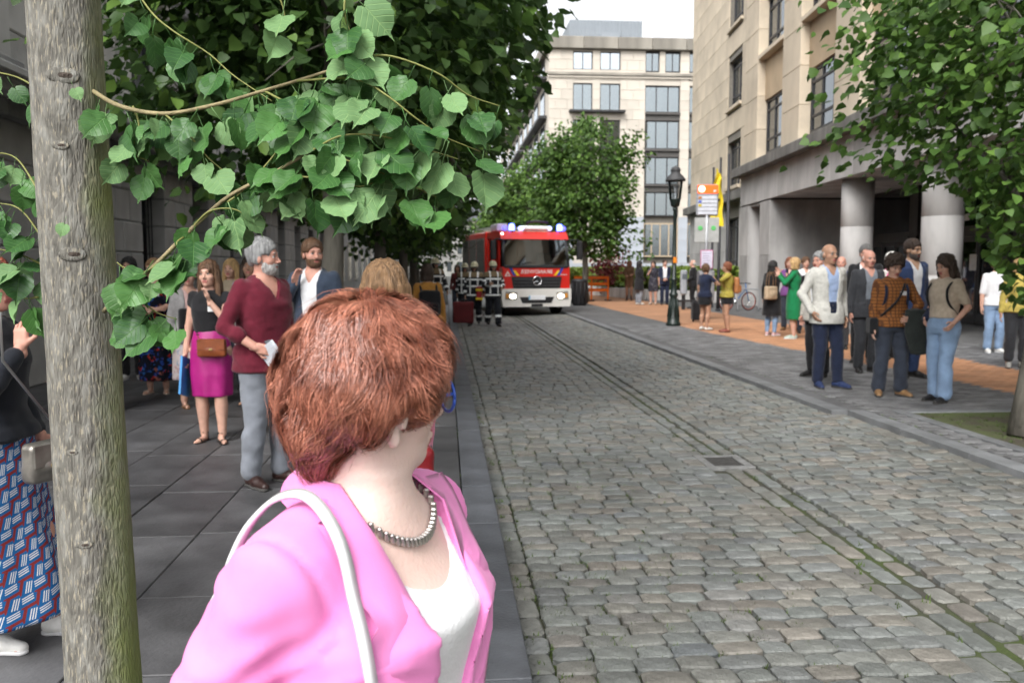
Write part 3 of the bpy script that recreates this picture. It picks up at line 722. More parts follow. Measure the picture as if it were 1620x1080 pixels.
# ================================================================ TREES
def leaf_mat(name, c1, c2, rough=.5, trans=.3, vein=False):
    m = bpy.data.materials.new(name); m.use_nodes = True; MATS[name] = m; N, L, P = nodes_of(m)
    g = N.new('ShaderNodeNewGeometry'); oi = N.new('ShaderNodeObjectInfo'); a = N.new('ShaderNodeMath'); a.operation = 'ADD'; f = N.new('ShaderNodeMath'); f.operation = 'FRACT'
    L.new(g.outputs['Random Per Island'], a.inputs[0]); L.new(oi.outputs['Random'], a.inputs[1]); L.new(a.outputs[0], f.inputs[0])
    cr = N.new('ShaderNodeValToRGB'); ramp(cr, [(0, c1), (.75, c2), (1, tuple(min(1, x * 1.25) for x in c2))]); L.new(f.outputs[0], cr.inputs[0])
    src = cr.outputs[0]
    if vein:
        tc = N.new('ShaderNodeTexCoord'); sp = N.new('ShaderNodeSeparateXYZ'); L.new(tc.outputs['Object'], sp.inputs[0])
        ab = N.new('ShaderNodeMath'); ab.operation = 'ABSOLUTE'; L.new(sp.outputs[0], ab.inputs[0])
        k = N.new('ShaderNodeMath'); k.operation = 'MULTIPLY_ADD'; k.inputs[1].default_value = -.8; L.new(ab.outputs[0], k.inputs[0]); L.new(sp.outputs[1], k.inputs[2])
        sn = N.new('ShaderNodeMath'); sn.operation = 'MULTIPLY'; sn.inputs[1].default_value = 420; L.new(k.outputs[0], sn.inputs[0])
        s2 = N.new('ShaderNodeMath'); s2.operation = 'SINE'; L.new(sn.outputs[0], s2.inputs[0])
        p2 = N.new('ShaderNodeMapRange'); p2.inputs[1].default_value = .82; p2.inputs[2].default_value = 1; L.new(s2.outputs[0], p2.inputs[0])
        mid = N.new('ShaderNodeMapRange'); mid.inputs[1].default_value = .0016; mid.inputs[2].default_value = .0006; L.new(ab.outputs[0], mid.inputs[0])
        mxm = N.new('ShaderNodeMath'); mxm.operation = 'MAXIMUM'; L.new(p2.outputs[0], mxm.inputs[0]); L.new(mid.outputs[0], mxm.inputs[1])
        mc = N.new('ShaderNodeMix'); mc.data_type = 'RGBA'; mc.inputs[7].default_value = (min(1, c2[0] * 1.7), min(1, c2[1] * 1.45), c2[2] * 1.4, 1)
        fm = N.new('ShaderNodeMath'); fm.operation = 'MULTIPLY'; fm.inputs[1].default_value = .45; L.new(mxm.outputs[0], fm.inputs[0])
        L.new(fm.outputs[0], mc.inputs[0]); L.new(src, mc.inputs[6]); src = mc.outputs[2]
        b = N.new('ShaderNodeBump'); b.inputs['Strength'].default_value = .4; b.inputs['Distance'].default_value = .003; b.invert = True; L.new(mxm.outputs[0], b.inputs['Height']); L.new(b.outputs[0], P.inputs['Normal'])
    L.new(src, P.inputs['Base Color']); P.inputs['Roughness'].default_value = rough; P.inputs['Specular IOR Level'].default_value = .35
    t = N.new('ShaderNodeBsdfTranslucent'); L.new(src, t.inputs[0]); mx = N.new('ShaderNodeMixShader'); mx.inputs[0].default_value = trans
    L.new(P.outputs[0], mx.inputs[1]); L.new(t.outputs[0], mx.inputs[2]); L.new(mx.outputs[0], N['Material Output'].inputs[0])
    return m
L_dark = leaf_mat('leaf_deep', (.034, .074, .02), (.064, .125, .032))
L_mid = leaf_mat('leaf_mid', (.06, .13, .025), (.13, .23, .045))
L_deepmid = leaf_mat('leaf_deep_mid', (.038, .088, .018), (.085, .165, .032))
L_up = leaf_mat('leaf_upper_side', (.03, .092, .026), (.06, .155, .038), .42, .1, True)
L_un = leaf_mat('leaf_under_side', (.1, .2, .075), (.16, .29, .115), .65, .15, True)
M_bark = mat('bark', (.13, .12, .1), .9, scale=8, var=.4, bump=.7, bscale=30, stretch=(1, 1, .25))
# small heart leaf used in the crowns: 7 verts, 6 tris, folded along the midrib
LV = np.array([(0, 0, 0), (-.5, .12, .1), (-.45, .6, .08), (0, 1.12, -.12), (.45, .6, .08), (.5, .12, .1), (0, .5, -.02)])
LF = np.array([(0, 6, 1), (1, 6, 2), (2, 6, 3), (3, 6, 4), (4, 6, 5), (5, 6, 0)])
def leaves_mesh(name, P, size, m, droop=.5, outward=None, seed=0, top=False):
    """P (n,3) points; a leaf at each, tips hanging, turned at random"""
    r = np.random.default_rng(seed); n = len(P)
    s = size * r.uniform(.6, 1.2, n)
    az = r.uniform(0, 2 * np.pi, n)
    dirv = np.stack([np.cos(az), np.sin(az), -r.uniform(0, 2 * droop, n)], 1)
    if outward is not None: dirv[:, :2] = dirv[:, :2] * .6 + outward[:, :2]
    dirv /= np.linalg.norm(dirv, axis=1)[:, None]
    nr = r.normal(size=(n, 3)) * .55 + np.array([0, 0, 1.0])
    side = np.cross(dirv, nr); side /= np.linalg.norm(side, axis=1)[:, None]
    nn = np.cross(side, dirv)
    B = np.stack([side, dirv, nn], 1)                     # rows: local x,y,z
    V = np.einsum('kj,njc->nkc', LV, B) * s[:, None, None] + P[:, None, :]
    F = (LF[None] + (np.arange(n) * len(LV))[:, None, None]).reshape(-1, 3)
    return mesh_np(name, V.reshape(-1, 3), F, m, True)
def grow(base, h_trunk, r0, crown_c, crown_r, nl, seed, nb=9, lo=-.75):
    """trunk tube, limb tubes, and twig points filling an ellipsoid crown; returns MB for trunk/limbs and leaf points"""
    r = random.Random(seed); rn = np.random.default_rng(seed)
    b = Vector(base); cc = Vector(crown_c); tr = MB()
    top = cc + Vector((0, 0, crown_r[2] * .35))
    n = 9; pts = [b.lerp(top, i / n) + Vector((r.uniform(-.03, .03), r.uniform(-.03, .03), 0)) * (0 if i == 0 else 1) for i in range(n + 1)]
    rad = [r0 * (1.25 if i == 0 else 1) * (1 - .8 * i / n) for i in range(n + 1)]
    tr.tube(pts, rad, 12)
    tips = []; limbs = []
    for k in range(nb):
        t = .35 + .6 * k / nb; zfork = max(h_trunk, b.z + (top.z - b.z) * t * .9)
        p0 = b.lerp(top, min(.95, (zfork - b.z) / (top.z - b.z))); a = k * 2.4 + r.uniform(-.4, .4); el = r.uniform(-.05, .65)
        end = cc + Vector((math.cos(a) * crown_r[0] * .85, math.sin(a) * crown_r[1] * .85, crown_r[2] * (lo + (.75 - lo) * k / nb + r.uniform(-.15, .15))))
        mid = p0.lerp(end, .5) + Vector((0, 0, .12 * (end - p0).length))
        lp_ = [p0, p0.lerp(mid, .5) + Vector((0, 0, .05)), mid, mid.lerp(end, .5), end]
        rr = r0 * .32 * (1 - .4 * k / nb); limbs.append(lp_)
        tr.tube(lp_, [rr, rr * .8, rr * .6, rr * .4, rr * .15], 7)
        for j in range(5):
            q = lp_[2].lerp(lp_[4], r.uniform(0, 1)); e = q + Vector((r.uniform(-1, 1) * crown_r[0] * .4, r.uniform(-1, 1) * crown_r[1] * .4, r.uniform(-.5, .6) * crown_r[2] * .4))
            tr.tube([q, q.lerp(e, .5) + Vector((0, 0, .05)), e], [rr * .25, rr * .16, rr * .06], 5); tips.append(e)
    # clumps: shell-weighted centres, leaves gather round each
    nc = max(30, nl // 55); C = rn.normal(size=(nc, 3)); C /= np.linalg.norm(C, axis=1)[:, None]
    C *= (rn.uniform(.25, 1.0, nc) ** .5)[:, None]
    C *= (1 + .18 * np.sin(C[:, 0] * 5 + seed) * np.cos(C[:, 2] * 4 + C[:, 1] * 3))[:, None]
    C = C * np.array(crown_r) + np.array(cc)
    C = np.concatenate([C, np.array([tuple(t) for t in tips])])
    P = C[rn.integers(0, len(C), nl)] + rn.normal(size=(nl, 3)) * np.array([.2, .2, .13]) * (max(crown_r) ** .5) * .95
    return tr, P
def tree(name, label, base, h_trunk, r0, cc, cr, nl, size, m, seed, group=None, bark=None, cut=None, m2=None, nb=9, lo=-.75):
    t = thing(name, label, 'tree', base, 0, group)
    tr, P = grow(base, h_trunk, r0, cc, cr, nl, seed, nb, lo)
    if cut is not None: P = P[cut(P)]
    b = np.array(base)
    tr.v = [tuple(np.array(v) - b) for v in tr.v]
    tr.build('trunk', bark or M_bark, t)
    out = P - np.array(cc); out /= (np.linalg.norm(out, axis=1)[:, None] + 1e-6)
    cw = link('crown', None, t)
    sel = np.random.default_rng(seed).random(len(P)) < (.28 if m2 else 0)
    tag(link('foliage', leaves_mesh('foliage', P[~sel] - b, size, m, .6, out[~sel], seed), cw), kind='stuff')
    if m2: tag(link('foliage', leaves_mesh('foliage', P[sel] - b, size, m2, .6, out[sel], seed + 1), cw), kind='stuff')
    return t
low = lambda z, xmax=None: (lambda P: P[:, 2] > z)
def edge(a, b, zmin):
    # the street side of the crown is trimmed back towards the bottom, for the traffic
    return lambda P: (P[:, 2] > zmin) & (P[:, 0] < a + b * P[:, 2] + .12 * np.sin(P[:, 1] * 5) + .1 * np.sin(P[:, 2] * 7 + P[:, 1] * 3))
G_L = 'lime trees along the left pavement'
tree('lime_tree', 'dark leafy lime tree, second of the left row, crown filling the upper left', (-1.15, 9.0, 0), 2.4, .14, (-1.2, 9.0, 4.9), (2.35, 2.3, 2.75), 19000, .12, L_dark, 21, G_L, m2=L_mid, cut=edge(-.62, .42, 2.0))
tree('lime_tree', 'dark lime tree, third of the left row, behind the man in the blue suit', (-1.1, 14.5, 0), 2.3, .13, (-1.1, 14.5, 4.6), (2.3, 2.3, 2.7), 15000, .12, L_dark, 22, G_L, m2=L_mid, cut=edge(-.7, .48, 1.9))
tree('lime_tree', 'dark lime tree, fourth of the left row, over the firefighters', (-1.0, 20.5, 0), 2.2, .13, (-1.0, 20.5, 4.6), (2.15, 2.3, 2.7), 13000, .13, L_dark, 23, G_L, m2=L_mid, cut=edge(-.75, .5, 1.7))
tree('lime_tree', 'dark lime tree, fifth of the left row, just past the firefighters', (-1.0, 27, 0), 2.2, .13, (-1.0, 27, 4.7), (2.1, 2.4, 2.9), 11000, .14, L_dark, 24, G_L, cut=edge(-.3, .29, 1.6))
tree('lime_tree', 'farthest lime tree of the left row, low dark crown near the street end', (-1.2, 36, 0), 2.2, .13, (-1.2, 36, 4.5), (2.2, 2.6, 2.9), 6000, .15, L_dark, 25, G_L, cut=edge(-.2, .28, 1.6))
tree('lime_tree', 'leafy lime tree at the right edge growing in the square mossy pit', (5.35, 7.45, 0), 1.7, .11, (5.95, 7.65, 3.5), (1.9, 1.8, 2.7), 18000, .088, L_deepmid, 31, 'lime trees along the right pavement', m2=L_mid, lo=-.12, cut=lambda P: (P[:, 2] > 1.15) & (P[:, 2] > 2.36 - 2.0 * np.clip(P[:, 0] - .6 * (P[:, 1] - 7.65) - 4.75, 0, .7) + .12 * np.sin(P[:, 0] * 9) + (P[:, 1] - 7.6) * .1))
tree('lime_tree', 'round green lime tree beside the fire engine', (6.6, 40, 0), 2.4, .17, (6.45, 40, 5.3), (2.45, 2.5, 3.2), 12000, .16, L_deepmid, 41, 'lime trees along the right pavement', m2=L_mid, cut=low(2.0))
tree('lime_tree', 'paler lime tree behind the fire engine roof', (5.6, 55, 0), 2.4, .17, (5.4, 55, 5.4), (2.9, 2.7, 3.1), 8000, .2, L_mid, 42, 'lime trees along the right pavement', cut=low(2.2))
tree('lime_tree', 'small pale lime tree farthest along the right side', (6.0, 75, 0), 2.4, .17, (5.6, 75, 5.2), (2.8, 2.7, 3.0), 5000, .25, L_mid, 43, 'lime trees along the right pavement', cut=low(2.2))

# ---------------- the near tree: trunk, branches, each leaf its own piece
nt_ = thing('lime_tree', 'nearest lime tree, thick grey mossy trunk with big leafy shoots', 'tree', (-.945, 2.3, 0))
def bark_near():
    m = bpy.data.materials.new('near_bark'); m.use_nodes = True; N, L, P = nodes_of(m)
    tc = N.new('ShaderNodeTexCoord'); mp = N.new('ShaderNodeMapping'); mp.inputs['Scale'].default_value = (1, 1, .26); L.new(tc.outputs['Object'], mp.inputs[0])
    vo = N.new('ShaderNodeTexVoronoi'); vo.feature = 'DISTANCE_TO_EDGE'; vo.inputs['Scale'].default_value = 110; vo.inputs['Randomness'].default_value = 1; L.new(mp.outputs[0], vo.inputs['Vector'])
    n1 = N.new('ShaderNodeTexNoise'); n1.inputs['Scale'].default_value = 60; n1.inputs['Detail'].default_value = 6; L.new(mp.outputs[0], n1.inputs['Vector'])
    n2 = N.new('ShaderNodeTexNoise'); n2.inputs['Scale'].default_value = 5; n2.inputs['Detail'].default_value = 5; L.new(tc.outputs['Object'], n2.inputs['Vector'])
    n3 = N.new('ShaderNodeTexNoise'); n3.inputs['Scale'].default_value = 190; n3.inputs['Detail'].default_value = 3; mp3 = N.new('ShaderNodeMapping'); mp3.inputs['Scale'].default_value = (1, 1, .2); L.new(tc.outputs['Object'], mp3.inputs[0]); L.new(mp3.outputs[0], n3.inputs['Vector'])
    base = N.new('ShaderNodeValToRGB'); ramp(base, [(.3, (.085, .08, .068)), (.5, (.16, .152, .13)), (.68, (.24, .235, .21))]); L.new(n1.outputs['Fac'], base.inputs[0])
    # pale flecks between the ridges
    fl = N.new('ShaderNodeMapRange'); fl.inputs[1].default_value = .57; fl.inputs[2].default_value = .64; L.new(n3.outputs['Fac'], fl.inputs[0])
    mx = N.new('ShaderNodeMix'); mx.data_type = 'RGBA'; mx.inputs[7].default_value = (.42, .37, .27, 1); L.new(base.outputs[0], mx.inputs[6])
    fk = N.new('ShaderNodeMath'); fk.operation = 'MULTIPLY'; fk.inputs[1].default_value = .5; L.new(fl.outputs[0], fk.inputs[0]); L.new(fk.outputs[0], mx.inputs[0])
    # green algae on the kerb side of the trunk
    sp = N.new('ShaderNodeSeparateXYZ'); L.new(tc.outputs['Object'], sp.inputs[0])
    ml = N.new('ShaderNodeMath'); ml.operation = 'MULTIPLY_ADD'; ml.inputs[1].default_value = 7.0; ml.inputs[2].default_value = -.38; L.new(sp.outputs[0], ml.inputs[0])
    ad = N.new('ShaderNodeMath'); ad.operation = 'ADD'; L.new(ml.outputs[0], ad.inputs[0]); L.new(n2.outputs['Fac'], ad.inputs[1])
    mr = N.new('ShaderNodeMapRange'); mr.inputs[1].default_value = .42; mr.inputs[2].default_value = .9; mr.inputs[4].default_value = .8; L.new(ad.outputs[0], mr.inputs[0])
    mg = N.new('ShaderNodeMix'); mg.data_type = 'RGBA'; mg.inputs[7].default_value = (.17, .21, .045, 1); L.new(mr.outputs[0], mg.inputs[0]); L.new(mx.outputs[2], mg.inputs[6])
    L.new(mg.outputs[2], P.inputs['Base Color']); P.inputs['Roughness'].default_value = .85
    b = N.new('ShaderNodeBump'); b.inputs['Strength'].default_value = .9; b.inputs['Distance'].default_value = .006
    hh = N.new('ShaderNodeMath'); hh.operation = 'ADD'; L.new(vo.outputs['Distance'], hh.inputs[0]); L.new(n1.outputs['Fac'], hh.inputs[1]); L.new(hh.outputs[0], b.inputs['Height']); L.new(b.outputs[0], P.inputs['Normal'])
    return m
M_nb = bark_near()
V = []; F = []
nz, na = 90, 44
knots = [(1.32, -1.75, .05), (1.03, -1.6, .03), (1.63, -1.7, .04), (1.95, -1.5, .055), (2.03, -1.75, .045), (1.5, -1.25, .03), (.72, -1.5, .035), (1.78, -1.8, .035)]
for i in range(nz + 1):
    z = -.02 + 4.6 * i / nz
    r = .093 - .003 * z + .05 * math.exp(-max(z, 0) / .16)
    for k in range(na):
        a = 2 * math.pi * k / na
        rr = r * (1 + .02 * math.sin(3 * a + z * 1.7) + .012 * math.sin(7 * a - z * 3) + .006 * math.sin(17 * a + z * 9)) + rng.normal() * .0006
        for kz, ka, kr in knots:
            da = (a - (ka % (2 * math.pi)) + math.pi) % (2 * math.pi) - math.pi
            d2 = ((z - kz) / (kr * .7)) ** 2 + (da * .1 / kr) ** 2
            rr += .007 * math.exp(-d2) - .009 * math.exp(-d2 * 6)
        V.append((rr * math.cos(a) - .015 * (z - 1.2), rr * math.sin(a) + .01 * math.sin(z), z))
    if i:
        F += [((i - 1) * na + k, (i - 1) * na + (k + 1) % na, i * na + (k + 1) % na, i * na + k) for k in range(na)]
link('trunk', mesh_np('trunk', np.array(V), np.array(F), M_nb, True), nt_)

def big_leaf(seed):
    r = random.Random(seed); n = 28; V = []; w = .5; F = []
    fold = r.uniform(.1, .5); curl = r.uniform(-.2, .6); wav = r.uniform(.02, .07)
    out = []
    for i in range(n):
        t = 2 * math.pi * i / n
        # heart outline: notch at stalk (0,0), tip at (0,1.1); fine teeth
        y = .5 - .52 * math.cos(t); x = .53 * math.sin(t) * (1 - .18 * (y - .5)) * (1.0 if y < .8 else 1 - (y - .8) * .9)
        if i == 0: y += .1
        if i in (1, n - 1): y -= .03
        if i == n // 2: y = 1.24
        if i in (n // 2 - 1, n // 2 + 1): x *= .62
        if i % 2 and i not in (1, n - 1): x *= 1.06; y = .5 + (y - .5) * 1.035
        out.append((x + r.uniform(-.008, .008), y))
    mid = [(0, .12), (0, .35), (0, .6), (0, .85)]
    def zf(x, y): return abs(x) * fold - curl * (y - .3) ** 2 * .6 + wav * math.sin(x * 9 + y * 7) - .12 * x * x
    V = [(x, y, zf(x, y)) for x, y in out]
    inn = [(x * .55, .52 + (y - .52) * .6) for x, y in out]
    V += [(x, y, zf(x, y)) for x, y in inn] + [(0, .52, zf(0, .52) - .012)]
    F = [(i, (i + 1) % n, n + (i + 1) % n, n + i) for i in range(n)] + [(n + i, n + (i + 1) % n, 2 * n) for i in range(n)]
    # petiole
    V = [(a * .074, b * .074, c * .074) for a, b, c in V]
    b0 = len(V); mbp = MB().tube([(0, .009, 0), (.002, -.015, .006), (0, -.04, .018)], [.0013, .0011, .0012], 5)
    V += mbp.v; F += [tuple(b0 + i for i in f) for f in mbp.f]
    return V, F
BLV = [big_leaf(s) for s in range(10)]
BL = [[mesh_np('leaf', np.array(v), f, mm, True) for v, f in BLV] for mm in (L_up, L_un)]
M_twig = mat('green_twig', (.2, .21, .06), .6, scale=30, var=.2)
M_branch = mat('tan_branch', (.24, .2, .105), .75, scale=25, var=.35, bump=.4, bscale=80)
rl = random.Random(77)
def to_local(p): return Vector(p) - Vector((-.945, 2.3, 0))
def catmull(P, n=8):
    P = [Vector(p) for p in P]; P = [P[0] * 2 - P[1]] + P + [P[-1] * 2 - P[-2]]; out = []
    for i in range(1, len(P) - 2):
        for k in range(n):
            t = k / n; a, b, c, d = P[i - 1], P[i], P[i + 1], P[i + 2]
            out.append(.5 * ((2 * b) + (c - a) * t + (2 * a - 5 * b + 4 * c - d) * t * t + (3 * b - a - 3 * c + d) * t ** 3))
    out.append(P[-2]); return out
def leaf_at(p, parent, size, face=None, under=False, spin=None):
    """leaf hung at p: petiole up, tip down-ish, blade turned towards 'face' direction"""
    f = Vector(face) if face else Vector((rl.gauss(0, .75), -1, rl.gauss(.45, .6)))
    f.normalize(); a = rl.uniform(-.75, .75) if spin is None else spin
    dn = Vector((math.sin(a), 0, -math.cos(a))); ydir = (dn - f * dn.dot(f)).normalized(); xdir = ydir.cross(f)
    M = Matrix((xdir, ydir, f)).transposed().to_4x4()
    o = link('leaf', BL[1 if under else 0][rl.randrange(10)], parent); M.translation = Vector(p) + ydir * .04 * size - f * .018 * size; 
    o.matrix_local = M @ Matrix.Diagonal((size, size, size, 1))
    return o
def shoot(pts, r0, r1, m, parent, nleaf, lsize=1.0, under=.35, name='branch', spread=.009, start=0.05, hang=.03):
    C = [to_local(at(*p)) for p in pts]; c = catmull(C, 7)
    b = MB().tube(c, [r0 + (r1 - r0) * i / (len(c) - 1) for i in range(len(c))], 8).build(name, m, parent)
    for i in range(nleaf):
        t = start + (1 - start) * (i + rl.uniform(-.3, .3)) / max(1, nleaf - 1); t = min(max(t, 0), 1)
        p = c[min(len(c) - 1, int(t * (len(c) - 1)))]
        leaf_at(p + Vector((rl.uniform(-spread, spread), rl.uniform(-spread, spread), rl.uniform(-spread * .8, spread * .6))), b, lsize * rl.uniform(.72, 1.15), under=rl.random() < under)
    return b
# upper bough and its sprays
A = shoot([(140, 140, 2.28), (190, 168, 2.2), (260, 180, 2.15), (340, 166, 2.1), (420, 143, 2.05), (480, 125, 2.0), (542, 105, 1.98)], .006, .0032, M_branch, nt_, 26, .95)
for pts, n, sz, un in [
    ([(470, 128, 2.0), (560, 125, 1.95), (610, 150, 1.92), (655, 185, 1.92), (700, 215, 1.95), (760, 240, 2.0)], 15, 1.0, .55),
    ([(545, 100, 1.98), (610, 88, 1.95), (690, 115, 1.95), (740, 150, 1.98), (790, 168, 2.0)], 12, .95, .3),
    ([(550, -30, 1.95), (545, 20, 1.95), (560, 60, 1.95), (595, 90, 1.95)], 9, 1.0, .45),
    ([(400, -40, 1.95), (440, -5, 1.95), (452, 30, 1.96)], 3, 1.0, .9),
    ([(205, -30, 2.3), (240, 20, 2.25), (275, 50, 2.2), (330, 85, 2.2), (370, 120, 2.15), (430, 160, 2.1)], 14, .9, .4),
    ([(420, 145, 2.05), (460, 165, 2.0), (500, 175, 1.98), (560, 195, 1.98)], 9, 1.0, .2),
    ([(260, 180, 2.15), (300, 215, 2.12), (330, 250, 2.12), (360, 275, 2.12)], 8, .85, .4),
    ([(210, 168, 2.2), (220, 200, 2.2), (210, 240, 2.2), (235, 255, 2.2)], 6, .85, .3)]:
    shoot(pts, .0028, .0012, M_twig, nt_, n, sz, un, 'twig')
# lower shoot rising from the trunk
B = shoot([(165, 492, 2.24), (205, 455, 2.12), (250, 415, 2.05), (300, 365, 2.02), (360, 312, 2.0), (430, 275, 1.98), (490, 240, 1.95)], .0062, .0034, M_branch, nt_, 16, .95, .3, start=.02)
for pts, n, sz, un in [
    ([(490, 240, 1.95), (540, 215, 1.92), (600, 215, 1.92), (660, 232, 1.95), (725, 252, 1.98)], 12, .95, .6),
    ([(480, 255, 1.95), (530, 250, 1.93), (580, 265, 1.93), (640, 288, 1.95), (690, 312, 1.97)], 10, .95, .55),
    ([(430, 280, 1.98), (480, 280, 1.95), (530, 285, 1.94), (570, 295, 1.94), (610, 280, 1.95)], 10, .9, .5),
    ([(300, 365, 2.02), (330, 335, 2.0), (365, 330, 2.0), (390, 340, 2.0)], 6, .85, .25),
    ([(205, 455, 2.12), (230, 480, 2.08), (250, 495, 2.06), (280, 505, 2.06)], 6, .9, .15),
    ([(250, 415, 2.05), (230, 430, 2.05), (200, 425, 2.06), (185, 415, 2.06)], 5, .8, .15),
    ([(360, 320, 2.0), (385, 300, 2.0), (430, 250, 2.0), (450, 220, 2.0), (470, 200, 2.0)], 9, .9, .35),
    ([(290, 375, 2.02), (280, 385, 2.0), (290, 400, 2.0), (300, 405, 2.0)], 3, .8, .1)]:
    shoot(pts, .0026, .0012, M_twig, nt_, n, sz, un, 'twig')
# sprays to the left of the trunk
for pts, n, sz in [([(60, 140, 2.4), (20, 120, 2.45), (-40, 110, 2.5)], 5, .8), ([(60, 300, 2.4), (25, 250, 2.45), (-20, 240, 2.5)], 7, .85),
    ([(70, 380, 2.4), (30, 330, 2.42), (-20, 320, 2.45)], 8, .9), ([(70, 420, 2.4), (25, 400, 2.42), (-30, 390, 2.45)], 8, .95), ([(60, 470, 2.4), (35, 470, 2.42), (0, 440, 2.45)], 5, .9)]:
    shoot(pts, .003, .0012, M_twig, nt_, n, sz, .2, 'twig', .02)
for q, (px, py) in enumerate(((112, 128), (105, 342))): leaf_at(to_local(at(px, py, 2.19)), nt_, .42, (0.1, -1, .3), True)
# healed branch scars on the trunk: dark puckered eyes with a raised lip
M_scar = mat('branch_scar', (.07, .055, .045), .95, scale=60, var=.4, bump=.6, bscale=120)
for px, py, sz in ((97, 118, .026), (93, 229, .014), (112, 402, .022), (112, 716, .011), (132, 862, .014)):
    c_ = to_local(at(px, py, 2.215)); ax = math.atan2(c_.y, c_.x + .015 * (c_.z - 1.2)); b_ = MB()
    b_.sphere((0, 0, 0), sz * 1.35, 14, 8, sc=(1.1, .16, .6), m=1); b_.sphere((sz * .1, -sz * .12, 0), sz * .8, 12, 6, sc=(1.1, .14, .5))
    rT = .093 - .003 * c_.z; o_ = b_.build('branch_scar', [M_scar, M_nb], nt_, (math.cos(ax) * (rT - .001) - .015 * (c_.z - 1.2), math.sin(ax) * (rT - .001) + .01 * math.sin(c_.z), c_.z), (0, 0, ax + math.pi / 2))
# the crown overhead (mostly above the picture)
tr, P = grow((-.99, 2.33, 0), 3.2, .05, (-1.3, 2.6, 5.4), (1.7, 1.7, 1.9), 4200, 51, 8)
b_ = np.array((-.945, 2.3, 0)); P = P[(P[:, 2] > 3.5)]
cw = link('crown', None, nt_)
tag(link('foliage', leaves_mesh('foliage', P - b_, .1, L_mid, .6, None, 52), cw), kind='stuff')
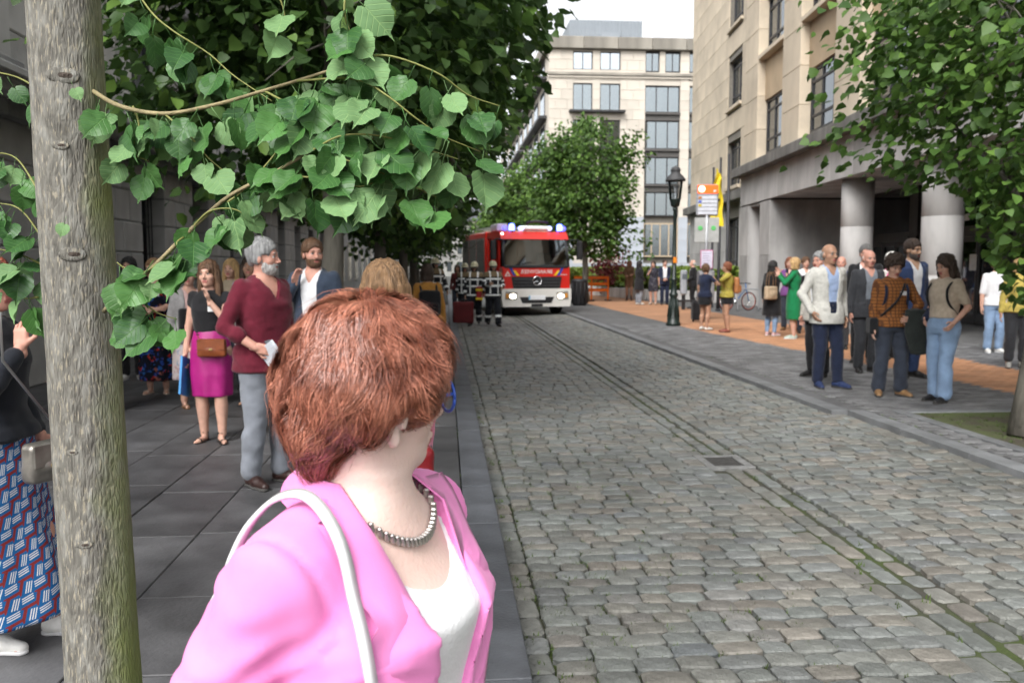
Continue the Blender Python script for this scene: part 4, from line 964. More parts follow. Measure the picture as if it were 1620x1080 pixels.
# ================================================================ PEOPLE
# bodies, clothes and hair are distance fields meshed by surface nets
def _smin(a, b, k):
    if k <= 0: return np.minimum(a, b)
    h = np.clip(.5 + .5 * (b - a) / k, 0, 1); return b + (a - b) * h - k * h * (1 - h)
def _smax(a, b, k): return -_smin(-a, -b, k)
class Sdf:
    def __init__(s): s.ops = []; s.lo = np.full(3, 9e9); s.hi = np.full(3, -9e9)
    def _p(s, kind, fn, lo, hi, k, X=None):
        lo = np.array(lo, float); hi = np.array(hi, float)
        if X is not None:
            R, o = X; cs = np.array([[a, b, c] for a in (lo[0], hi[0]) for b in (lo[1], hi[1]) for c in (lo[2], hi[2])]) @ R.T + o
            lo, hi = cs.min(0), cs.max(0)
        s.ops.append((kind, fn, lo - k - .012, hi + k + .012, k, X))
        if kind == 'u': s.lo = np.minimum(s.lo, lo); s.hi = np.maximum(s.hi, hi)
    def cap(s, a, b, ra, rb, k=.015, X=None, kind='u'):
        a = np.array(a, float); b = np.array(b, float); d = b - a; L = max(d @ d, 1e-9); r = max(ra, rb)
        def fn(x, y, z):
            t = np.clip(((x - a[0]) * d[0] + (y - a[1]) * d[1] + (z - a[2]) * d[2]) / L, 0, 1)
            return np.sqrt((x - a[0] - t * d[0]) ** 2 + (y - a[1] - t * d[1]) ** 2 + (z - a[2] - t * d[2]) ** 2) - (ra + (rb - ra) * t)
        s._p(kind, fn, np.minimum(a, b) - r, np.maximum(a, b) + r, k, X); return s
    def ell(s, c, r, k=.015, X=None, kind='u'):
        c = np.array(c, float); r = np.array(r, float) if hasattr(r, '__len__') else np.array([r] * 3, float)
        def fn(x, y, z):
            q = np.sqrt(((x - c[0]) / r[0]) ** 2 + ((y - c[1]) / r[1]) ** 2 + ((z - c[2]) / r[2]) ** 2)
            return (q - 1) * r.min() if r.max() > 2.5 * r.min() else (q - 1) * (r.prod() ** (1 / 3.))
        s._p(kind, fn, c - r, c + r, k, X); return s
    def loft(s, rows, k=.015, X=None, kind='u', cap=True, pw=2.3, fold=None):
        """rows of (z, half width, half depth, cx, cy), z rising"""
        A = np.array([tuple(r) + (0,) * (5 - len(r)) for r in rows], float); A = A[np.argsort(A[:, 0])]
        def fn(x, y, z):
            zc = np.clip(z, A[0, 0], A[-1, 0])
            a = np.interp(zc, A[:, 0], A[:, 1]); b = np.interp(zc, A[:, 0], A[:, 2]); cx = np.interp(zc, A[:, 0], A[:, 3]); cy = np.interp(zc, A[:, 0], A[:, 4])
            u, v = np.abs(x - cx) / a, np.abs(y - cy) / b
            q = (u ** pw + v ** pw) ** (1 / pw)
            d = (q - 1) * np.minimum(a, b)
            if fold is not None: d = d + fold(x, y, z)
            return np.maximum(d, np.maximum(A[0, 0] - z, z - A[-1, 0])) if cap else d
        m = A[:, 1:3].max(); s._p(kind, fn, (A[:, 3].min() - m, A[:, 4].min() - m, A[0, 0]), (A[:, 3].max() + m, A[:, 4].max() + m, A[-1, 0]), k, X); return s
    def box(s, lo, hi, k=0.0, X=None, kind='u', r=0.0):
        lo = np.array(lo, float); hi = np.array(hi, float); c = (lo + hi) / 2; h = (hi - lo) / 2 - r
        def fn(x, y, z):
            qx, qy, qz = np.abs(x - c[0]) - h[0], np.abs(y - c[1]) - h[1], np.abs(z - c[2]) - h[2]
            return np.sqrt(np.maximum(qx, 0) ** 2 + np.maximum(qy, 0) ** 2 + np.maximum(qz, 0) ** 2) + np.minimum(np.maximum(qx, np.maximum(qy, qz)), 0) - r
        s._p(kind, fn, lo, hi, k, X); return s
    def func(s, fn, lo, hi, k=0.0, X=None, kind='s'): s._p(kind, fn, lo, hi, k, X); return s
    def field(s, xs, ys, zs):
        F = np.full((len(xs), len(ys), len(zs)), .08, np.float32)
        for kind, fn, lo, hi, k, X in s.ops:
            i0, i1 = np.searchsorted(xs, lo[0]), np.searchsorted(xs, hi[0]); j0, j1 = np.searchsorted(ys, lo[1]), np.searchsorted(ys, hi[1]); k0, k1 = np.searchsorted(zs, lo[2]), np.searchsorted(zs, hi[2])
            i0, j0, k0 = max(i0 - 1, 0), max(j0 - 1, 0), max(k0 - 1, 0); i1, j1, k1 = i1 + 1, j1 + 1, k1 + 1
            x = xs[i0:i1, None, None]; y = ys[None, j0:j1, None]; z = zs[None, None, k0:k1]
            sub = F[i0:i1, j0:j1, k0:k1]
            if not sub.size: continue
            if X is not None:
                R, o = X; dx, dy, dz = x - o[0], y - o[1], z - o[2]
                x, y, z = (R[0, 0] * dx + R[1, 0] * dy + R[2, 0] * dz, R[0, 1] * dx + R[1, 1] * dy + R[2, 1] * dz, R[0, 2] * dx + R[1, 2] * dy + R[2, 2] * dz)
            d = fn(x, y, z)
            d = np.broadcast_to(d, sub.shape)
            if kind == 'u': sub[...] = _smin(sub, d, k)
            elif kind == 's': sub[...] = _smax(sub, -d, k)
        return F
    def mesh(s, res=.014, fine=None, pad=.03):
        """fine: (lo, hi, res) box where the grid is finer"""
        ax = []
        for i in range(3):
            lo, hi = s.lo[i] - pad, s.hi[i] + pad
            if fine is None: a = np.arange(lo, hi + res, res)
            else:
                fl, fh, fr = max(fine[0][i], lo), min(fine[1][i], hi), fine[2]
                a = np.concatenate([np.arange(fl - res, lo - res, -res)[::-1], np.arange(fl, fh, fr), np.arange(fh, hi + res, res)])
                a = np.unique(np.round(a, 6))
            ax.append(a.astype(np.float32))
        return nets(s.field(*ax), *ax)
_CO = np.array([[a, b, c] for a in (0, 1) for b in (0, 1) for c in (0, 1)])
_ED = [(i, j) for i in range(8) for j in range(i + 1, 8) if abs(_CO[i] - _CO[j]).sum() == 1]
def nets(F, xs, ys, zs):
    nx, ny, nz = F.shape; Sg = F < 0
    cnt = np.zeros((nx - 1, ny - 1, nz - 1), np.int8)
    for c in _CO: cnt += Sg[c[0]:nx - 1 + c[0], c[1]:ny - 1 + c[1], c[2]:nz - 1 + c[2]]
    act = (cnt > 0) & (cnt < 8); ii = np.argwhere(act); idx = np.full(act.shape, -1, np.int64); idx[act] = np.arange(len(ii))
    pos = np.zeros((len(ii), 3)); num = np.zeros(len(ii)); axs = (xs, ys, zs)
    vals = [F[ii[:, 0] + c[0], ii[:, 1] + c[1], ii[:, 2] + c[2]] for c in _CO]
    for a, b in _ED:
        fa, fb = vals[a], vals[b]; m = (fa < 0) != (fb < 0)
        t = np.where(m, fa / np.where(m, fa - fb, 1), 0)
        for k in range(3):
            pa = axs[k][ii[:, k] + _CO[a][k]]; pb = axs[k][ii[:, k] + _CO[b][k]]; pos[:, k] += np.where(m, pa + (pb - pa) * t, 0)
        num += m
    pos /= np.maximum(num, 1)[:, None]
    Q = []
    for ax in range(3):
        sl0 = [slice(1, -1)] * 3; sl1 = [slice(1, -1)] * 3; sl0[ax] = slice(0, -1); sl1[ax] = slice(1, None)
        a = Sg[tuple(sl0)]; b = Sg[tuple(sl1)]; ch = np.argwhere(a != b)
        if not len(ch): continue
        inside = a[tuple(ch.T)]
        u, v = (ax + 1) % 3, (ax + 2) % 3
        g = ch.copy(); g[:, u] += 1; g[:, v] += 1       # node index of the edge start
        def cell(du, dv):
            q = g.copy(); q[:, u] += du; q[:, v] += dv; return idx[tuple(q.T)]
        q = np.stack([cell(-1, -1), cell(0, -1), cell(0, 0), cell(-1, 0)], 1)
        q[~inside] = q[~inside][:, ::-1]; Q.append(q)
    Q = np.concatenate(Q); Q = Q[(Q >= 0).all(1)]
    return pos, Q
def vnoise(P, seed=0):
    """smooth value noise in [-1,1]"""
    P = np.asarray(P, float); i = np.floor(P).astype(np.int64); f = P - i; f = f * f * (3 - 2 * f)
    def h(a, b, c):
        n = (a * 73856093) ^ (b * 19349663) ^ (c * 83492791) ^ (seed * 2654435761); n = (n ^ (n >> 13)) * 1274126177 & 0x7fffffff; return (n % 65536) / 32767.5 - 1
    r = 0
    for a in (0, 1):
        for b in (0, 1):
            for c in (0, 1):
                w = (f[:, 0] if a else 1 - f[:, 0]) * (f[:, 1] if b else 1 - f[:, 1]) * (f[:, 2] if c else 1 - f[:, 2]); r = r + w * h(i[:, 0] + a, i[:, 1] + b, i[:, 2] + c)
    return r
def vnormals(V, Q):
    n = np.cross(V[Q[:, 2]] - V[Q[:, 0]], V[Q[:, 3]] - V[Q[:, 1]]); N = np.zeros_like(V)
    for k in range(4): np.add.at(N, Q[:, k], n)
    return N / (np.linalg.norm(N, axis=1)[:, None] + 1e-12)
def wrinkle(V, Q, amp, sc, seed=0):
    N = vnormals(V, Q); return V + N * (vnoise(V * np.array(sc), seed) * amp + vnoise(V * np.array(sc) * 2.1, seed + 1) * amp * .4)[:, None]
def rot_zyx(yaw, pitch=0, roll=0):
    cy, sy = math.cos(yaw), math.sin(yaw); cp, sp = math.cos(pitch), math.sin(pitch); cr, sr = math.cos(roll), math.sin(roll)
    Rz = np.array([[cy, -sy, 0], [sy, cy, 0], [0, 0, 1]]); Rx = np.array([[1, 0, 0], [0, cp, -sp], [0, sp, cp]]); Ry = np.array([[cr, 0, sr], [0, 1, 0], [-sr, 0, cr]])
    return Rz @ Rx @ Ry
def ik(a, b, l1, l2, pole):
    """middle joint of a two bone chain from a to b (b is pulled in when out of reach)"""
    a = np.array(a, float); b = np.array(b, float); d = b - a; L = np.linalg.norm(d)
    if L > (l1 + l2) * .995: b = a + d / L * (l1 + l2) * .995; d = b - a; L = np.linalg.norm(d)
    t = (l1 * l1 - l2 * l2 + L * L) / (2 * L); h = math.sqrt(max(l1 * l1 - t * t, 0)); u = d / L
    p = np.array(pole, float); p = p - u * (p @ u); p /= np.linalg.norm(p) + 1e-9
    return a + u * t + p * h, b

# ---- palette for people
def skin_mat(key, c):
    return mat('skin_' + key, c, .55, var=.1, scale=20, spec=.35, sub=.08)
SK = {'fair': skin_mat('fair', (.56, .33, .25)), 'pink': skin_mat('pink', (.56, .29, .22)), 'tan': skin_mat('tan', (.42, .24, .16)), 'olive': skin_mat('olive', (.45, .28, .19)), 'brown': skin_mat('brown', (.28, .16, .1))}
M_lip = mat('lips', (.4, .13, .11), .5); M_eyew = mat('eye_white', (.5, .47, .44), .3, var=.02); M_iris = mat('iris', (.05, .035, .025), .2, var=.1)
M_brow = {}
def hair_mat(key, c, c2=None):
    return mat('hair_' + key, c, .45, scale=14, stretch=(5, 5, .5), col2=c2 or tuple(x * 1.9 for x in c), bump=.8, bscale=26, spec=.45)
HR = {'black': hair_mat('black', (.012, .011, .011)), 'dkbrown': hair_mat('dkbrown', (.03, .018, .012)), 'brown': hair_mat('brown', (.08, .042, .022)), 'auburn': hair_mat('auburn', (.14, .045, .02)),
      'blond': hair_mat('blond', (.34, .22, .1)), 'grey': hair_mat('grey', (.2, .2, .2)), 'white': hair_mat('white', (.5, .49, .46)), 'ltbrown': hair_mat('ltbrown', (.19, .11, .055)), 'dkgrey': hair_mat('dkgrey', (.09, .088, .085)), 'red': hair_mat('red', (.16, .035, .015))}
def cloth(key, c, var=.12, rough=.85, sc=25, **kw):
    return mat('cloth_' + key, c, rough, var=var, scale=sc, bump=.15, bscale=180, spec=.2, sheen=.15, **kw)

MALE = [(.465, .09, .068), (.5, .098, .076), (.545, .097, .074), (.6, .09, .068), (.66, .094, .07), (.735, .102, .074), (.785, .104, .066), (.815, .088, .052), (.838, .05, .042), (.85, .034, .036)]
FEM = [(.465, .092, .068), (.505, .102, .08), (.55, .094, .072), (.605, .077, .06), (.66, .082, .064), (.725, .088, .078), (.775, .09, .062), (.808, .076, .047), (.832, .042, .037), (.845, .029, .032)]

class Skel:
    def __init__(s, H, male, pose, fat=1.0):
        s.H = H; s.male = male; s.fat = fat; q = H / 1.75; s.q = q
        sw = .1 if male else .088
        lean = np.array(pose.get('lean', (0, 0)), float)         # horizontal shift of the shoulders
        s.lean = lean
        sh = lambda sx: np.array([sx * sw * H + lean[0], lean[1] - .004 * H, .802 * H])
        s.S = {-1: sh(-1), 1: sh(1)}
        tw = pose.get('twist', 0.0)
        if tw:
            c, sn = math.cos(tw), math.sin(tw)
            for k in s.S: x, y = s.S[k][0] - lean[0], s.S[k][1] - lean[1]; s.S[k] = np.array([x * c - y * sn + lean[0], x * sn + y * c + lean[1], s.S[k][2]])
        s.tw = tw
        s.hip = {-1: np.array([-.05 * H, 0, .495 * H]), 1: np.array([.05 * H, 0, .495 * H])}
        s.E, s.Wr, s.Kn, s.An, s.Ft = {}, {}, {}, {}, {}
        dft = {1: (.145 * 1.75, .02, .455 * 1.75), -1: (-.145 * 1.75, .02, .455 * 1.75)}
        for sd, key in ((1, 'rh'), (-1, 'lh')):
            tgt = np.array(pose.get(key, dft[sd]), float) * q
            pole = pose.get(key + 'p', (sd * .5, -1, -.35))
            s.E[sd], s.Wr[sd] = ik(s.S[sd], tgt, .172 * H, .148 * H, pole)
        for sd, key in ((1, 'rf'), (-1, 'lf')):
            f = pose.get(key, (sd * .1, .0, sd * -.25)); x, y = f[0] * q, f[1] * q; ang = f[2]; lift = f[3] if len(f) > 3 else 0
            an = np.array([x, y - .03 * q, .048 * H + lift]); s.Ft[sd] = (np.array([x, y, lift]), ang)
            D_ = max(np.linalg.norm(an - s.hip[sd]) * 1.004, .45 * H); s.Kn[sd], s.An[sd] = ik(s.hip[sd], an, D_ * .507, D_ * .493, (0.0 + sd * .1, 1, 0))
        hy, hp, hr = pose.get('head', (0, 0, 0))
        s.Xh = (rot_zyx(hy, hp, hr) * (q * pose.get('hs', 1.0)), np.array([lean[0] * 1.15, lean[1] * 1.2 + .012 * H, .922 * H]))
        # the field wants an orthonormal frame: scale folded into primitive sizes
        s.hs = q * pose.get('hs', 1.0) * 1.05; s.Rh = rot_zyx(hy, hp, hr); s.oh = s.Xh[1]; s.XH = (s.Rh, s.oh)
    def torso(s, S_, inf=0.0, z0=None, z1=None, k=.02, front=0.0):
        H = s.H; rows = []
        for z, a, b in (MALE if s.male else FEM):
            t = np.clip((z - .5) / .3, 0, 1.15); f = s.fat if .48 < z < .74 else 1 + (s.fat - 1) * .3
            rows.append((z * H, a * H * (1 + (f - 1) * .7) + inf, b * H * f + inf, s.lean[0] * t, s.lean[1] * t + (.012 * (f - 1) * 4 * H * .3 if z < .72 else 0)))
        if z0 is not None or z1 is not None:
            A = np.array(rows); lo = z0 if z0 is not None else A[0, 0]; hi = z1 if z1 is not None else A[-1, 0]
            zs = sorted([lo, hi] + [r[0] for r in rows if lo < r[0] < hi]); rows = [(z, *[np.interp(z, A[:, 0], A[:, c]) for c in (1, 2, 3, 4)]) for z in zs]
        S_.loft(rows, k)
    def arm(s, S_, sd, inf=0.0, upto=1.0, k=.02, r=(.0285, .0235, .0165), frm=0.0):
        H = s.H; f = .88 if not s.male else 1.0; rs_ = [x * H * f for x in r]
        a, e, w = s.S[sd], s.E[sd], s.Wr[sd]
        u = min(upto / .5, 1.0) if upto < .5 else 1.0
        b = a + (e - a) * u
        S_.cap(a, b, rs_[0] + inf, rs_[0] + (rs_[1] - rs_[0]) * u + inf, k)
        if upto > .5:
            v = (upto - .5) / .5; b2 = e + (w - e) * v
            S_.cap(e, b2, rs_[1] + inf, rs_[1] + (rs_[2] - rs_[1]) * v + inf, .012)
    def leg(s, S_, sd, inf=0.0, upto=1.0, k=.02, r=(.057, .036, .022), wide=0.0):
        H = s.H; rs_ = [x * H for x in r]; a, kn, an = s.hip[sd], s.Kn[sd], s.An[sd]
        u = min(upto / .5, 1.0); b = a + (kn - a) * u
        S_.cap(a, b, rs_[0] * (1 + (s.fat - 1) * .5) + inf, rs_[0] + (rs_[1] - rs_[0]) * u + inf, k)
        if upto > .5:
            v = (upto - .5) / .5; b2 = kn + (an - kn) * v
            S_.cap(kn, b2, rs_[1] + inf, rs_[1] + (rs_[2] - rs_[1]) * v + inf + wide, .012)
            if v > .5: m = kn + (an - kn) * .3 + np.array([0, -.012 * H, 0]); S_.cap(m, m + (an - kn) * .25, rs_[1] * .86 + inf, rs_[1] * .66 + inf, .03)
def H_(K, p): return tuple(np.array(p) * K.hs)
def head_sdf(S_, K, ears=True):
    X = K.XH; h = K.hs; P = lambda *p: tuple(np.array(p) * h); f = 1.0 if K.male else .95
    S_.ell(P(0, -.014, .03), P(.075 * f, .094, .086), .01, X)
    S_.ell(P(0, .02, -.035), P(.06 * f, .066, .076), .03 * h, X)
    S_.ell(P(0, .034, -.076), P(.044 * f, .044, .034), .025 * h, X)
    S_.ell(P(0, .066, -.096), P(.02, .018, .017), .02 * h, X)
    for sd in (-1, 1):
        S_.ell(P(sd * .037, .05, -.03), P(.026, .026, .024), .02 * h, X)
        if ears: S_.ell(P(sd * .077 * f, -.008, -.012), P(.011, .02, .032), .006, X)
    S_.cap(P(-.03, .073, .02), P(.03, .073, .02), .013 * h, .013 * h, .016 * h, X)
    for sd in (-1, 1): S_.ell(P(sd * .031, .097, .001), P(.017, .016, .012), .01 * h, X, 's')
    S_.cap(P(0, .084, .005), P(0, .106, -.031), .007 * h, .0115 * h, .01 * h, X)
    for sd in (-1, 1): S_.ell(P(sd * .011, .095, -.036), .0085 * h, .006 * h, X)
    S_.cap(P(-.017, .083, -.062), P(.017, .083, -.062), .0085 * h, .0085 * h, .008 * h, X)
    S_.cap(P(-.014, .081, -.073), P(.014, .081, -.073), .008 * h, .008 * h, .006 * h, X)
    S_.cap(P(-.03, .094, -.0668), P(.03, .094, -.0668), .0024 * h, .0024 * h, .003, X, 's')
def hand_parts(K, sd, curl, spread=1.0, thumb=1.0, wristdir=None):
    """palm, four unequal bent fingers and a thumb, in the wrist frame; returns verts, quads in body space"""
    q = K.q * (1.0 if K.male else .92)
    fw = K.Wr[sd] - K.E[sd]; fw /= np.linalg.norm(fw)
    if wristdir is not None: fw = np.array(wristdir, float); fw /= np.linalg.norm(fw)
    inn = np.array([-sd, .15, 0.0]); inn = inn - fw * (inn @ fw); inn /= np.linalg.norm(inn) + 1e-9     # palm faces the body
    th = np.cross(inn, fw) * (1 if sd > 0 else -1)
    if th[1] < 0 and abs(fw[2]) > .5: th = -th
    R = np.stack([th, fw, inn], 1); S_ = Sdf(); X = (R, K.Wr[sd])
    P = lambda *p: tuple(np.array(p) * q)
    S_.cap(P(0, -.03, 0), P(0, .01, 0), .0175 * K.H / 1.75 + .009 * q, .022 * q, .01, X)
    S_.box(P(-.038, .0, -.013), P(.036, .085, .013), .012, X, r=.012 * q)
    L = [.072, .08, .075, .058]
    for i, l in enumerate(L):
        x0 = .028 - i * .0195; y0 = .08 - (.006 if i == 3 else 0); c = curl * (1 + .12 * i); p = np.array([x0, y0, 0.0]); a = c * .5; dirx = (.5 - i / 3.) * .22 * spread
        for j, (fl, r) in enumerate(((.45, .0092), (.32, .0085), (.23, .0076))):
            p2 = p + np.array([dirx * l * fl, math.cos(a) * l * fl, math.sin(a) * l * fl]); S_.cap(P(*p), P(*p2), r * q, (r - .0008) * q, .004, X); p = p2; a += c
    p = np.array([.03, .02, .004]); p2 = p + np.array([.032, .028, .01]); p3 = p2 + np.array([.012 - .02 * curl * thumb, .032, .012 * curl]); S_.cap(P(*p), P(*p2), .013 * q, .0105 * q, .008, X); S_.cap(P(*p2), P(*p3), .0105 * q, .0085 * q, .004, X)
    return S_.mesh(.0052 * q)
def face_extras(K, skin, browm, lod):
    """eyes and brows as small geometry in head space -> (MB in body space)"""
    b = MB(); h = K.hs; R, o = K.XH; tr = lambda p: tuple(R @ (np.array(p) * h) + o)
    for sd in (-1, 1):
        for r, y, m in ((.0118, .0735, 0), (.0068, .0802, 1)):
            t = MB().sphere((0, 0, 0), r, 10, 6); b.add([tr((v[0] + sd * .031, v[1] + y, v[2] * .85 + .001)) for v in t.v], t.f, m, True)
        t = MB().tube([(sd * .014, .0885, .0215), (sd * .03, .0875, .027), (sd * .047, .076, .021)], [.0036, .0042, .0022], 6, flat=.8); b.add([tr(v) for v in t.v], t.f, 2, True)
        t = MB().tube([(sd * .017, .083, .0065), (sd * .031, .0865, .0115), (sd * .045, .0785, .0055)], [.0022, .003, .0018], 5); b.add([tr(v) for v in t.v], t.f, 2 if lod < 1 else 3, True)
    return b
def join(parts):
    V = []; F = []; M = []; n = 0
    for v, f, m in parts:
        V.append(np.asarray(v, float).reshape(-1, 3)); F += [tuple(int(i) + n for i in q) for q in f]; M += (list(m) if hasattr(m, '__len__') else [m] * len(f)); n += len(v)
    return np.concatenate(V), F, M
def body(K, skin, browm, parent, pose, lod, bare_feet=False):
    S_ = Sdf(); H = K.H
    K.torso(S_)
    for sd in (-1, 1):
        K.leg(S_, sd, k=.03); K.arm(S_, sd, k=.03)
        ft, ang = K.Ft[sd]; c, sn = math.cos(ang), math.sin(ang); R = np.array([[c, -sn, 0], [sn, c, 0], [0, 0, 1]]); X = (R, ft); q = K.q
        S_.cap((0, -.045 * q, .036 * q), (0, .1 * q, .024 * q), .028 * q, .021 * q, .02, X); S_.cap((-.008 * q, .1 * q, .02 * q), (.012 * q, .14 * q, .016 * q), .018 * q, .014 * q, .02, X)
    nk = .031 if K.male else .0265
    a = np.array([K.lean[0], K.lean[1] - .004 * H, .82 * H]); b = K.oh + K.Rh @ np.array([0, -.012, -.05]) * K.hs
    S_.cap(a, b, nk * H * 1.08, nk * H, .03)
    head_sdf(S_, K)
    res, fr = ((.0125, .0062), (.016, .0095))[lod]
    o = K.oh; V, Q = S_.mesh(res, (o - .13, o + .14, fr))
    # lips by place
    c = V[Q].mean(1); L = (c - K.oh) @ K.Rh / K.hs
    lips = (np.abs(L[:, 0]) < .023) & (L[:, 1] > .07) & (L[:, 2] < -.053) & (L[:, 2] > -.08)
    parts = [(V, Q, np.where(lips, 1, 0))]
    for sd in (-1, 1):
        cu = pose.get('rc' if sd > 0 else 'lc', .35); v, f = hand_parts(K, sd, cu, wristdir=pose.get('rw' if sd > 0 else 'lw')); parts.append((v, f, 0))
    fe = face_extras(K, skin, browm, lod); parts.append((np.array(fe.v), fe.f, [m + 2 for m in fe.m]))
    V, F, M = join(parts)
    return link('body', mesh_np('body', V, F, [skin, M_lip, M_eyew, M_iris, browm, skin], True, M), parent)
def hair(K, style, m, parent, lod=0, seed=0):
    X = K.XH; h = K.hs; P = lambda *p: tuple(np.array(p) * h); S_ = Sdf()
    def face_cut(y=.088, z=-.035, r=(.064, .055, .092)): S_.ell(P(0, y, z), P(*r), .008 * h, X, 's')
    amp, sc = .004, (55, 55, 14)
    if style in ('short', 'curly', 'beardshort'):
        t = .012 if style != 'curly' else .03
        S_.ell(P(0, -.018, .036 + t * .3), P(.077 + t, .095 + t, .088 + t), .0, X)
        for sd in (-1, 1): S_.ell(P(sd * .066, -.03, -.01), P(.02, .05, .04), .01, X)
        S_.ell(P(0, -.075, -.02), P(.05, .035, .05), .02, X)
        S_.ell(P(0, .1, -.045), P(.088, .075, .105), .008 * h, X, 's'); S_.box(P(-.2, -.2, -.3), P(.2, .2, -.065), .01, X, 's')
        for sd in (-1, 1): S_.box(P(sd * .14 - .08, .012, -.2), P(sd * .14 + .08, .2, .012), .01, X, 's')
        if style == 'curly': amp, sc = .016, (48, 48, 48)
    elif style == 'bald':
        S_.ell(P(0, -.02, .0), P(.083, .1, .07), 0, X); S_.box(P(-.2, .005, -.3), P(.2, .3, .3), .01, X, 's'); S_.ell(P(0, .0, .09), P(.09, .13, .075), .01, X, 's'); S_.box(P(-.2, -.2, -.3), P(.2, .2, -.06), .01, X, 's')
        amp = .002
    elif style in ('long', 'bob', 'longwavy', 'tied', 'shortwoman'):
        S_.ell(P(0, -.018, .036), P(.09, .11, .1), 0, X)
        if style in ('long', 'longwavy'):
            S_.loft([(-.3 * h, .07 * h, .03 * h, 0, -.075 * h), (-.15 * h, .1 * h, .05 * h, 0, -.07 * h), (.02 * h, .088 * h, .075 * h, 0, -.045 * h)], .03, X)
            for sd in (-1, 1): S_.cap(P(sd * .078, .0, .01), P(sd * .085, .01, -.2), .03 * h, .026 * h, .02, X)
        elif style == 'bob':
            S_.loft([(-.12 * h, .088 * h, .07 * h, 0, -.03 * h), (.02 * h, .092 * h, .085 * h, 0, -.03 * h)], .03, X)
            for sd in (-1, 1): S_.cap(P(sd * .074, .015, .01), P(sd * .076, .025, -.1), .026 * h, .022 * h, .02, X)
        elif style == 'tied': S_.ell(P(0, -.125, .02), P(.04, .04, .045), .015, X)
        elif style == 'shortwoman':
            for sd in (-1, 1): S_.ell(P(sd * .07, -.02, -.02), P(.026, .05, .05), .02, X)
            S_.ell(P(0, -.08, -.03), P(.06, .04, .06), .02, X)
        if style == 'tied': S_.box(P(-.2, -.2, -.3), P(.2, .2, -.055), .01, X, 's')
        S_.ell(P(0, .098, -.05), P(.06, .074, .102), .008 * h, X, 's')
        S_.cap(P(0, .02, -.07), P(0, .0, -.3), .052 * h, .07 * h, .01, X, 's')
        amp, sc = (.007, (60, 60, 10)) if style != 'longwavy' else (.013, (45, 45, 22))
    V, Q = S_.mesh(.0075 if lod == 0 else .011)
    V = wrinkle(V, Q, amp * h, sc, seed)
    return link('hair', mesh_np('hair', V, Q, m, True), parent)
def beard(K, m, parent):
    X = K.XH; h = K.hs; P = lambda *p: tuple(np.array(p) * h); S_ = Sdf()
    S_.ell(P(0, .02, -.055), P(.066, .072, .068), 0, X); S_.ell(P(0, .036, -.085), P(.052, .054, .042), .02, X); S_.ell(P(0, .07, -.052), P(.03, .024, .014), .012, X)
    S_.ell(P(0, .085, -.067), P(.022, .03, .0075), .004, X, 's'); S_.ell(P(0, .07, .01), P(.056, .06, .062), .006, X, 's'); S_.box(P(-.2, -.2, -.3), P(.2, .0, .3), .01, X, 's'); S_.box(P(-.2, -.2, -.015), P(.2, .2, .2), .01, X, 's')
    V, Q = S_.mesh(.006); V = wrinkle(V, Q, .003, (70, 70, 40), 3)
    return link('beard', mesh_np('beard', V, Q, m, True), parent)
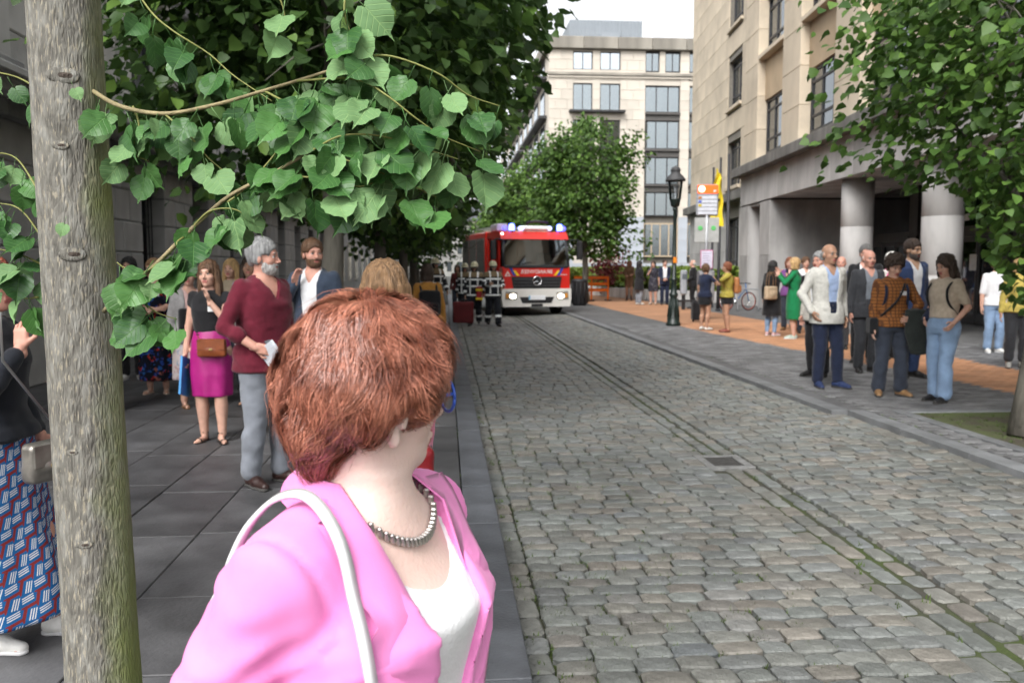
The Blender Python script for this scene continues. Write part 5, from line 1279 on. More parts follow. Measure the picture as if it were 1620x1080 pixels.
# ---- garments
def neck_cut(S_, K, depth=.03, w=.055, back=.0):
    H = K.H; c = np.array([K.lean[0], K.lean[1] + .03 * H * (1 if depth > 0 else 0), .845 * H])
    S_.ell((K.lean[0], K.lean[1] + .01, .85 * H), (w * 1.1, .075, .035 + back), .008, None, 's')
    if depth > .04: S_.func(lambda x, y, z: np.maximum(np.abs(x - K.lean[0]) - np.maximum((z - (.8 * H - depth)) * .55, -.01), .02 - (y - K.lean[1])), (-.2, 0, .8 * H - depth), (.2, .3, .9 * H), .004)
def top(K, m, parent, name='shirt', sleeve=1.0, hem=.5, inf=.012, depth=.03, opening=None, flare=0.0, wr=.004, collar=None, lod=0, arm_inf=None, seed=0, roll=False, neck_w=.055):
    """sleeve: 0 none, .5 elbow, 1 wrist. opening=(z_top,z_bot,w_top,w_bot): front left open"""
    S_ = Sdf(); H = K.H
    K.torso(S_, inf, max(hem, .47) * H, None, .02)
    if hem < .49 or flare:
        S_.loft([(hem * H, (.1 + flare) * H * 1.02 + inf, (.078 + flare * .8) * H + inf), (.5 * H, .1 * H + inf, .078 * H + inf), (.58 * H, .088 * H + inf, .066 * H + inf)], .03)
    if hem < .56 and not flare: S_.loft([(hem * H, .1 * H * (1 + (K.fat - 1) * .7) + inf + .014, .077 * H * K.fat + inf + .014), (.56 * H, .094 * H * (1 + (K.fat - 1) * .7) + inf + .006, .072 * H * K.fat + inf + .006)], .03)
    ai = inf * .75 if arm_inf is None else arm_inf
    for sd in (-1, 1):
        if sleeve > 0:
            K.arm(S_, sd, ai, sleeve, .03)
            if roll: e = K.E[sd] + (K.Wr[sd] - K.E[sd]) * max(0, (sleeve - .5) * 2 - .04); d = (K.Wr[sd] - K.E[sd]) * .08; S_.cap(e - d, e + d * .3, ai + .026 * H, ai + .024 * H, .006)
        else:
            S_.ell(K.S[sd] + np.array([sd * .055 * H, 0, -.03 * H]), (.042 * H, .07 * H, .1 * H), .01, None, 's')
    neck_cut(S_, K, depth, neck_w)
    if collar: a = np.array([K.lean[0], K.lean[1] - .005, .826 * H]); S_.cap(a, a + np.array([0, .004, .022 * H]), .037 * H + collar, .035 * H + collar, .008); S_.cap(a + np.array([0, .012, -.05]), a + np.array([0, .014, .06 * H]), .036 * H, .034 * H + collar * .3, .004, None, 's')
    if opening:
        zt, zb, wt, wb = opening
        S_.func(lambda x, y, z: np.maximum(np.maximum(np.abs(x - K.lean[0] * 1.0) - (wb + (wt - wb) * np.clip((z - zb * H) / ((zt - zb) * H), 0, 1)), K.lean[1] * .6 + .01 - y), zb * H - z), (-.3, -.02, zb * H - .02), (.3, .4, .9 * H), .005)
    if sleeve > 0 and not roll and sleeve < .98: pass
    V, Q = S_.mesh(.0125 if lod == 0 else .016); V = wrinkle(V, Q, wr, (13, 13, 20), seed)
    return link(name, mesh_np(name, V, Q, m, True), parent)
def trousers(K, m, parent, name='trousers', inf=.014, upto=.97, wide=.015, waist=.6, wr=.005, lod=0, seed=0):
    S_ = Sdf(); K.torso(S_, inf * .85, None, waist * K.H, .02)
    for sd in (-1, 1): K.leg(S_, sd, inf, upto, .03, wide=wide)
    V, Q = S_.mesh(.0125 if lod == 0 else .016); V = wrinkle(V, Q, wr, (11, 11, 16), seed)
    return link(name, mesh_np(name, V, Q, m, True), parent)
def skirt(K, m, parent, name='skirt', z0=.28, z1=.62, w0=.12, inf=.012, folds=0, amp=.01, lod=0, cy=0.0, seed=0):
    H = K.H; S_ = Sdf(); mid = (z0 + .5) / 2
    fold = (lambda x, y, z: amp * np.clip((.52 * H - z) / (.3 * H), 0, 1) * np.sin(np.arctan2(y, x) * folds + seed)) if folds else None
    fx = (K.An[1][0] + K.An[-1][0]) * .5; fy = (K.An[1][1] + K.An[-1][1]) * .5
    S_.loft([(z0 * H, w0 * H, w0 * H * .74, fx * .6, fy * .6 + cy), (mid * H, (w0 * .5 + .052) * H + inf, (w0 * .37 + .042) * H + inf, fx * .3, fy * .3), (.5 * H, .102 * H + inf, .08 * H + inf), (.55 * H, .096 * H + inf, .074 * H + inf), (z1 * H, .078 * H + inf, .06 * H + inf)], .01, fold=fold)
    V, Q = S_.mesh(.0125 if lod == 0 else .016); V = wrinkle(V, Q, .004, (9, 9, 5), seed)
    return link(name, mesh_np(name, V, Q, m, True), parent)
M_sole = mat('shoe_sole', (.05, .048, .045), .8)
def shoes(K, m, parent, kind='shoe', sole=None, lod=0, name=None):
    for sd in (-1, 1):
        ft, ang = K.Ft[sd]; c, sn = math.cos(ang), math.sin(ang); R = np.array([[c, -sn, 0], [sn, c, 0], [0, 0, 1]]); X = (R, ft); q = K.q * (1.0 if K.male else .92); S_ = Sdf()
        P = lambda *p: tuple(np.array(p) * q)
        if kind in ('shoe', 'boot', 'trainer'):
            S_.cap(P(0, -.055, .045), P(0, .06, .042), .04 * q, .041 * q, .01, X); S_.cap(P(0, .06, .04), P(.008 * sd * -1, .16, .026), .042 * q, .03 * q, .02, X); S_.cap(P(0, -.035, .05), P(0, -.03, .1), .04 * q, .037 * q, .02, X)
            if kind == 'boot': S_.cap(P(0, -.03, .08), tuple(R.T @ (K.An[sd] + (K.Kn[sd] - K.An[sd]) * .75 - ft)), .042 * q, .055 * q, .02, X)
            else: S_.ell(P(0, -.03, .135), P(.03, .035, .035), .006, X, 's')
            S_.box(P(-.2, -.3, -.2), P(.2, .3, .012), .0, X, 's')
            V, Q = S_.mesh(.0085 if lod == 0 else .012); o = link(name or ('boot' if kind == 'boot' else 'shoe'), mesh_np('shoe', V, Q, m, True), parent)
            T = Sdf(); T.cap(P(0, -.055, .01), P(0, .06, .01), .041 * q, .042 * q, .01, X); T.cap(P(0, .06, .01), P(0, .165, .01), .042 * q, .031 * q, .02, X); T.box(P(-.2, -.3, -.2), P(.2, .3, .0), 0, X, 's'); T.box(P(-.2, -.3, .022), P(.2, .3, .2), 0, X, 's')
            V, Q = T.mesh(.008 if lod == 0 else .012); link('sole', mesh_np('sole', V, Q, sole or M_sole, True), o)
        else:                                            # strappy sandal: thin sole and straps over the bare foot
            b = MB(); tr = lambda p: tuple(R @ (np.array(p) * q) + ft)
            out = [(-.034, -.075), (-.04, .05), (-.042, .11), (-.02, .165), (.02, .165), (.042, .11), (.04, .05), (.034, -.075)]
            b.prism([(x, y) for x, y in out], .001, .012, 'z'); b.v = [tr(v) for v in b.v]
            for pts in ([(-.04, .1, .01), (-.03, .105, .045), (0, .108, .053), (.03, .105, .045), (.04, .1, .01)], [(-.036, -.03, .01), (-.04, -.03, .06), (-.036, -.03, .098), (0, .012, .1), (.036, -.03, .098), (0, -.075, .098), (-.036, -.03, .098)]):
                t = MB().tube(pts, .0085, 6, flat=.5); b.add([tr(v) for v in t.v], t.f, 0, True)
            if kind == 'heel': t = MB().tube([(0, -.06, .0), (0, -.065, .03)], [.011, .02], 6); b.add([tr(v) for v in t.v], t.f)
            b.build(name or 'sandal', m, parent)
def badge(K, parent, x=.07, z=.72, w=.075, h=.045, y=None, m=None):
    b = K.H; yy = y if y is not None else None
    f = np.interp(z, [r[0] for r in (MALE if K.male else FEM)], [r[2] for r in (MALE if K.male else FEM)]) * b
    wd = np.interp(z, [r[0] for r in (MALE if K.male else FEM)], [r[1] for r in (MALE if K.male else FEM)]) * b
    yy = f * (1 - (abs(x) / wd) ** 2.3) ** (1 / 2.3) + .02 + K.lean[1] * .7 if y is None else y
    return MB().box(-w / 2, w / 2, 0, .003, -h / 2, h / 2, 0, .001).build('name_badge', m or mat('badge_white', (.75, .75, .75), .5, var=.03), parent, (x + K.lean[0] * .7, yy, z * b), (0, 0, -x * 3.2))
def person(label, X, Y, face, H=1.72, male=True, skin='fair', hr=('short', 'brown'), pose=None, fat=1.0, lod=1, z=0.0, group=None, brow=None):
    pose = pose or {}
    t = thing('person', label, 'person', (X, Y, z), R_(face), group)
    K = Skel(H, male, pose, fat); K.t = t; K.pose = pose; K.lod = lod
    bm = HR[brow or (hr[1] if hr and hr[1] not in ('white',) else 'grey')]
    body(K, SK[skin], bm, t, pose, lod)
    if hr and hr[0]: hair(K, hr[0], HR[hr[1]], t, lod, int(abs(X * 100)) % 97)
    return K
# ---------------- fabrics with a print
def pattern_mat(name, kind, cols, cell=.06):
    m = bpy.data.materials.new(name); m.use_nodes = True; MATS[name] = m; N, L, P = nodes_of(m)
    tc = N.new('ShaderNodeTexCoord'); P.inputs['Roughness'].default_value = .85; P.inputs['Specular IOR Level'].default_value = .2
    def mth(op, a, b=None, c=None):
        n = N.new('ShaderNodeMath'); n.operation = op
        for i, q in enumerate((a, b, c)):
            if q is None: continue
            if isinstance(q, (int, float)): n.inputs[i].default_value = q
            else: L.new(q, n.inputs[i])
        return n.outputs[0]
    sp = N.new('ShaderNodeSeparateXYZ'); L.new(tc.outputs['Object'], sp.inputs[0])
    def mix(f, a, b):
        x = N.new('ShaderNodeMix'); x.data_type = 'RGBA'; L.new(f, x.inputs[0])
        for i, q in ((6, a), (7, b)):
            if isinstance(q, tuple): x.inputs[i].default_value = (*q, 1)
            else: L.new(q, x.inputs[i])
        return x.outputs[2]
    if kind == 'dashes':                                 # parallelogram blocks with three white strokes, turned from cell to cell
        ang = mth('MULTIPLY', mth('ARCTAN2', sp.outputs[1], sp.outputs[0]), .26)
        u = mth('DIVIDE', ang, cell); v = mth('DIVIDE', sp.outputs[2], cell * .9)
        par = mth('MODULO', mth('ADD', mth('ADD', mth('FLOOR', u), mth('FLOOR', v)), 1000), 2)
        cu, cv = mth('FRACT', u), mth('FRACT', v)
        a = mth('ADD', mth('MULTIPLY', cu, mth('SUBTRACT', 1, par)), mth('MULTIPLY', cv, par)); b = mth('ADD', mth('MULTIPLY', cv, mth('SUBTRACT', 1, par)), mth('MULTIPLY', cu, par))
        b = mth('SUBTRACT', b, mth('MULTIPLY', a, .3))
        ins = lambda q, lo, hi: mth('MULTIPLY', mth('GREATER_THAN', q, lo), mth('LESS_THAN', q, hi))
        red = ins(b, -.14, .1); wh = mth('MULTIPLY', mth('MULTIPLY', ins(b, .26, .74), mth('LESS_THAN', mth('FRACT', mth('MULTIPLY', b, 6)), .5)), ins(a, .1, .9))
        col = mix(wh, mix(red, cols[0], cols[1]), cols[2])
    elif kind == 'floral':
        vo = N.new('ShaderNodeTexVoronoi'); vo.inputs['Scale'].default_value = 1 / cell; L.new(tc.outputs['Object'], vo.inputs['Vector'])
        cr = N.new('ShaderNodeValToRGB'); cr.color_ramp.interpolation = 'CONSTANT'
        ramp(cr, [(i / len(cols), c) for i, c in enumerate(cols)]); s2 = N.new('ShaderNodeSeparateColor'); L.new(vo.outputs['Color'], s2.inputs[0]); L.new(s2.outputs[0], cr.inputs[0])
        no = N.new('ShaderNodeTexNoise'); no.inputs['Scale'].default_value = 1.3 / cell; L.new(tc.outputs['Object'], no.inputs['Vector'])
        col = mix(mth('GREATER_THAN', no.outputs['Fac'], .52), cols[0], cr.outputs[0])
    else:                                                # check
        g = lambda q: mth('LESS_THAN', mth('FRACT', mth('DIVIDE', q, cell)), .3)
        col = mix(mth('MAXIMUM', g(mth('ADD', sp.outputs[0], mth('MULTIPLY', sp.outputs[1], .8))), g(sp.outputs[2])), cols[0], cols[1])
    L.new(col, P.inputs['Base Color']); return m
LEA = lambda k, c, r=.45: mat('leather_' + k, c, r, var=.2, scale=12, bump=.15, bscale=90)
B_shoe = LEA('black', (.015, .014, .014), .4); Br_shoe = LEA('brown', (.2, .11, .05)); W_shoe = LEA('white', (.7, .69, .66), .5)
C_black = cloth('black', (.013, .013, .015)); C_white = cloth('white', (.7, .71, .73), var=.05); C_navy = cloth('navy', (.014, .02, .045)); C_char = cloth('charcoal', (.04, .042, .048)); C_blue = cloth('midblue', (.03, .05, .12)); C_lblue = cloth('lightblue', (.36, .46, .68))
C_jean = cloth('jeans_light', (.22, .32, .48), var=.25, sc=5); C_djean = cloth('jeans_dark', (.035, .042, .06), var=.25, sc=6); C_gjean = cloth('jeans_grey', (.2, .215, .245), var=.22, sc=6)
def suit(K, jm, tm, sm, shoe=None, op=(.8, .56, .075, .025), fat=0):
    l = K.lod
    top(K, sm, K.t, 'shirt', .9, .58, .006, .05, collar=.004, lod=l); trousers(K, tm, K.t, waist=.6, lod=l, seed=3)
    top(K, jm, K.t, 'jacket', .97, .45, .02, .03, opening=op, lod=l, seed=5, neck_w=.062, wr=.005); shoes(K, shoe or B_shoe, K.t, lod=l)
    for k in (0, 1): MB().sphere((0, 0, 0), .011, 8, 5, sc=(1, .4, 1)).build('button', mat('button', (.06, .05, .05), .4), K.t, (.035, .12 * K.H * .72 + .03 + K.lean[1] * .5, (.575 - .035 * k) * K.H))
def rect_bag(name, label, loc, rz, w, h, d, m, strap=None, straps=2, strap_h=.2, cat='bag', flap=True, rx=0.0):
    """soft handbag: pillow body, flap, clasp, arched handles"""
    t = thing(name, label, cat, loc, R_(rz))
    S_ = Sdf(); S_.box((-w / 2, -d / 2, -h / 2), (w / 2, d / 2, h / 2), r=min(d, h, w) * .3); S_.ell((0, 0, -h * .12), (w * .46, d * .68, h * .38), .02)
    V, Q = S_.mesh(max(.009, min(w, h) / 24)); V = wrinkle(V, Q, .003, (18, 18, 18), 2); link('bag_body', mesh_np('bag_body', V, Q, m, True), t)
    if flap:
        MB().box(-w * .47, w * .47, d * .5, d * .5 + .008, -h * .1, h * .47, 0, .003).build('flap', m, t); MB().box(-.015, .015, d * .5 + .008, d * .5 + .016, -h * .12, -h * .02, 0, .003).build('clasp', mat('brass', (.5, .38, .15), .35, metal=.9), t)
    for k in range(straps):
        y = (k - .5 * (straps - 1)) * d * .7
        pts = catmull([(-w * .32, y, h * .42), (-w * .27, y, h * .5 + strap_h * .7), (0, y, h * .5 + strap_h), (w * .27, y, h * .5 + strap_h * .7), (w * .32, y, h * .42)], 5)
        MB().tube(pts, .008, 6).build('handle', strap or m, t)
    return t
def backpack(label, K, m, side=-1, w=.3, h=.42, dz=0.0, dy=0.0):
    """worn on the back of K"""
    t = thing('backpack', label, 'backpack', K.t.location, K.t.rotation_euler.z)
    H = K.H; y0 = -(.076 * H) - .08 + dy + K.lean[1] * .7; z0 = .665 * H + dz; x0 = K.lean[0] * .7
    S_ = Sdf(); S_.box((x0 - w / 2, y0 - .07, z0 - h / 2), (x0 + w / 2, y0 + .06, z0 + h / 2), r=.055); S_.box((x0 - w * .38, y0 - .12, z0 - h * .42), (x0 + w * .38, y0 - .03, z0 + h * .02), .02, r=.04)
    V, Q = S_.mesh(.013); V = wrinkle(V, Q, .004, (14, 14, 14), 4); link('bag_body', mesh_np('bag_body', V, Q, m, True), t)
    for sd in (-1, 1):
        x = x0 + sd * .075 * H * .9; f = .078 * H + .026
        pts = catmull([(x, y0 + .05, z0 + h * .42), (x * 1.04, -.02 + K.lean[1], .826 * H), (x * 1.08, f * .8 + K.lean[1], .77 * H), (x * 1.15, f * .75 + K.lean[1] * .8, .68 * H), (x * 1.3, -.02, z0 - h * .35)], 5)
        MB().tube(pts, .017, 7, flat=.45).build('shoulder_strap', m, t)
    return t
def cross_strap(name, K, m, parent, w=.009, sgn=1, z_lo=.56):
    H = K.H; f = .08 * H + .03
    pts = catmull([(-sgn * .07 * H, -.03, .825 * H), (-sgn * .05 * H, f * .75, .79 * H), (0, f, .69 * H), (sgn * .075 * H, f * .75, .6 * H), (sgn * .1 * H, .03, z_lo * H)], 6)
    return MB().tube(pts, w, 6, flat=.5).build(name, m, parent)
def held_sheet(name, label, K, sd, w, h, m, off=(0, .02, -.1), rot=(0, 0, 0), cat='folder', th=.012):
    p = K.t.matrix_basis @ Vector(tuple(K.Wr[sd] + np.array(off)))
    o = thing(name, label, cat, p, 0); o.rotation_euler = (rot[0], rot[1], K.t.rotation_euler.z + rot[2])
    MB().box(-w / 2, w / 2, -th / 2, th / 2, -h / 2, h / 2, 0, .002).build('cover', m, o); MB().box(-w / 2 + .006, w / 2 - .003, -th / 2 - .003, -th / 2, -h / 2 + .006, h / 2 - .006).build('sheets', mat('paper', (.75, .75, .72), .8), o)
    return o
bpy.context.view_layer.update()
ARMS = dict(cross=dict(rh=(-.04, .19, 1.1), lh=(.05, .2, 1.06), rhp=(1, .1, -.6), lhp=(-1, .1, -.6), rw=(-1, .25, .1), lw=(1, .3, .1), rc=.2, lc=.3),
            mouth_l=dict(lh=(-.05, .17, 1.36), lhp=(-.5, .2, -1), lw=(.25, -.12, 1), lc=.45), mouth_r=dict(rh=(.06, .17, 1.38), rhp=(.5, .2, -1), rw=(-.2, -.1, 1), rc=.45),
            phone_r=dict(rh=(.16, .33, 1.36), rhp=(.6, -.2, -1), rw=(-.1, .5, 1), rc=.7), hips=dict(rh=(.2, .1, .93), rhp=(1, -1, 0)),
            front=dict(rh=(.08, .22, .98), lh=(-.08, .22, .98), rw=(-.7, .5, .1), lw=(.7, .5, .1), rc=.5, lc=.5))
def A_(*ks, **kw):
    d = {}
    for k in ks: d.update(ARMS[k])
    d.update(kw); return d

# ---------------- left pavement
K = person('woman in black top and magenta satin skirt covering her mouth with one hand', -2.1, 7.8, 178, 1.63, False, 'fair', ('long', 'brown'), A_('mouth_l', head=(-.12, .0, .05), rh=(.24, .04, .8), rf=(.09, .02, -.2), lf=(-.1, .08, .5)), 1.06, 0)
top(K, C_black, K.t, 'top', .12, .585, .008, .03, lod=0); skirt(K, mat('cloth_magenta_satin', (.33, .012, .155), .38, var=.12, scale=8, spec=.5, bump=.1), K.t, 'skirt', .255, .62, .105, .012, 7, .006, 0, 0, 1); shoes(K, B_shoe, K.t, 'heel'); badge(K, K.t, -.06, .735)
p = K.t.matrix_basis @ Vector((-.06, .17, .86)); bg = rect_bag('shoulder_bag', 'chestnut leather clutch bag at the waist of the magenta skirt', p, 178, .25, .16, .07, LEA('chestnut', (.19, .05, .015), .35), straps=0)
MB().tube(catmull([(.11, -.02, .06), (.2, -.16, .2), (.16, -.2, .5), (.0, -.1, .58)], 5), .004, 5).build('strap', LEA('chestnut', (.19, .05, .015)), bg)
held_sheet('folder', 'thin blue folder hanging from the hand beside the magenta skirt', K, 1, .02, .34, mat('folder_blue', (.03, .22, .5), .45), (0, .03, -.2), (.25, 0, 0), th=.24)

K = person('bearded grey haired man in burgundy shirt and grey jeans looking over', -1.3, 6.2, 232, 1.77, True, 'pink', ('short', 'grey'), dict(head=(.55, .0, 0), rh=(.2, .16, 1.0), rhp=(.9, -.9, -.2), rw=(-.4, .9, -.2), rc=.8, lh=(-.2, .15, .95), rf=(.12, .0, -.25), lf=(-.11, .05, .25)), 1.14, 0)
beard(K, hair_mat('beardgrey', (.3, .29, .28)), K.t); top(K, cloth('burgundy', (.125, .012, .026)), K.t, 'shirt', .74, .47, .018, .075, collar=.004, roll=True, wr=.007); trousers(K, C_gjean, K.t, wide=.016, wr=.007); shoes(K, LEA('oxblood', (.03, .014, .012), .4), K.t)
held_sheet('papers', 'white leaflets held at the hip by the man in burgundy', K, 1, .02, .16, mat('leaflet', (.7, .74, .8), .6), (-.05, .1, -.05), (.5, .4, 0), 'papers', th=.2)

K = person('dark haired woman in black coat and trousers with white shoes by the stone plinth', -4.4, 12.3, 195, 1.72, False, 'fair', ('long', 'black'), A_('front', head=(-.3, 0, 0)), 1.0, 1)
top(K, C_black, K.t, 'coat', .97, .5, .02, .05, lod=1); trousers(K, C_black, K.t, lod=1); shoes(K, W_shoe, K.t, 'trainer', MATS['cloth_white'], 1)
p = K.t.matrix_basis @ Vector((.2, .08, .95)); rect_bag('handbag', 'tan handbag carried by the woman in black beside the plinth', p, 195, .28, .22, .1, LEA('tanbag', (.3, .13, .04)), straps=1)
FLO = pattern_mat('floral_print', 'floral', [(.008, .01, .02), (.02, .06, .3), (.45, .03, .02), (.012, .012, .03), (.3, .1, .08), (.02, .1, .35), (.01, .01, .02)], .05)
K = person('woman in long dark floral dress with her arms crossed', -3.6, 10.9, 185, 1.68, False, 'fair', ('tied', 'ltbrown'), A_('cross', head=(-.4, 0, 0)), 1.05, 1)
skirt(K, FLO, K.t, 'dress_skirt', .1, .62, .13, .012, 8, .01, 1); top(K, FLO, K.t, 'dress_bodice', .42, .58, .014, .07, lod=1); shoes(K, LEA('nude', (.5, .4, .33)), K.t, 'heel'); badge(K, K.t, -.05, .735)
K = person('dark haired woman in pale print dress and grey cardigan turning aside', -2.85, 9.75, 215, 1.6, False, 'fair', ('tied', 'black'), dict(head=(-.5, 0, 0), rf=(.08, -.02, -.1), lf=(-.08, .12, .1)), 1.05, 1)
PAL = pattern_mat('pale_print', 'floral', [(.55, .48, .47), (.45, .3, .3), (.55, .5, .5), (.3, .34, .42), (.58, .5, .48)], .05)
skirt(K, PAL, K.t, 'dress_skirt', .2, .62, .12, .01, 7, .008, 1); top(K, cloth('coralvest', (.6, .4, .38)), K.t, 'dress_bodice', .3, .58, .01, .08, lod=1); top(K, cloth('greycardi', (.3, .29, .29)), K.t, 'cardigan', .9, .46, .02, .03, opening=(.8, .46, .08, .1), lod=1); shoes(K, Br_shoe, K.t, 'sandal')
p = K.t.matrix_basis @ Vector((.02, .17, .95)); rect_bag('shoulder_bag', 'black bag in front of the woman in the pale print dress', p, 215, .3, .34, .1, C_black, straps=0, flap=False)
K = person('brown haired woman in light blouse standing behind the man in burgundy', -2.22, 9.95, 185, 1.7, False, 'tan', ('long', 'dkbrown'), A_('front', head=(-.1, .1, 0), lf=(-.12, .1, .3)), 1.0, 1)
top(K, C_lblue, K.t, 'blouse', .6, .58, .012, .06, lod=1); skirt(K, PAL, K.t, 'skirt', .32, .62, .11, .012, 0, lod=1); shoes(K, B_shoe, K.t, 'heel')
held_sheet('document_folder', 'pale blue document folder held at chest height by the light blouse', K, 1, .2, .28, mat('folder_pale', (.55, .6, .68), .6), (-.1, .09, .28), (-.2, 0, 0))
K = person('fair blond woman half hidden between the magenta skirt woman and the light blouse', at(366, 425, 11.2).x, 11.2, 170, 1.68, False, 'fair', ('long', 'blond'), {}, 1.0, 1)
top(K, cloth('sand', (.4, .33, .24)), K.t, 'jumper', .95, .5, .018, .03, lod=1); trousers(K, C_djean, K.t, lod=1); shoes(K, B_shoe, K.t, lod=1)
K = person('bald man half hidden behind the shoulder of the man in burgundy', at(411, 425, 11.5).x, 11.5, 190, 1.72, True, 'pink', ('bald', 'grey'), {}, 1.0, 1)
suit(K, C_char, C_char, C_white)
K = person('bearded man in blue suit and open white shirt raising a hand to his mouth', at(497, 425, 8.1).x, 8.1, 165, 1.83, True, 'pink', ('short', 'brown'), A_('mouth_r', head=(.75, 0, 0), rh=(.1, .2, 1.35)), 1.0, 0)
beard(K, HR['brown'], K.t); suit(K, cloth('slateblue', (.04, .055, .085)), cloth('slateblue', (.04, .055, .085)), C_white, op=(.81, .5, .085, .05))
K = person('man in light blue shirt mostly hidden behind the near tree trunk', at(160, 425, 9.5).x, 9.5, 200, 1.72, True, 'fair', ('short', 'brown'), {}, 1.0, 1)
top(K, C_lblue, K.t, 'shirt', .8, .5, .016, .05, lod=1); trousers(K, C_black, K.t, lod=1); shoes(K, B_shoe, K.t, lod=1)
K = person('ginger haired woman glimpsed beside the big red hairdo', at(597, 425, 10).x, 10, 170, 1.62, False, 'pink', ('bob', 'auburn'), {}, 1.0, 1)
top(K, cloth('rust', (.3, .1, .04)), K.t, 'top', .9, .5, .016, .04, lod=1); trousers(K, C_djean, K.t, lod=1); shoes(K, B_shoe, K.t, lod=1)
K = person('person in mustard jacket walking beyond the brown hair', at(676, 425, 12).x, 12, 10, 1.62, False, 'fair', ('bob', 'dkbrown'), {}, 1.0, 1)
top(K, cloth('mustard', (.4, .19, .04)), K.t, 'jacket', .97, .46, .025, .03, lod=1); trousers(K, C_djean, K.t, lod=1); shoes(K, B_shoe, K.t, lod=1); backpack('black backpack on the mustard jacket', K, C_black, h=.36)
# woman with brown hair right in front of the pink jacket
K = person('woman with streaked brown hair and pink coat seen from behind', -.235, 3.35, 8, 1.585, False, 'fair', ('long', 'ltbrown'), dict(rh=(.17, .06, .62), lh=(-.2, .1, .8), head=(-.15, 0, 0)), 1.0, 0)
top(K, cloth('rosepink', (.62, .2, .3)), K.t, 'coat', .97, .37, .01, .03, flare=.002, lod=0); trousers(K, C_djean, K.t); shoes(K, B_shoe, K.t)
rect_bag('tote_bag', 'deep red bag beside the pink coat', (-.12, 3.26, .74), 8, .14, .26, .1, LEA('deepred', (.2, .008, .012)), straps=1, flap=False)
# red haired woman at the left edge
PRT = pattern_mat('dash_print', 'dashes', [(.014, .11, .3), (.22, .03, .03), (.66, .66, .66)], .058)
K = person('red haired woman in black top and blue printed skirt behind the near trunk', -1.86, 3.6, 262, 1.62, False, 'pink', ('shortwoman', 'red'), dict(head=(.1, -.05, 0), rh=(.06, .2, 1.34), rhp=(.5, .2, -1), rw=(-.1, .0, 1), rc=.6, lh=(-.18, .12, .9), rf=(.1, .02, -.1), lf=(-.1, .22, .1)), 1.08, 0)
top(K, cloth('blackknit', (.012, .014, .02)), K.t, 'top', .9, .535, .016, .03, wr=.006); skirt(K, PRT, K.t, 'skirt', .085, .6, .15, .016, 6, .012, 0, .05, 2); shoes(K, W_shoe, K.t, 'shoe', mat('white_sole', (.6, .6, .6), .6))
p = K.t.matrix_basis @ Vector((-.02, .2, .84)); bg = rect_bag('shoulder_bag', 'small pewter metallic bag on a chain against the blue printed skirt', (-1.57, 3.43, .8), 240, .17, .16, .08, mat('pewter', (.3, .28, .25), .35, metal=.8, scale=15, var=.3), straps=0)
MB().tube([(-.09, 0, .07), (.22, .1, .42), (.3, .22, .6)], .005, 6).build('chain', mat('chain_silver', (.6, .6, .58), .3, metal=.9), bg)

# ---------------- firefighters
C_turn = cloth('turnout_navy', (.014, .016, .022)); C_gold = cloth('turnout_tan', (.2, .15, .085)); M_refl = mat('reflective_tape', (.92, .95, .95), .35, var=.02)
M_helm = mat('helmet_cream', (.55, .53, .36), .35, var=.08)
def strip_from(o, K, sel, name='reflective_strip'):
    me = o.data; n = len(me.polygons); V = np.empty(len(me.vertices) * 3); me.vertices.foreach_get('co', V); V = V.reshape(-1, 3)
    Q = np.array([tuple(p.vertices) for p in me.polygons]); c = V[Q].mean(1); s_ = sel(c)
    if not s_.any(): return
    N = vnormals(V, Q); u, inv = np.unique(Q[s_], return_inverse=True)
    link(name, mesh_np(name, V[u] + N[u] * .006, inv.reshape(-1, 4), M_refl, True), K.t)
def seg_t(c, a, b):
    d = b - a; t = ((c - a) @ d) / (d @ d); r = np.linalg.norm(c - a - t[:, None] * d, axis=1); return t, r
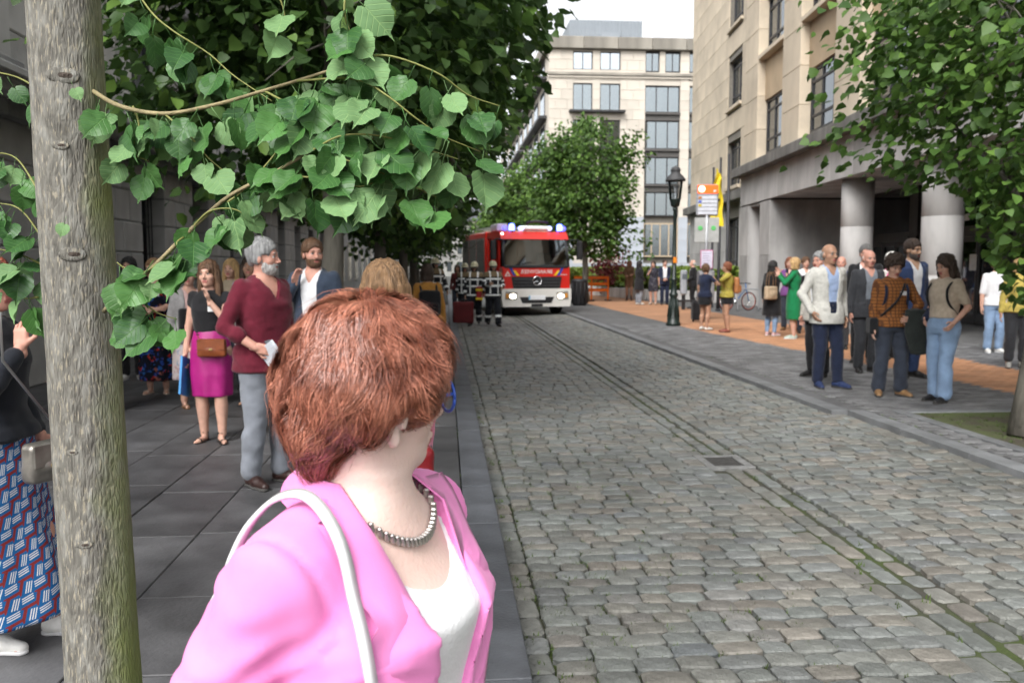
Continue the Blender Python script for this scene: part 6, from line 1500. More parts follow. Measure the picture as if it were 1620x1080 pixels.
def firefighter(label, X, Y, face, H, pose, z=0.0, tape=True):
    K = person(label, X, Y, face, H, True, 'olive', None, pose, 1.05, 1, z, 'firefighters in the street', brow='dkbrown')
    co = top(K, C_turn, K.t, 'coat', .96, .43, .035, .01, collar=.012, lod=1, flare=.01); tr_ = trousers(K, C_turn, K.t, inf=.03, wide=.02, lod=1); shoes(K, B_shoe, K.t, 'boot', lod=1)
    for b0, b1 in ((.47, .495), (.61, .638), (.715, .742)): strip_from(co, K, lambda c: (c[:, 2] > b0 * H) & (c[:, 2] < b1 * H) & (np.abs(c[:, 0]) < .125 * H))
    for sd in (-1, 1):
        strip_from(co, K, lambda c: (np.abs(c[:, 0] - sd * .06 * H) < .02) & (c[:, 1] > .03) & (c[:, 2] > .5 * H) & (c[:, 2] < .72 * H))
        for a, b, lo, hi in ((K.S[sd], K.E[sd], .55, .72), (K.E[sd], K.Wr[sd], .55, .78)):
            strip_from(co, K, lambda c: (lambda t, r: (t > lo) & (t < hi) & (r < .075))(*seg_t(c, a, b)))
        strip_from(tr_, K, lambda c: (lambda t, r: (t > .45) & (t < .62) & (r < .11))(*seg_t(c, K.Kn[sd], K.An[sd])))
        strip_from(co, K, lambda c: (c[:, 2] > .755 * H) & (np.abs(c[:, 0] - sd * .06 * H) < .02) & (c[:, 1] > -.02))
    # tan yoke
    me = co.data; me.materials.append(C_gold); zc = [p.index for p in me.polygons if p.center[2] > .765 * H]
    for i in zc: me.polygons[i].material_index = 1
    # helmet with brim, crest and visor; breathing bottle
    X_ = K.XH; h = K.hs; P = lambda *p: tuple(np.array(p) * h); S_ = Sdf()
    S_.ell(P(0, -.012, .05), P(.1, .125, .1), 0, X_); S_.box(P(-.2, -.2, -.2), P(.2, .2, .02), .01, X_, 's'); S_.loft([(.012 * h, .115 * h, .15 * h, 0, -.005), (.03 * h, .1 * h, .13 * h, 0, -.005)], .01, X_); S_.cap(P(0, -.12, .08), P(0, .09, .12), .02 * h, .018 * h, .02, X_)
    V, Q = S_.mesh(.011); he = link('helmet', mesh_np('helmet', V, Q, M_helm, True), K.t)
    S_ = Sdf(); S_.loft([(-.03 * h, .09 * h, .1 * h, 0, .02), (.02 * h, .1 * h, .12 * h, 0, .01)], 0, X_); S_.box(P(-.2, -.3, -.2), P(.2, .06, .3), 0, X_, 's'); S_.loft([(-.06 * h, .084 * h, .092 * h, 0, .02), (.06 * h, .09 * h, .11 * h, 0, .01)], 0, X_, 's')
    V, Q = S_.mesh(.008)
    if len(V): link('visor', mesh_np('visor', V, Q, glass('visor_smoke', (.25, .25, .25), .2), True), he)
    S_ = Sdf(); S_.ell(P(0, -.01, -.03), P(.088, .1, .11), 0, X_); S_.cap(P(0, -.02, -.1), P(0, -.02, -.16), .085 * h, .1 * h, .02, X_); S_.ell(P(0, .11, -.03), P(.055, .07, .075), .005, X_, 's'); V, Q = S_.mesh(.012); link('hood', mesh_np('hood', V, Q, C_black, True), K.t)
    bt = MB().lathe([(.03, -.27), (.07, -.24), (.07, .2), (.045, .26), (.02, .3)], 12).build('air_cylinder', mat('cylinder_paint', (.32, .27, .05), .35), K.t, (0, -.2 * H / 1.8, .68 * H)); MB().tube([(.06, 0, .28), (.16, .2, .2), (.08, .33, .1)], .014, 6).build('hose', C_black, bt)
    return K
walk1 = dict(rf=(.1, .28, -.1), lf=(-.1, -.22, .1, .05), rh=(.26, .02, .82), lh=(-.24, .18, .9), lean=(0, .03))
K = firefighter('firefighter walking in front carrying a red hose case', .84, 25.0, 172, 1.84, walk1, -.1)
rc_ = thing('equipment_case', 'upright dark red hose case carried by the firefighter', 'case', (.5, 24.75, .2), R_(-8))
MB().box(-.3, .3, -.1, .1, -.22, .4, 0, .03).build('case_body', mat('case_red', (.11, .006, .009), .6, var=.2), rc_); MB().box(-.26, .26, -.115, -.1, -.15, .33, 0, .006).build('lid', MATS['case_red'], rc_); MB().tube([(-.12, 0, .4), (-.1, 0, .46), (.1, 0, .46), (.12, 0, .4)], .014, 6).build('handle', M_dark, rc_)
ex = thing('breathing_mask_bag', 'red pouch with yellow clips slung between the two leading firefighters', 'pouch', (.97, 24.75, .82))
MB().box(-.09, .09, -.07, .07, -.2, .22, 0, .03).build('pouch', mat('pouch_red', (.3, .01, .015), .6), ex)
for zz in (-.14, .12): MB().box(-.11, .1, -.09, -.068, zz - .035, zz + .035, 0, .01).build('clip', mat('clip_yellow', (.7, .5, .02), .5), ex)
K = firefighter('firefighter in helmet striding beside the fire engine bumper', 1.36, 24.7, 190, 1.86, dict(rf=(.1, -.2, -.1, .04), lf=(-.1, .26, .1), rh=(.16, .26, 1.15), rc=.8, lh=(-.22, .22, 1.05), lc=.8), -.1)
K = firefighter('firefighter walking behind the one with the red case', .62, 27.6, 178, 1.82, dict(rf=(.1, .2, -.1), lf=(-.1, -.2, .1)), -.1)
K = firefighter('firefighter standing alone on the left kerb behind the crowd', -.3, 24.3, 200, 1.84, dict(rh=(.27, .1, .85), lh=(-.3, .1, .9)), 0)
K = person('person in maroon top walking behind the firefighters', .42, 31, 175, 1.8, False, 'tan', ('long', 'dkbrown'), {}, 1, 1, -.1)
top(K, cloth('maroon', (.1, .02, .02)), K.t, 'top', .9, .5, .016, .04, lod=1); trousers(K, C_djean, K.t, lod=1); shoes(K, B_shoe, K.t, lod=1)
# ---------------- right pavement, near group
K = person('tall bald man in pale linen jacket and navy trousers standing at the kerb', 4.97, 10.8, 186, 1.88, True, 'tan', ('bald', 'grey'), dict(head=(.15, 0, 0), lh=(-.22, .02, .86), rh=(.23, .06, .92), rhp=(1, -.8, 0), rf=(.1, .02, -.3), lf=(-.12, .1, .35)), 1.0, 0)
suit(K, cloth('linen', (.56, .55, .51)), C_navy, C_lblue, LEA('bluesuede', (.02, .035, .1), .7), op=(.81, .52, .085, .04))
K = person('grey haired man in beige jacket standing behind the pale linen jacket', 5.33, 11.85, 120, 1.8, True, 'pink', ('short', 'grey'), {}, 1.0, 1)
suit(K, cloth('beigejk', (.5, .47, .42)), C_black, C_white)
K = person('smiling balding man in dark open suit and grey shirt', 6.3, 12.35, 178, 1.84, True, 'pink', ('bald', 'white'), dict(rf=(.11, .04, -.3), lf=(-.11, .0, .3)), 1.06, 0)
suit(K, C_char, C_char, cloth('greyshirt', (.2, .22, .25)), op=(.81, .5, .09, .075)); badge(K, K.t, -.06, .7, y=.17)
K = person('tall man in dark suit at the back between two heads', at(1369, 425, 13.6).x, 13.6, 150, 1.95, True, 'pink', ('short', 'dkgrey'), {}, 1.0, 1); suit(K, C_black, C_black, C_white)
K = person('young man with curly dark hair in brown checked shirt looking down', 5.42, 10.0, 172, 1.71, True, 'fair', ('curly', 'dkbrown'), dict(head=(.15, -.35, 0), lh=(-.14, .2, .98), lhp=(-1, -.4, 0), lw=(.7, .6, -.1), rh=(.25, .05, .8), rf=(.13, .0, -.35), lf=(-.14, .02, .4)), 1.0, 0)
top(K, pattern_mat('brown_check', 'check', [(.27, .105, .03), (.11, .045, .02)], .04), K.t, 'shirt', .95, .5, .02, .03, collar=.004, wr=.007); trousers(K, C_djean, K.t, inf=.018, wide=.025, wr=.008); shoes(K, LEA('tan', (.26, .15, .07)), K.t, 'trainer'); badge(K, K.t, -.075, .735, .085, .05)
cs = thing('crossbody_bag', 'dark strap bag slung across the brown checked shirt', 'bag', K.t.location, K.t.rotation_euler.z); cross_strap('strap', K, C_black, cs, .013, 1); MB().box(-.05, .05, -.09, .09, -.1, .1, 0, .02).build('bag_body', C_black, cs, (.24, .02, .86))
def draped(label, K, sd, m, w=.2, l=.5, dz=0.0, dy=.08):
    """a coat hung over the forearm of K"""
    t = thing('folded_jacket', label, 'jacket', K.t.location, K.t.rotation_euler.z); a, b = K.E[sd], K.Wr[sd]; c = (a + b) / 2 + np.array([0, dy * .3, dz]); S_ = Sdf()
    S_.cap(a * .45 + b * .55, b, .05, .055, .02); S_.loft([(c[2] - l, w * .36, .045, c[0] + sd * .02, c[1] + dy), (c[2] - l * .5, w * .55, .055, c[0], c[1] + dy), (c[2] + .03, w * .5, .05, c[0], c[1] + dy * .7)], .04)
    S_.loft([(c[2] - l * .7, w * .3, .03, c[0], c[1] - dy * .6), (c[2] + .02, w * .45, .04, c[0], c[1] - dy * .3)], .03)
    V, Q = S_.mesh(.014); V = wrinkle(V, Q, .011, (14, 14, 6), 8); link('jacket_cloth', mesh_np('jacket_cloth', V, Q, m, True), t)
draped('dark green jacket over the arm of the brown checked shirt', K, -1, cloth('darkjacket', (.02, .024, .022)), .26, .5)
backpack('navy backpack on the young man in brown check', K, C_navy, h=.4)
K = person('woman with long dark hair in beige tee and light blue jeans seen from the side', 5.78, 9.5, 112, 1.72, False, 'fair', ('longwavy', 'dkbrown'), dict(head=(-.1, -.3, 0), rh=(.2, .04, .98), rhp=(.6, -1, 0), lh=(-.2, .1, .95), rf=(.1, .0, -.1), lf=(-.1, .1, .15)), 1.0, 0)
top(K, cloth('beigetee', (.46, .38, .3)), K.t, 'tee', .36, .57, .022, .03, wr=.007); trousers(K, C_jean, K.t, inf=.012, wide=.03, waist=.63, wr=.006); shoes(K, B_shoe, K.t, 'shoe')
draped('navy jacket with a dangling sleeve over the arm of the woman in jeans', K, 1, C_navy, .26, .55, -.05, -.1); backpack('small black backpack on the woman in the beige tee', K, C_black, h=.34, w=.24)
K = person('tall bearded man in blue suit and white shirt behind the checked shirt', 6.6, 11.7, 190, 1.97, True, 'olive', ('short', 'dkbrown'), dict(head=(.2, -.1, 0)), 1.0, 0); beard(K, hair_mat('bearddark', (.06, .05, .045)), K.t); suit(K, C_blue, C_blue, C_white, op=(.81, .52, .085, .05))
K = person('white haired woman in pink scarf near the porch columns', at(1410, 425, 14.2).x, 14.2, 200, 1.84, False, 'fair', ('bob', 'white'), {}, 1.0, 1); top(K, cloth('offwhite', (.55, .52, .48)), K.t, 'coat', .97, .45, .022, .03, lod=1); top(K, cloth('pinkscarf', (.7, .12, .3)), K.t, 'scarf', 0, .74, .03, .01, lod=1); trousers(K, C_black, K.t, lod=1); shoes(K, B_shoe, K.t, lod=1)
K = person('bald man in blue jacket facing the porch behind the linen jacket', at(1331, 425, 16).x, 16, 150, 1.8, True, 'pink', ('bald', 'grey'), {}, 1.0, 1); suit(K, C_blue, C_char, C_white)
K = person('blond woman in long green dress seen from behind', 7.7, 18.4, 60, 1.8, False, 'fair', ('bob', 'blond'), dict(rh=(.12, .34, 1.42), rhp=(.6, -.2, -1), rw=(0, .4, 1), lh=(-.15, .3, 1.36), lhp=(-.8, -.2, -1)), 1.02, 1)
top(K, cloth('green', (.008, .17, .06)), K.t, 'dress_bodice', .95, .56, .016, .02, lod=1); skirt(K, MATS['cloth_green'], K.t, 'dress_skirt', .24, .6, .125, .016, 5, .006, 1); shoes(K, LEA('mint', (.4, .48, .42)), K.t, 'trainer', MATS['cloth_white'], 1); backpack('black backpack on the green dress', K, C_black, h=.42, w=.34)
K = person('woman with long black hair in black coat and blue jeans raising a phone', 7.55, 19.3, 305, 1.74, False, 'olive', ('long', 'black'), A_('phone_r'), 1.0, 1)
top(K, C_black, K.t, 'coat', .95, .27, .022, .03, flare=.012, lod=1); trousers(K, C_jean, K.t, inf=.006, wide=0, lod=1); shoes(K, LEA('pinktrainer', (.55, .35, .36)), K.t, 'trainer', MATS['cloth_white'], 1)
p = K.t.matrix_basis @ Vector((-.16, .12, 1.02)); rect_bag('shoulder_bag', 'cream and tan bag on the shoulder of the black coat', (7.42, 19.05, 1.0), 20, .32, .3, .12, LEA('cream', (.5, .38, .26)), strap=Br_shoe, straps=2, strap_h=.32, flap=False)
p = K.t.matrix_basis @ Vector(tuple(K.Wr[1] + np.array([-.03, .06, .12]))); ph_ = thing('mobile_phone', 'black phone held up by the woman with long black hair', 'phone', p, K.t.rotation_euler.z); MB().box(-.037, .037, -.005, .005, -.075, .075, 0, .004).build('case', B_shoe, ph_); MB().box(-.033, .033, -.0065, -.005, -.07, .07).build('screen', mat('phone_screen', (.03, .035, .05), .1), ph_)
K = person('auburn haired woman in pink and purple top facing the green dress', at(1249, 425, 21).x, 21, 150, 1.84, False, 'fair', ('bob', 'auburn'), A_('phone_r'), 1.0, 1); top(K, cloth('purple', (.16, .06, .2)), K.t, 'top', .95, .48, .018, .05, lod=1); trousers(K, C_djean, K.t, lod=1); shoes(K, Br_shoe, K.t, lod=1)
K = person('brown haired woman in white top beyond the black backpack', at(1274, 425, 20).x, 20, 175, 1.84, False, 'fair', ('tied', 'brown'), {}, 1.0, 1); top(K, C_white, K.t, 'top', .5, .5, .018, .05, lod=1); trousers(K, C_djean, K.t, lod=1); shoes(K, B_shoe, K.t, lod=1)
K = person('person in pale jeans and white trainers behind the right tree leaves', 10.1, 15.0, 170, 1.76, True, 'fair', ('short', 'brown'), {}, 1.0, 1); top(K, C_white, K.t, 'shirt', .5, .5, .016, .04, lod=1); trousers(K, C_jean, K.t, lod=1); shoes(K, W_shoe, K.t, 'trainer', MATS['cloth_white'], 1)
K = person('person in grey trousers and pale boots at the right edge behind the trunk', 8.9, 12.65, 160, 1.76, False, 'fair', ('bob', 'blond'), {}, 1.0, 1); top(K, cloth('yellowtop', (.5, .4, .1)), K.t, 'top', .95, .5, .018, .03, lod=1); trousers(K, C_char, K.t, upto=.9, lod=1); shoes(K, LEA('paleboot', (.4, .39, .36)), K.t, 'boot', lod=1)
# ---------------- by the hedge
K = person('woman in brown dress and tall dark boots by the hedge wall', 9.0, 41.5, 165, 1.98, False, 'tan', ('long', 'auburn'), A_('cross'), 1.0, 1); top(K, cloth('brownknit', (.17, .1, .06)), K.t, 'dress_bodice', .95, .56, .016, .03, lod=1); skirt(K, MATS['cloth_brownknit'], K.t, 'dress_skirt', .33, .6, .1, .014, 0, lod=1); shoes(K, LEA('darkboot', (.05, .025, .02)), K.t, 'boot', lod=1)
K = person('dark haired woman in black coat and white trainers facing the navy suit', 8.35, 36.5, 290, 1.9, False, 'fair', ('long', 'black'), A_('front'), 1.0, 1); top(K, C_black, K.t, 'coat', .97, .33, .025, .03, flare=.01, lod=1); trousers(K, C_gjean, K.t, lod=1); shoes(K, W_shoe, K.t, 'trainer', lod=1)
K = person('dark haired woman in patterned knee dress touching her face by the hedge', 9.0, 36.6, 150, 1.9, False, 'fair', ('bob', 'dkbrown'), A_('mouth_r'), 1.0, 1); DK = pattern_mat('dark_print', 'floral', [(.03, .03, .04), (.09, .09, .11), (.02, .02, .03), (.14, .13, .14)], .06); top(K, DK, K.t, 'dress_bodice', .5, .56, .016, .04, lod=1); skirt(K, DK, K.t, 'dress_skirt', .3, .6, .12, .016, 6, .01, 1); shoes(K, LEA('nude', (.5, .4, .33)), K.t, lod=1)
K = person('man in navy suit and white shirt by the hedge', 9.45, 36.4, 170, 1.95, True, 'fair', ('short', 'dkbrown'), A_('front', head=(.3, 0, 0)), 1.0, 1); suit(K, C_navy, C_navy, C_white, op=(.81, .5, .09, .06))
K = person('older man in black suit half hidden by the bus stop panel', 9.55, 32.5, 80, 1.9, True, 'fair', ('bald', 'white'), A_('front'), 1.0, 1); suit(K, C_black, C_black, C_white)
K = person('woman in yellow blouse and black skirt adjusting a tan backpack at the stop', 6.85, 20.4, 80, 1.72, False, 'tan', ('shortwoman', 'auburn'), dict(lh=(-.12, .1, 1.36), lhp=(-.6, .8, -.4), rh=(.14, .2, 1.2)), 1.05, 1); top(K, pattern_mat('yellow_print', 'floral', [(.33, .27, .05), (.42, .36, .1), (.22, .2, .05), (.36, .3, .06)], .035), K.t, 'blouse', .6, .5, .022, .03, lod=1); skirt(K, C_black, K.t, 'skirt', .4, .6, .11, .014, 0, lod=1); shoes(K, LEA('redbrown', (.22, .06, .04)), K.t, lod=1); backpack('tan leather backpack on the yellow blouse', K, LEA('tanpack', (.36, .15, .055)), h=.4)
K = person('short haired woman in navy top and dark skirt facing the bus stop', 6.55, 21.2, 300, 1.68, False, 'tan', ('shortwoman', 'brown'), dict(rh=(.12, .22, 1.35), rhp=(.6, .3, -.6)), 1.0, 1); top(K, C_navy, K.t, 'top', .3, .5, .016, .05, lod=1); skirt(K, C_black, K.t, 'skirt', .38, .6, .1, .014, 0, lod=1); shoes(K, W_shoe, K.t, 'trainer', lod=1)
# ================================================================ FIRE ENGINE
fe = thing('fire_engine', 'red fire engine with white bumper and flashing blue lights on the cobbles', 'fire engine', (3.15, 29.6, ROAD_Z + .012), R_(9))
M_red = mat('fire_red', (.6, .02, .012), .3, var=.04, spec=.5, coat=.5); M_wht = mat('bumper_white', (.72, .7, .66), .4, var=.04); M_blk = mat('black_plastic', (.02, .02, .022), .5); M_shut = mat('roller_shutter', (.16, .16, .15), .45, metal=.3, var=.15); M_tyre = mat('tyre_rubber', (.018, .018, .018), .85); M_chr = mat('chrome', (.75, .76, .78), .15, metal=1.0, var=.03)
G_ws = glass('windscreen_glass', (.35, .4, .4), .1)
# cab shell: panels round an open cabin
cab = MB()
w = 1.22
def quadstrip(b, pl, pr, m=0):
    n = len(pl); V = list(pl) + list(pr); b.add(V, [(i, i + 1, n + i + 1, n + i) for i in range(n - 1)], m)
def panel_prof(z): return np.interp(z, [.9, 1.2, 1.72, 2.68, 2.92], [.02, .0, .0, .26, .5])
cab.box(-w, w, .0, .12, .92, 1.7, 0, .03)                                 # front red panel
cab.prism([(.22, 2.66), (.5, 2.93), (2.6, 2.97), (2.6, 2.75), (.4, 2.66)], -w, w, 'x')      # roof cap
cab.box(-w, -w + .06, .08, .5, .92, 1.7, 0, .01); cab.box(w - .06, w, .08, 1.75, .5, 1.7, 0, .01); cab.box(w - .06, w, 1.75, 2.6, .5, 2.7, 0, .01)
cab.box(-w, -w + .06, 1.55, 1.75, .5, 2.7, 0, .01); cab.box(-w, -w + .06, 1.75, 2.6, .5, 1.7, 0, .01); cab.box(-w, w, 2.55, 2.6, .5, 2.75)
cab.box(-w, -w + .06, 2.4, 2.549, 1.7, 2.7, 0, .01)
body_ = cab.build('cab', M_red, fe)
for sx in (-1, 1):                                                        # windscreen pillars
    MB().tube([(sx * 1.17, .05, 1.7), (sx * 1.13, .28, 2.68)], .05, 8).build('pillar', M_blk, fe)
ws = MB().add([(-1.13, .02, 1.7), (1.13, .02, 1.7), (1.09, .26, 2.66), (-1.09, .26, 2.66), (-1.13, .035, 1.7), (1.13, .035, 1.7), (1.09, .275, 2.66), (-1.09, .275, 2.66)], [(0, 1, 2, 3), (7, 6, 5, 4)]).build('windscreen', G_ws, fe)
MB().box(-1.15, 1.15, -.03, .03, 1.66, 1.76, 0, .02).build('wiper_panel', M_blk, ws)
for a in (-.75, .15): MB().tube([(a, -.02, 1.76), (a + .55, .02, 1.86)], .012, 6).build('wiper', M_blk, ws)
MB().box(-1.1, 1.1, .6, 2.5, .6, 1.0).box(-1.1, 1.1, .12, .5, 1.3, 1.66, 0, .04).box(-.9, -.3, 1.1, 1.25, 1.0, 2.2, 0, .05).box(.3, .9, 1.1, 1.25, 1.0, 2.2, 0, .05).build('cab_interior', M_blk, fe)
swm = MB().tube([(.55 + .2 * math.cos(t), .62 + .05 * math.sin(t), 1.72 + .2 * math.sin(t)) for t in np.linspace(0, 6.283, 17)], .018, 6).build('steering_wheel', M_blk, fe)
gw_ = MB().box(w - .055, w - .045, .5, 1.7, 1.72, 2.6).build('side_window', G_ws, fe)
# open crew door on the left flank, hinged at its front edge
dr = link('cab_door', None, fe, (-w, .52, 0), (0, 0, R_(-58)))
MB().box(-.05, .0, .0, 1.0, .6, 1.66, 0, .015).box(-.05, 0, 0, .08, 1.66, 2.62).box(-.05, 0, .92, 1.0, 1.66, 2.62).box(-.05, 0, .08, .92, 2.54, 2.62).build('door_panel', M_red, dr)
MB().box(-.03, -.02, .08, .92, 1.66, 2.54).build('door_window', G_ws, dr); MB().box(-.075, -.051, .8, .92, 1.35, 1.42, 0, .005).build('handle', M_blk, dr)
for sx in (-1, 1):                                                        # mirrors on arms
    mr = MB().tube([(sx * 1.15, .2, 2.62), (sx * 1.42, -.05, 2.66), (sx * 1.55, -.05, 2.6)], .02, 6).build('mirror_arm', M_blk, fe); MB().box(sx * 1.55 - .1, sx * 1.55 + .1, -.1, .0, 1.95, 2.6, 0, .03).build('mirror', M_blk, mr)
# bumper, lamps, plate
bm_ = MB(); prof = [(-1.24, .95), (1.24, .95), (1.25, .6), (1.2, .32), (-1.2, .32), (-1.25, .6)]
bm_.prism(prof, -.06, .2, 'y'); bo = bm_.build('bumper', M_wht, fe)
MB().prism([(-.62, .66), (.62, .66), (.52, .45), (-.52, .45)], -.075, -.06, 'y').build('lower_intake', M_blk, bo)
MB().box(-.2, .2, -.11, -.06, .34, .42, 0, .01).build('tow_step', M_blk, bo)
pl_ = MB().box(-.3, .3, -.095, -.078, .56, .72, 0, .004).build('number_plate', mat('plate_white', (.85, .86, .88), .35, var=.02), bo); MB().box(-.298, -.255, -.0975, -.095, .565, .715).build('plate_band', mat('plate_blue', (.12, .4, .6), .4), pl_)
for sx in (-1, 1):
    hl = MB().prism([(sx * .7, .82), (sx * 1.12, .86), (sx * 1.14, .58), (sx * .74, .58)], -.085, -.06, 'y').build('headlight', mat('lamp_housing', (.25, .24, .22), .3), bo)
    MB().sphere((sx * .86, -.085, .69), .105, 12, 6, sc=(1.15, .35, .8)).build('lamp_lens', emit('lamp_lit', (1, .9, .72), 9.0), hl)
    MB().box(sx * 1.06 - .05, sx * 1.06 + .05, -.095, -.082, .62, .78, 0, .01).build('indicator', mat('amber', (.6, .25, .03), .3), hl)
# grille with slats and star badge
gr_ = MB().prism([(-.9, 1.36), (.9, 1.36), (.84, .96), (.2, .9), (-.2, .9), (-.84, .96)], -.045, .01, 'y').build('grille', M_blk, fe)
for k in range(3): MB().box(-.84, .84, -.075, -.045, 1.03 + k * .11, 1.06 + k * .11, 0, .008).build('grille_slat', mat('grille_grey', (.05, .05, .055), .4), gr_)
st = MB().tube([(.15 * math.cos(t), -.09, 1.22 + .15 * math.sin(t)) for t in np.linspace(0, 6.2832, 25)], .02, 8)
for k in range(3):
    a = math.pi / 2 + k * 2.0944; st.add([(.03 * math.cos(a + 1.57), -.09, 1.22 + .03 * math.sin(a + 1.57)), (.145 * math.cos(a), -.09, 1.22 + .145 * math.sin(a)), (.03 * math.cos(a - 1.57), -.09, 1.22 + .03 * math.sin(a - 1.57)), (0, -.12, 1.22)], [(0, 3, 1), (1, 3, 2)])
st.build('star_badge', M_chr, gr_)
M_ylw = mat('livery_yellow', (.75, .52, .02), .4); M_blu = mat('livery_blue', (.02, .05, .35), .4); M_let = mat('livery_white', (.75, .72, .7), .4)
text_obj('lettering', 'BRANDWEER', .19, M_let, fe, (.0, -.006, 1.53), (R_(90), 0, 0), True, .003)
for sx in (-1, 1):
    for k, mm in ((0, M_blu), (1, M_ylw)):
        x = sx * (.88 - k * .13) - (.06 if sx < 0 else -.06); s_ = -sx
        MB().prism([(x - .05, 1.68 - .1 * k), (x + .05, 1.68 - .1 * k), (x + .05 + s_ * .15, 1.4), (x - .05 + s_ * .15, 1.4)], -.012, -.001, 'y').build('chevron', mm, fe)
MB().prism([(-1.14, 1.38), (-.92, 1.38), (-1.03, 1.56)], -.012, -.001, 'y').build('triangle_emblem', M_let, fe); MB().prism([(-1.085, 1.405), (-.975, 1.405), (-1.03, 1.485)], -.015, -.0125, 'y').build('emblem_centre', M_red, fe)
text_obj('small_lettering', 'BRUSSELS', .06, M_let, fe, (.98, -.006, 1.43), (R_(90), 0, 0), False, .003)
# roof lights
M_beam = emit('beacon_blue', (.07, .1, 1.0), 14.0)
lb_ = MB().box(-.42, .62, .45, .75, 2.96, 3.14, 0, .06).build('light_bar', mat('bar_white', (.8, .8, .82), .4), fe)
for sx in (-1, 1): MB().box(sx * .5 + .1 - .09, sx * .5 + .1 + .09, .43, .77, 2.97, 3.13, 0, .05).build('bar_lens', emit('lens_pale_blue', (.5, .55, 1.0), 1.6), lb_)
for x in (-.75, 1.0):
    b = MB().lathe([(.09, 0), (.1, .03), (.1, .2), (.07, .25), (.0, .265)], 14, (x, .6, 2.95)).build('beacon', M_beam, fe); MB().lathe([(.12, -.03), (.12, .02)], 14, (x, .6, 2.95)).build('beacon_base', M_blk, b)
for x in (-1.0, 1.16): MB().sphere((x, .62, 3.05), .09, 10, 6).build('side_beacon', emit('beacon_dim', (.12, .12, .8), 1.8), fe)
MB().sphere((-1.13, .42, 2.84), .05, 8, 5).build('marker_lamp', emit('marker_white', (1, .95, .85), 6), fe)
# bodywork behind
bx_ = MB().box(-1.25, 1.25, 2.75, 7.6, .55, 3.0, 0, .03).build('bodywork', M_red, fe)
for sx in (-1, 1):
    for k in range(3):
        y0 = 2.95 + k * 1.55; sh = link('roller_shutter', None, bx_)
        MB().box(sx * 1.252, sx * 1.262, y0, y0 + 1.42, .75, 2.8).build('shutter_sheet', M_shut, sh) if sx > 0 else MB().box(-1.262, -1.252, y0, y0 + 1.42, .75, 2.8).build('shutter_sheet', M_shut, sh)
        if sx < 0:
            for j in range(14): piece('slat', (.012, 1.38, .12), M_shut, sh, (-1.268, y0 + .71, .85 + j * .142), bev=.004)
MB().box(-1.2, 1.2, 2.8, 7.5, 3.0, 3.06).build('roof_rail', mat('cream_rail', (.55, .52, .42), .5), fe)
ld = MB()
for x in (-.7, -.25, .25, .7): ld.tube([(x, 2.2, 3.2), (x, 7.3, 3.28)], .03, 6)
for k in range(16):
    yy = 2.4 + k * .32
    for a, b in ((-.7, -.25), (.25, .7)): ld.tube([(a, yy, 3.2 + k * .005), (b, yy, 3.2 + k * .005)], .016, 5)
ld.build('ladder', mat('aluminium', (.5, .5, .52), .35, metal=.8), fe)
MB().box(-1.1, -.7, 1.4, 2.5, 2.98, 3.25, 0, .03).build('roof_box', mat('roof_box', (.45, .43, .5), .5), fe); MB().tube([(.0, 1.6, 3.0), (.05, 1.5, 3.3), (.3, 1.3, 3.34), (.75, 1.2, 3.3)], .05, 8).build('water_cannon', M_blk, fe)
# chassis and wheels
MB().box(-.5, .5, .3, 7.5, .45, .75).box(-1.15, 1.15, .25, .9, .4, .9).build('chassis', M_blk, fe)
for y in (1.25, 5.6):
    for sx in (-1, 1):
        wh = link('wheel', None, fe, (sx * 1.06, y, .5)); MB().lathe([(.3, -.15), (.46, -.15), (.5, -.1), (.5, .1), (.46, .15), (.3, .15)], 24, axis='x').build('tyre', M_tyre, wh); MB().lathe([(.0, -.02), (.12, -.05), (.3, -.1), (.31, .1), (.12, .06), (0, .04)], 18, axis='x', caps=False).build('rim', mat('rim_grey', (.35, .35, .36), .4, metal=.6), wh)
K = person('driver seated behind the windscreen of the fire engine', 0, 0, 180, 1.5, True, 'tan', ('short', 'black'), dict(rh=(.15, .35, 1.1), lh=(-.15, .35, 1.1)), 1.0, 1)
cc = top(K, C_turn, K.t, 'coat', .96, .45, .03, .01, lod=1)
for sd in (-1, 1): strip_from(cc, K, lambda c: (c[:, 2] > .66 * 1.5) & (c[:, 2] < .71 * 1.5) & (c[:, 1] > 0))
K.t.location = (3.15 + .5, 30.75, .62)
# ================================================================ STREET FURNITURE, HEDGE
M_lampg = mat('lamp_green', (.012, .022, .018), .4, var=.2, spec=.5)
lp_ = thing('street_lamp', 'black green cast iron street lamp with lantern on the right pavement', 'street lamp', (6.2, 22.9, 0))
MB().lathe([(.2, 0), (.2, .08), (.17, .1), (.17, .22), (.15, .26), (.13, .5), (.1, .72), (.09, .78), (.12, .82), (.12, .86), (.085, .9), (.075, 1.2), (.1, 1.24), (.1, 1.28), (.06, 1.32), (.05, 2.6), (.045, 3.1), (.07, 3.13), (.07, 3.16), (.05, 3.2)], 18).build('post', M_lampg, lp_)
for k in range(8): a = k * .785; MB().tube([(.16 * math.cos(a), .16 * math.sin(a), .24), (.105 * math.cos(a), .105 * math.sin(a), .74)], .02, 6).build('flute', M_lampg, lp_)
MB().box(-.05, .05, -.09, -.06, 1.7, 1.86, 0, .01).build('reflector', mat('orange_reflector', (.8, .25, .02), .4), lp_)
ln = link('lantern', None, lp_)
MB().lathe([(.05, 3.2), (.12, 3.24), (.15, 3.4), (.16, 3.42)], 12).build('lantern_base', M_lampg, ln)
for k in range(6): a = k * 1.0472; MB().tube([(.15 * math.cos(a), .15 * math.sin(a), 3.42), (.2 * math.cos(a), .2 * math.sin(a), 3.9)], .01, 5).build('lantern_rib', M_lampg, ln)
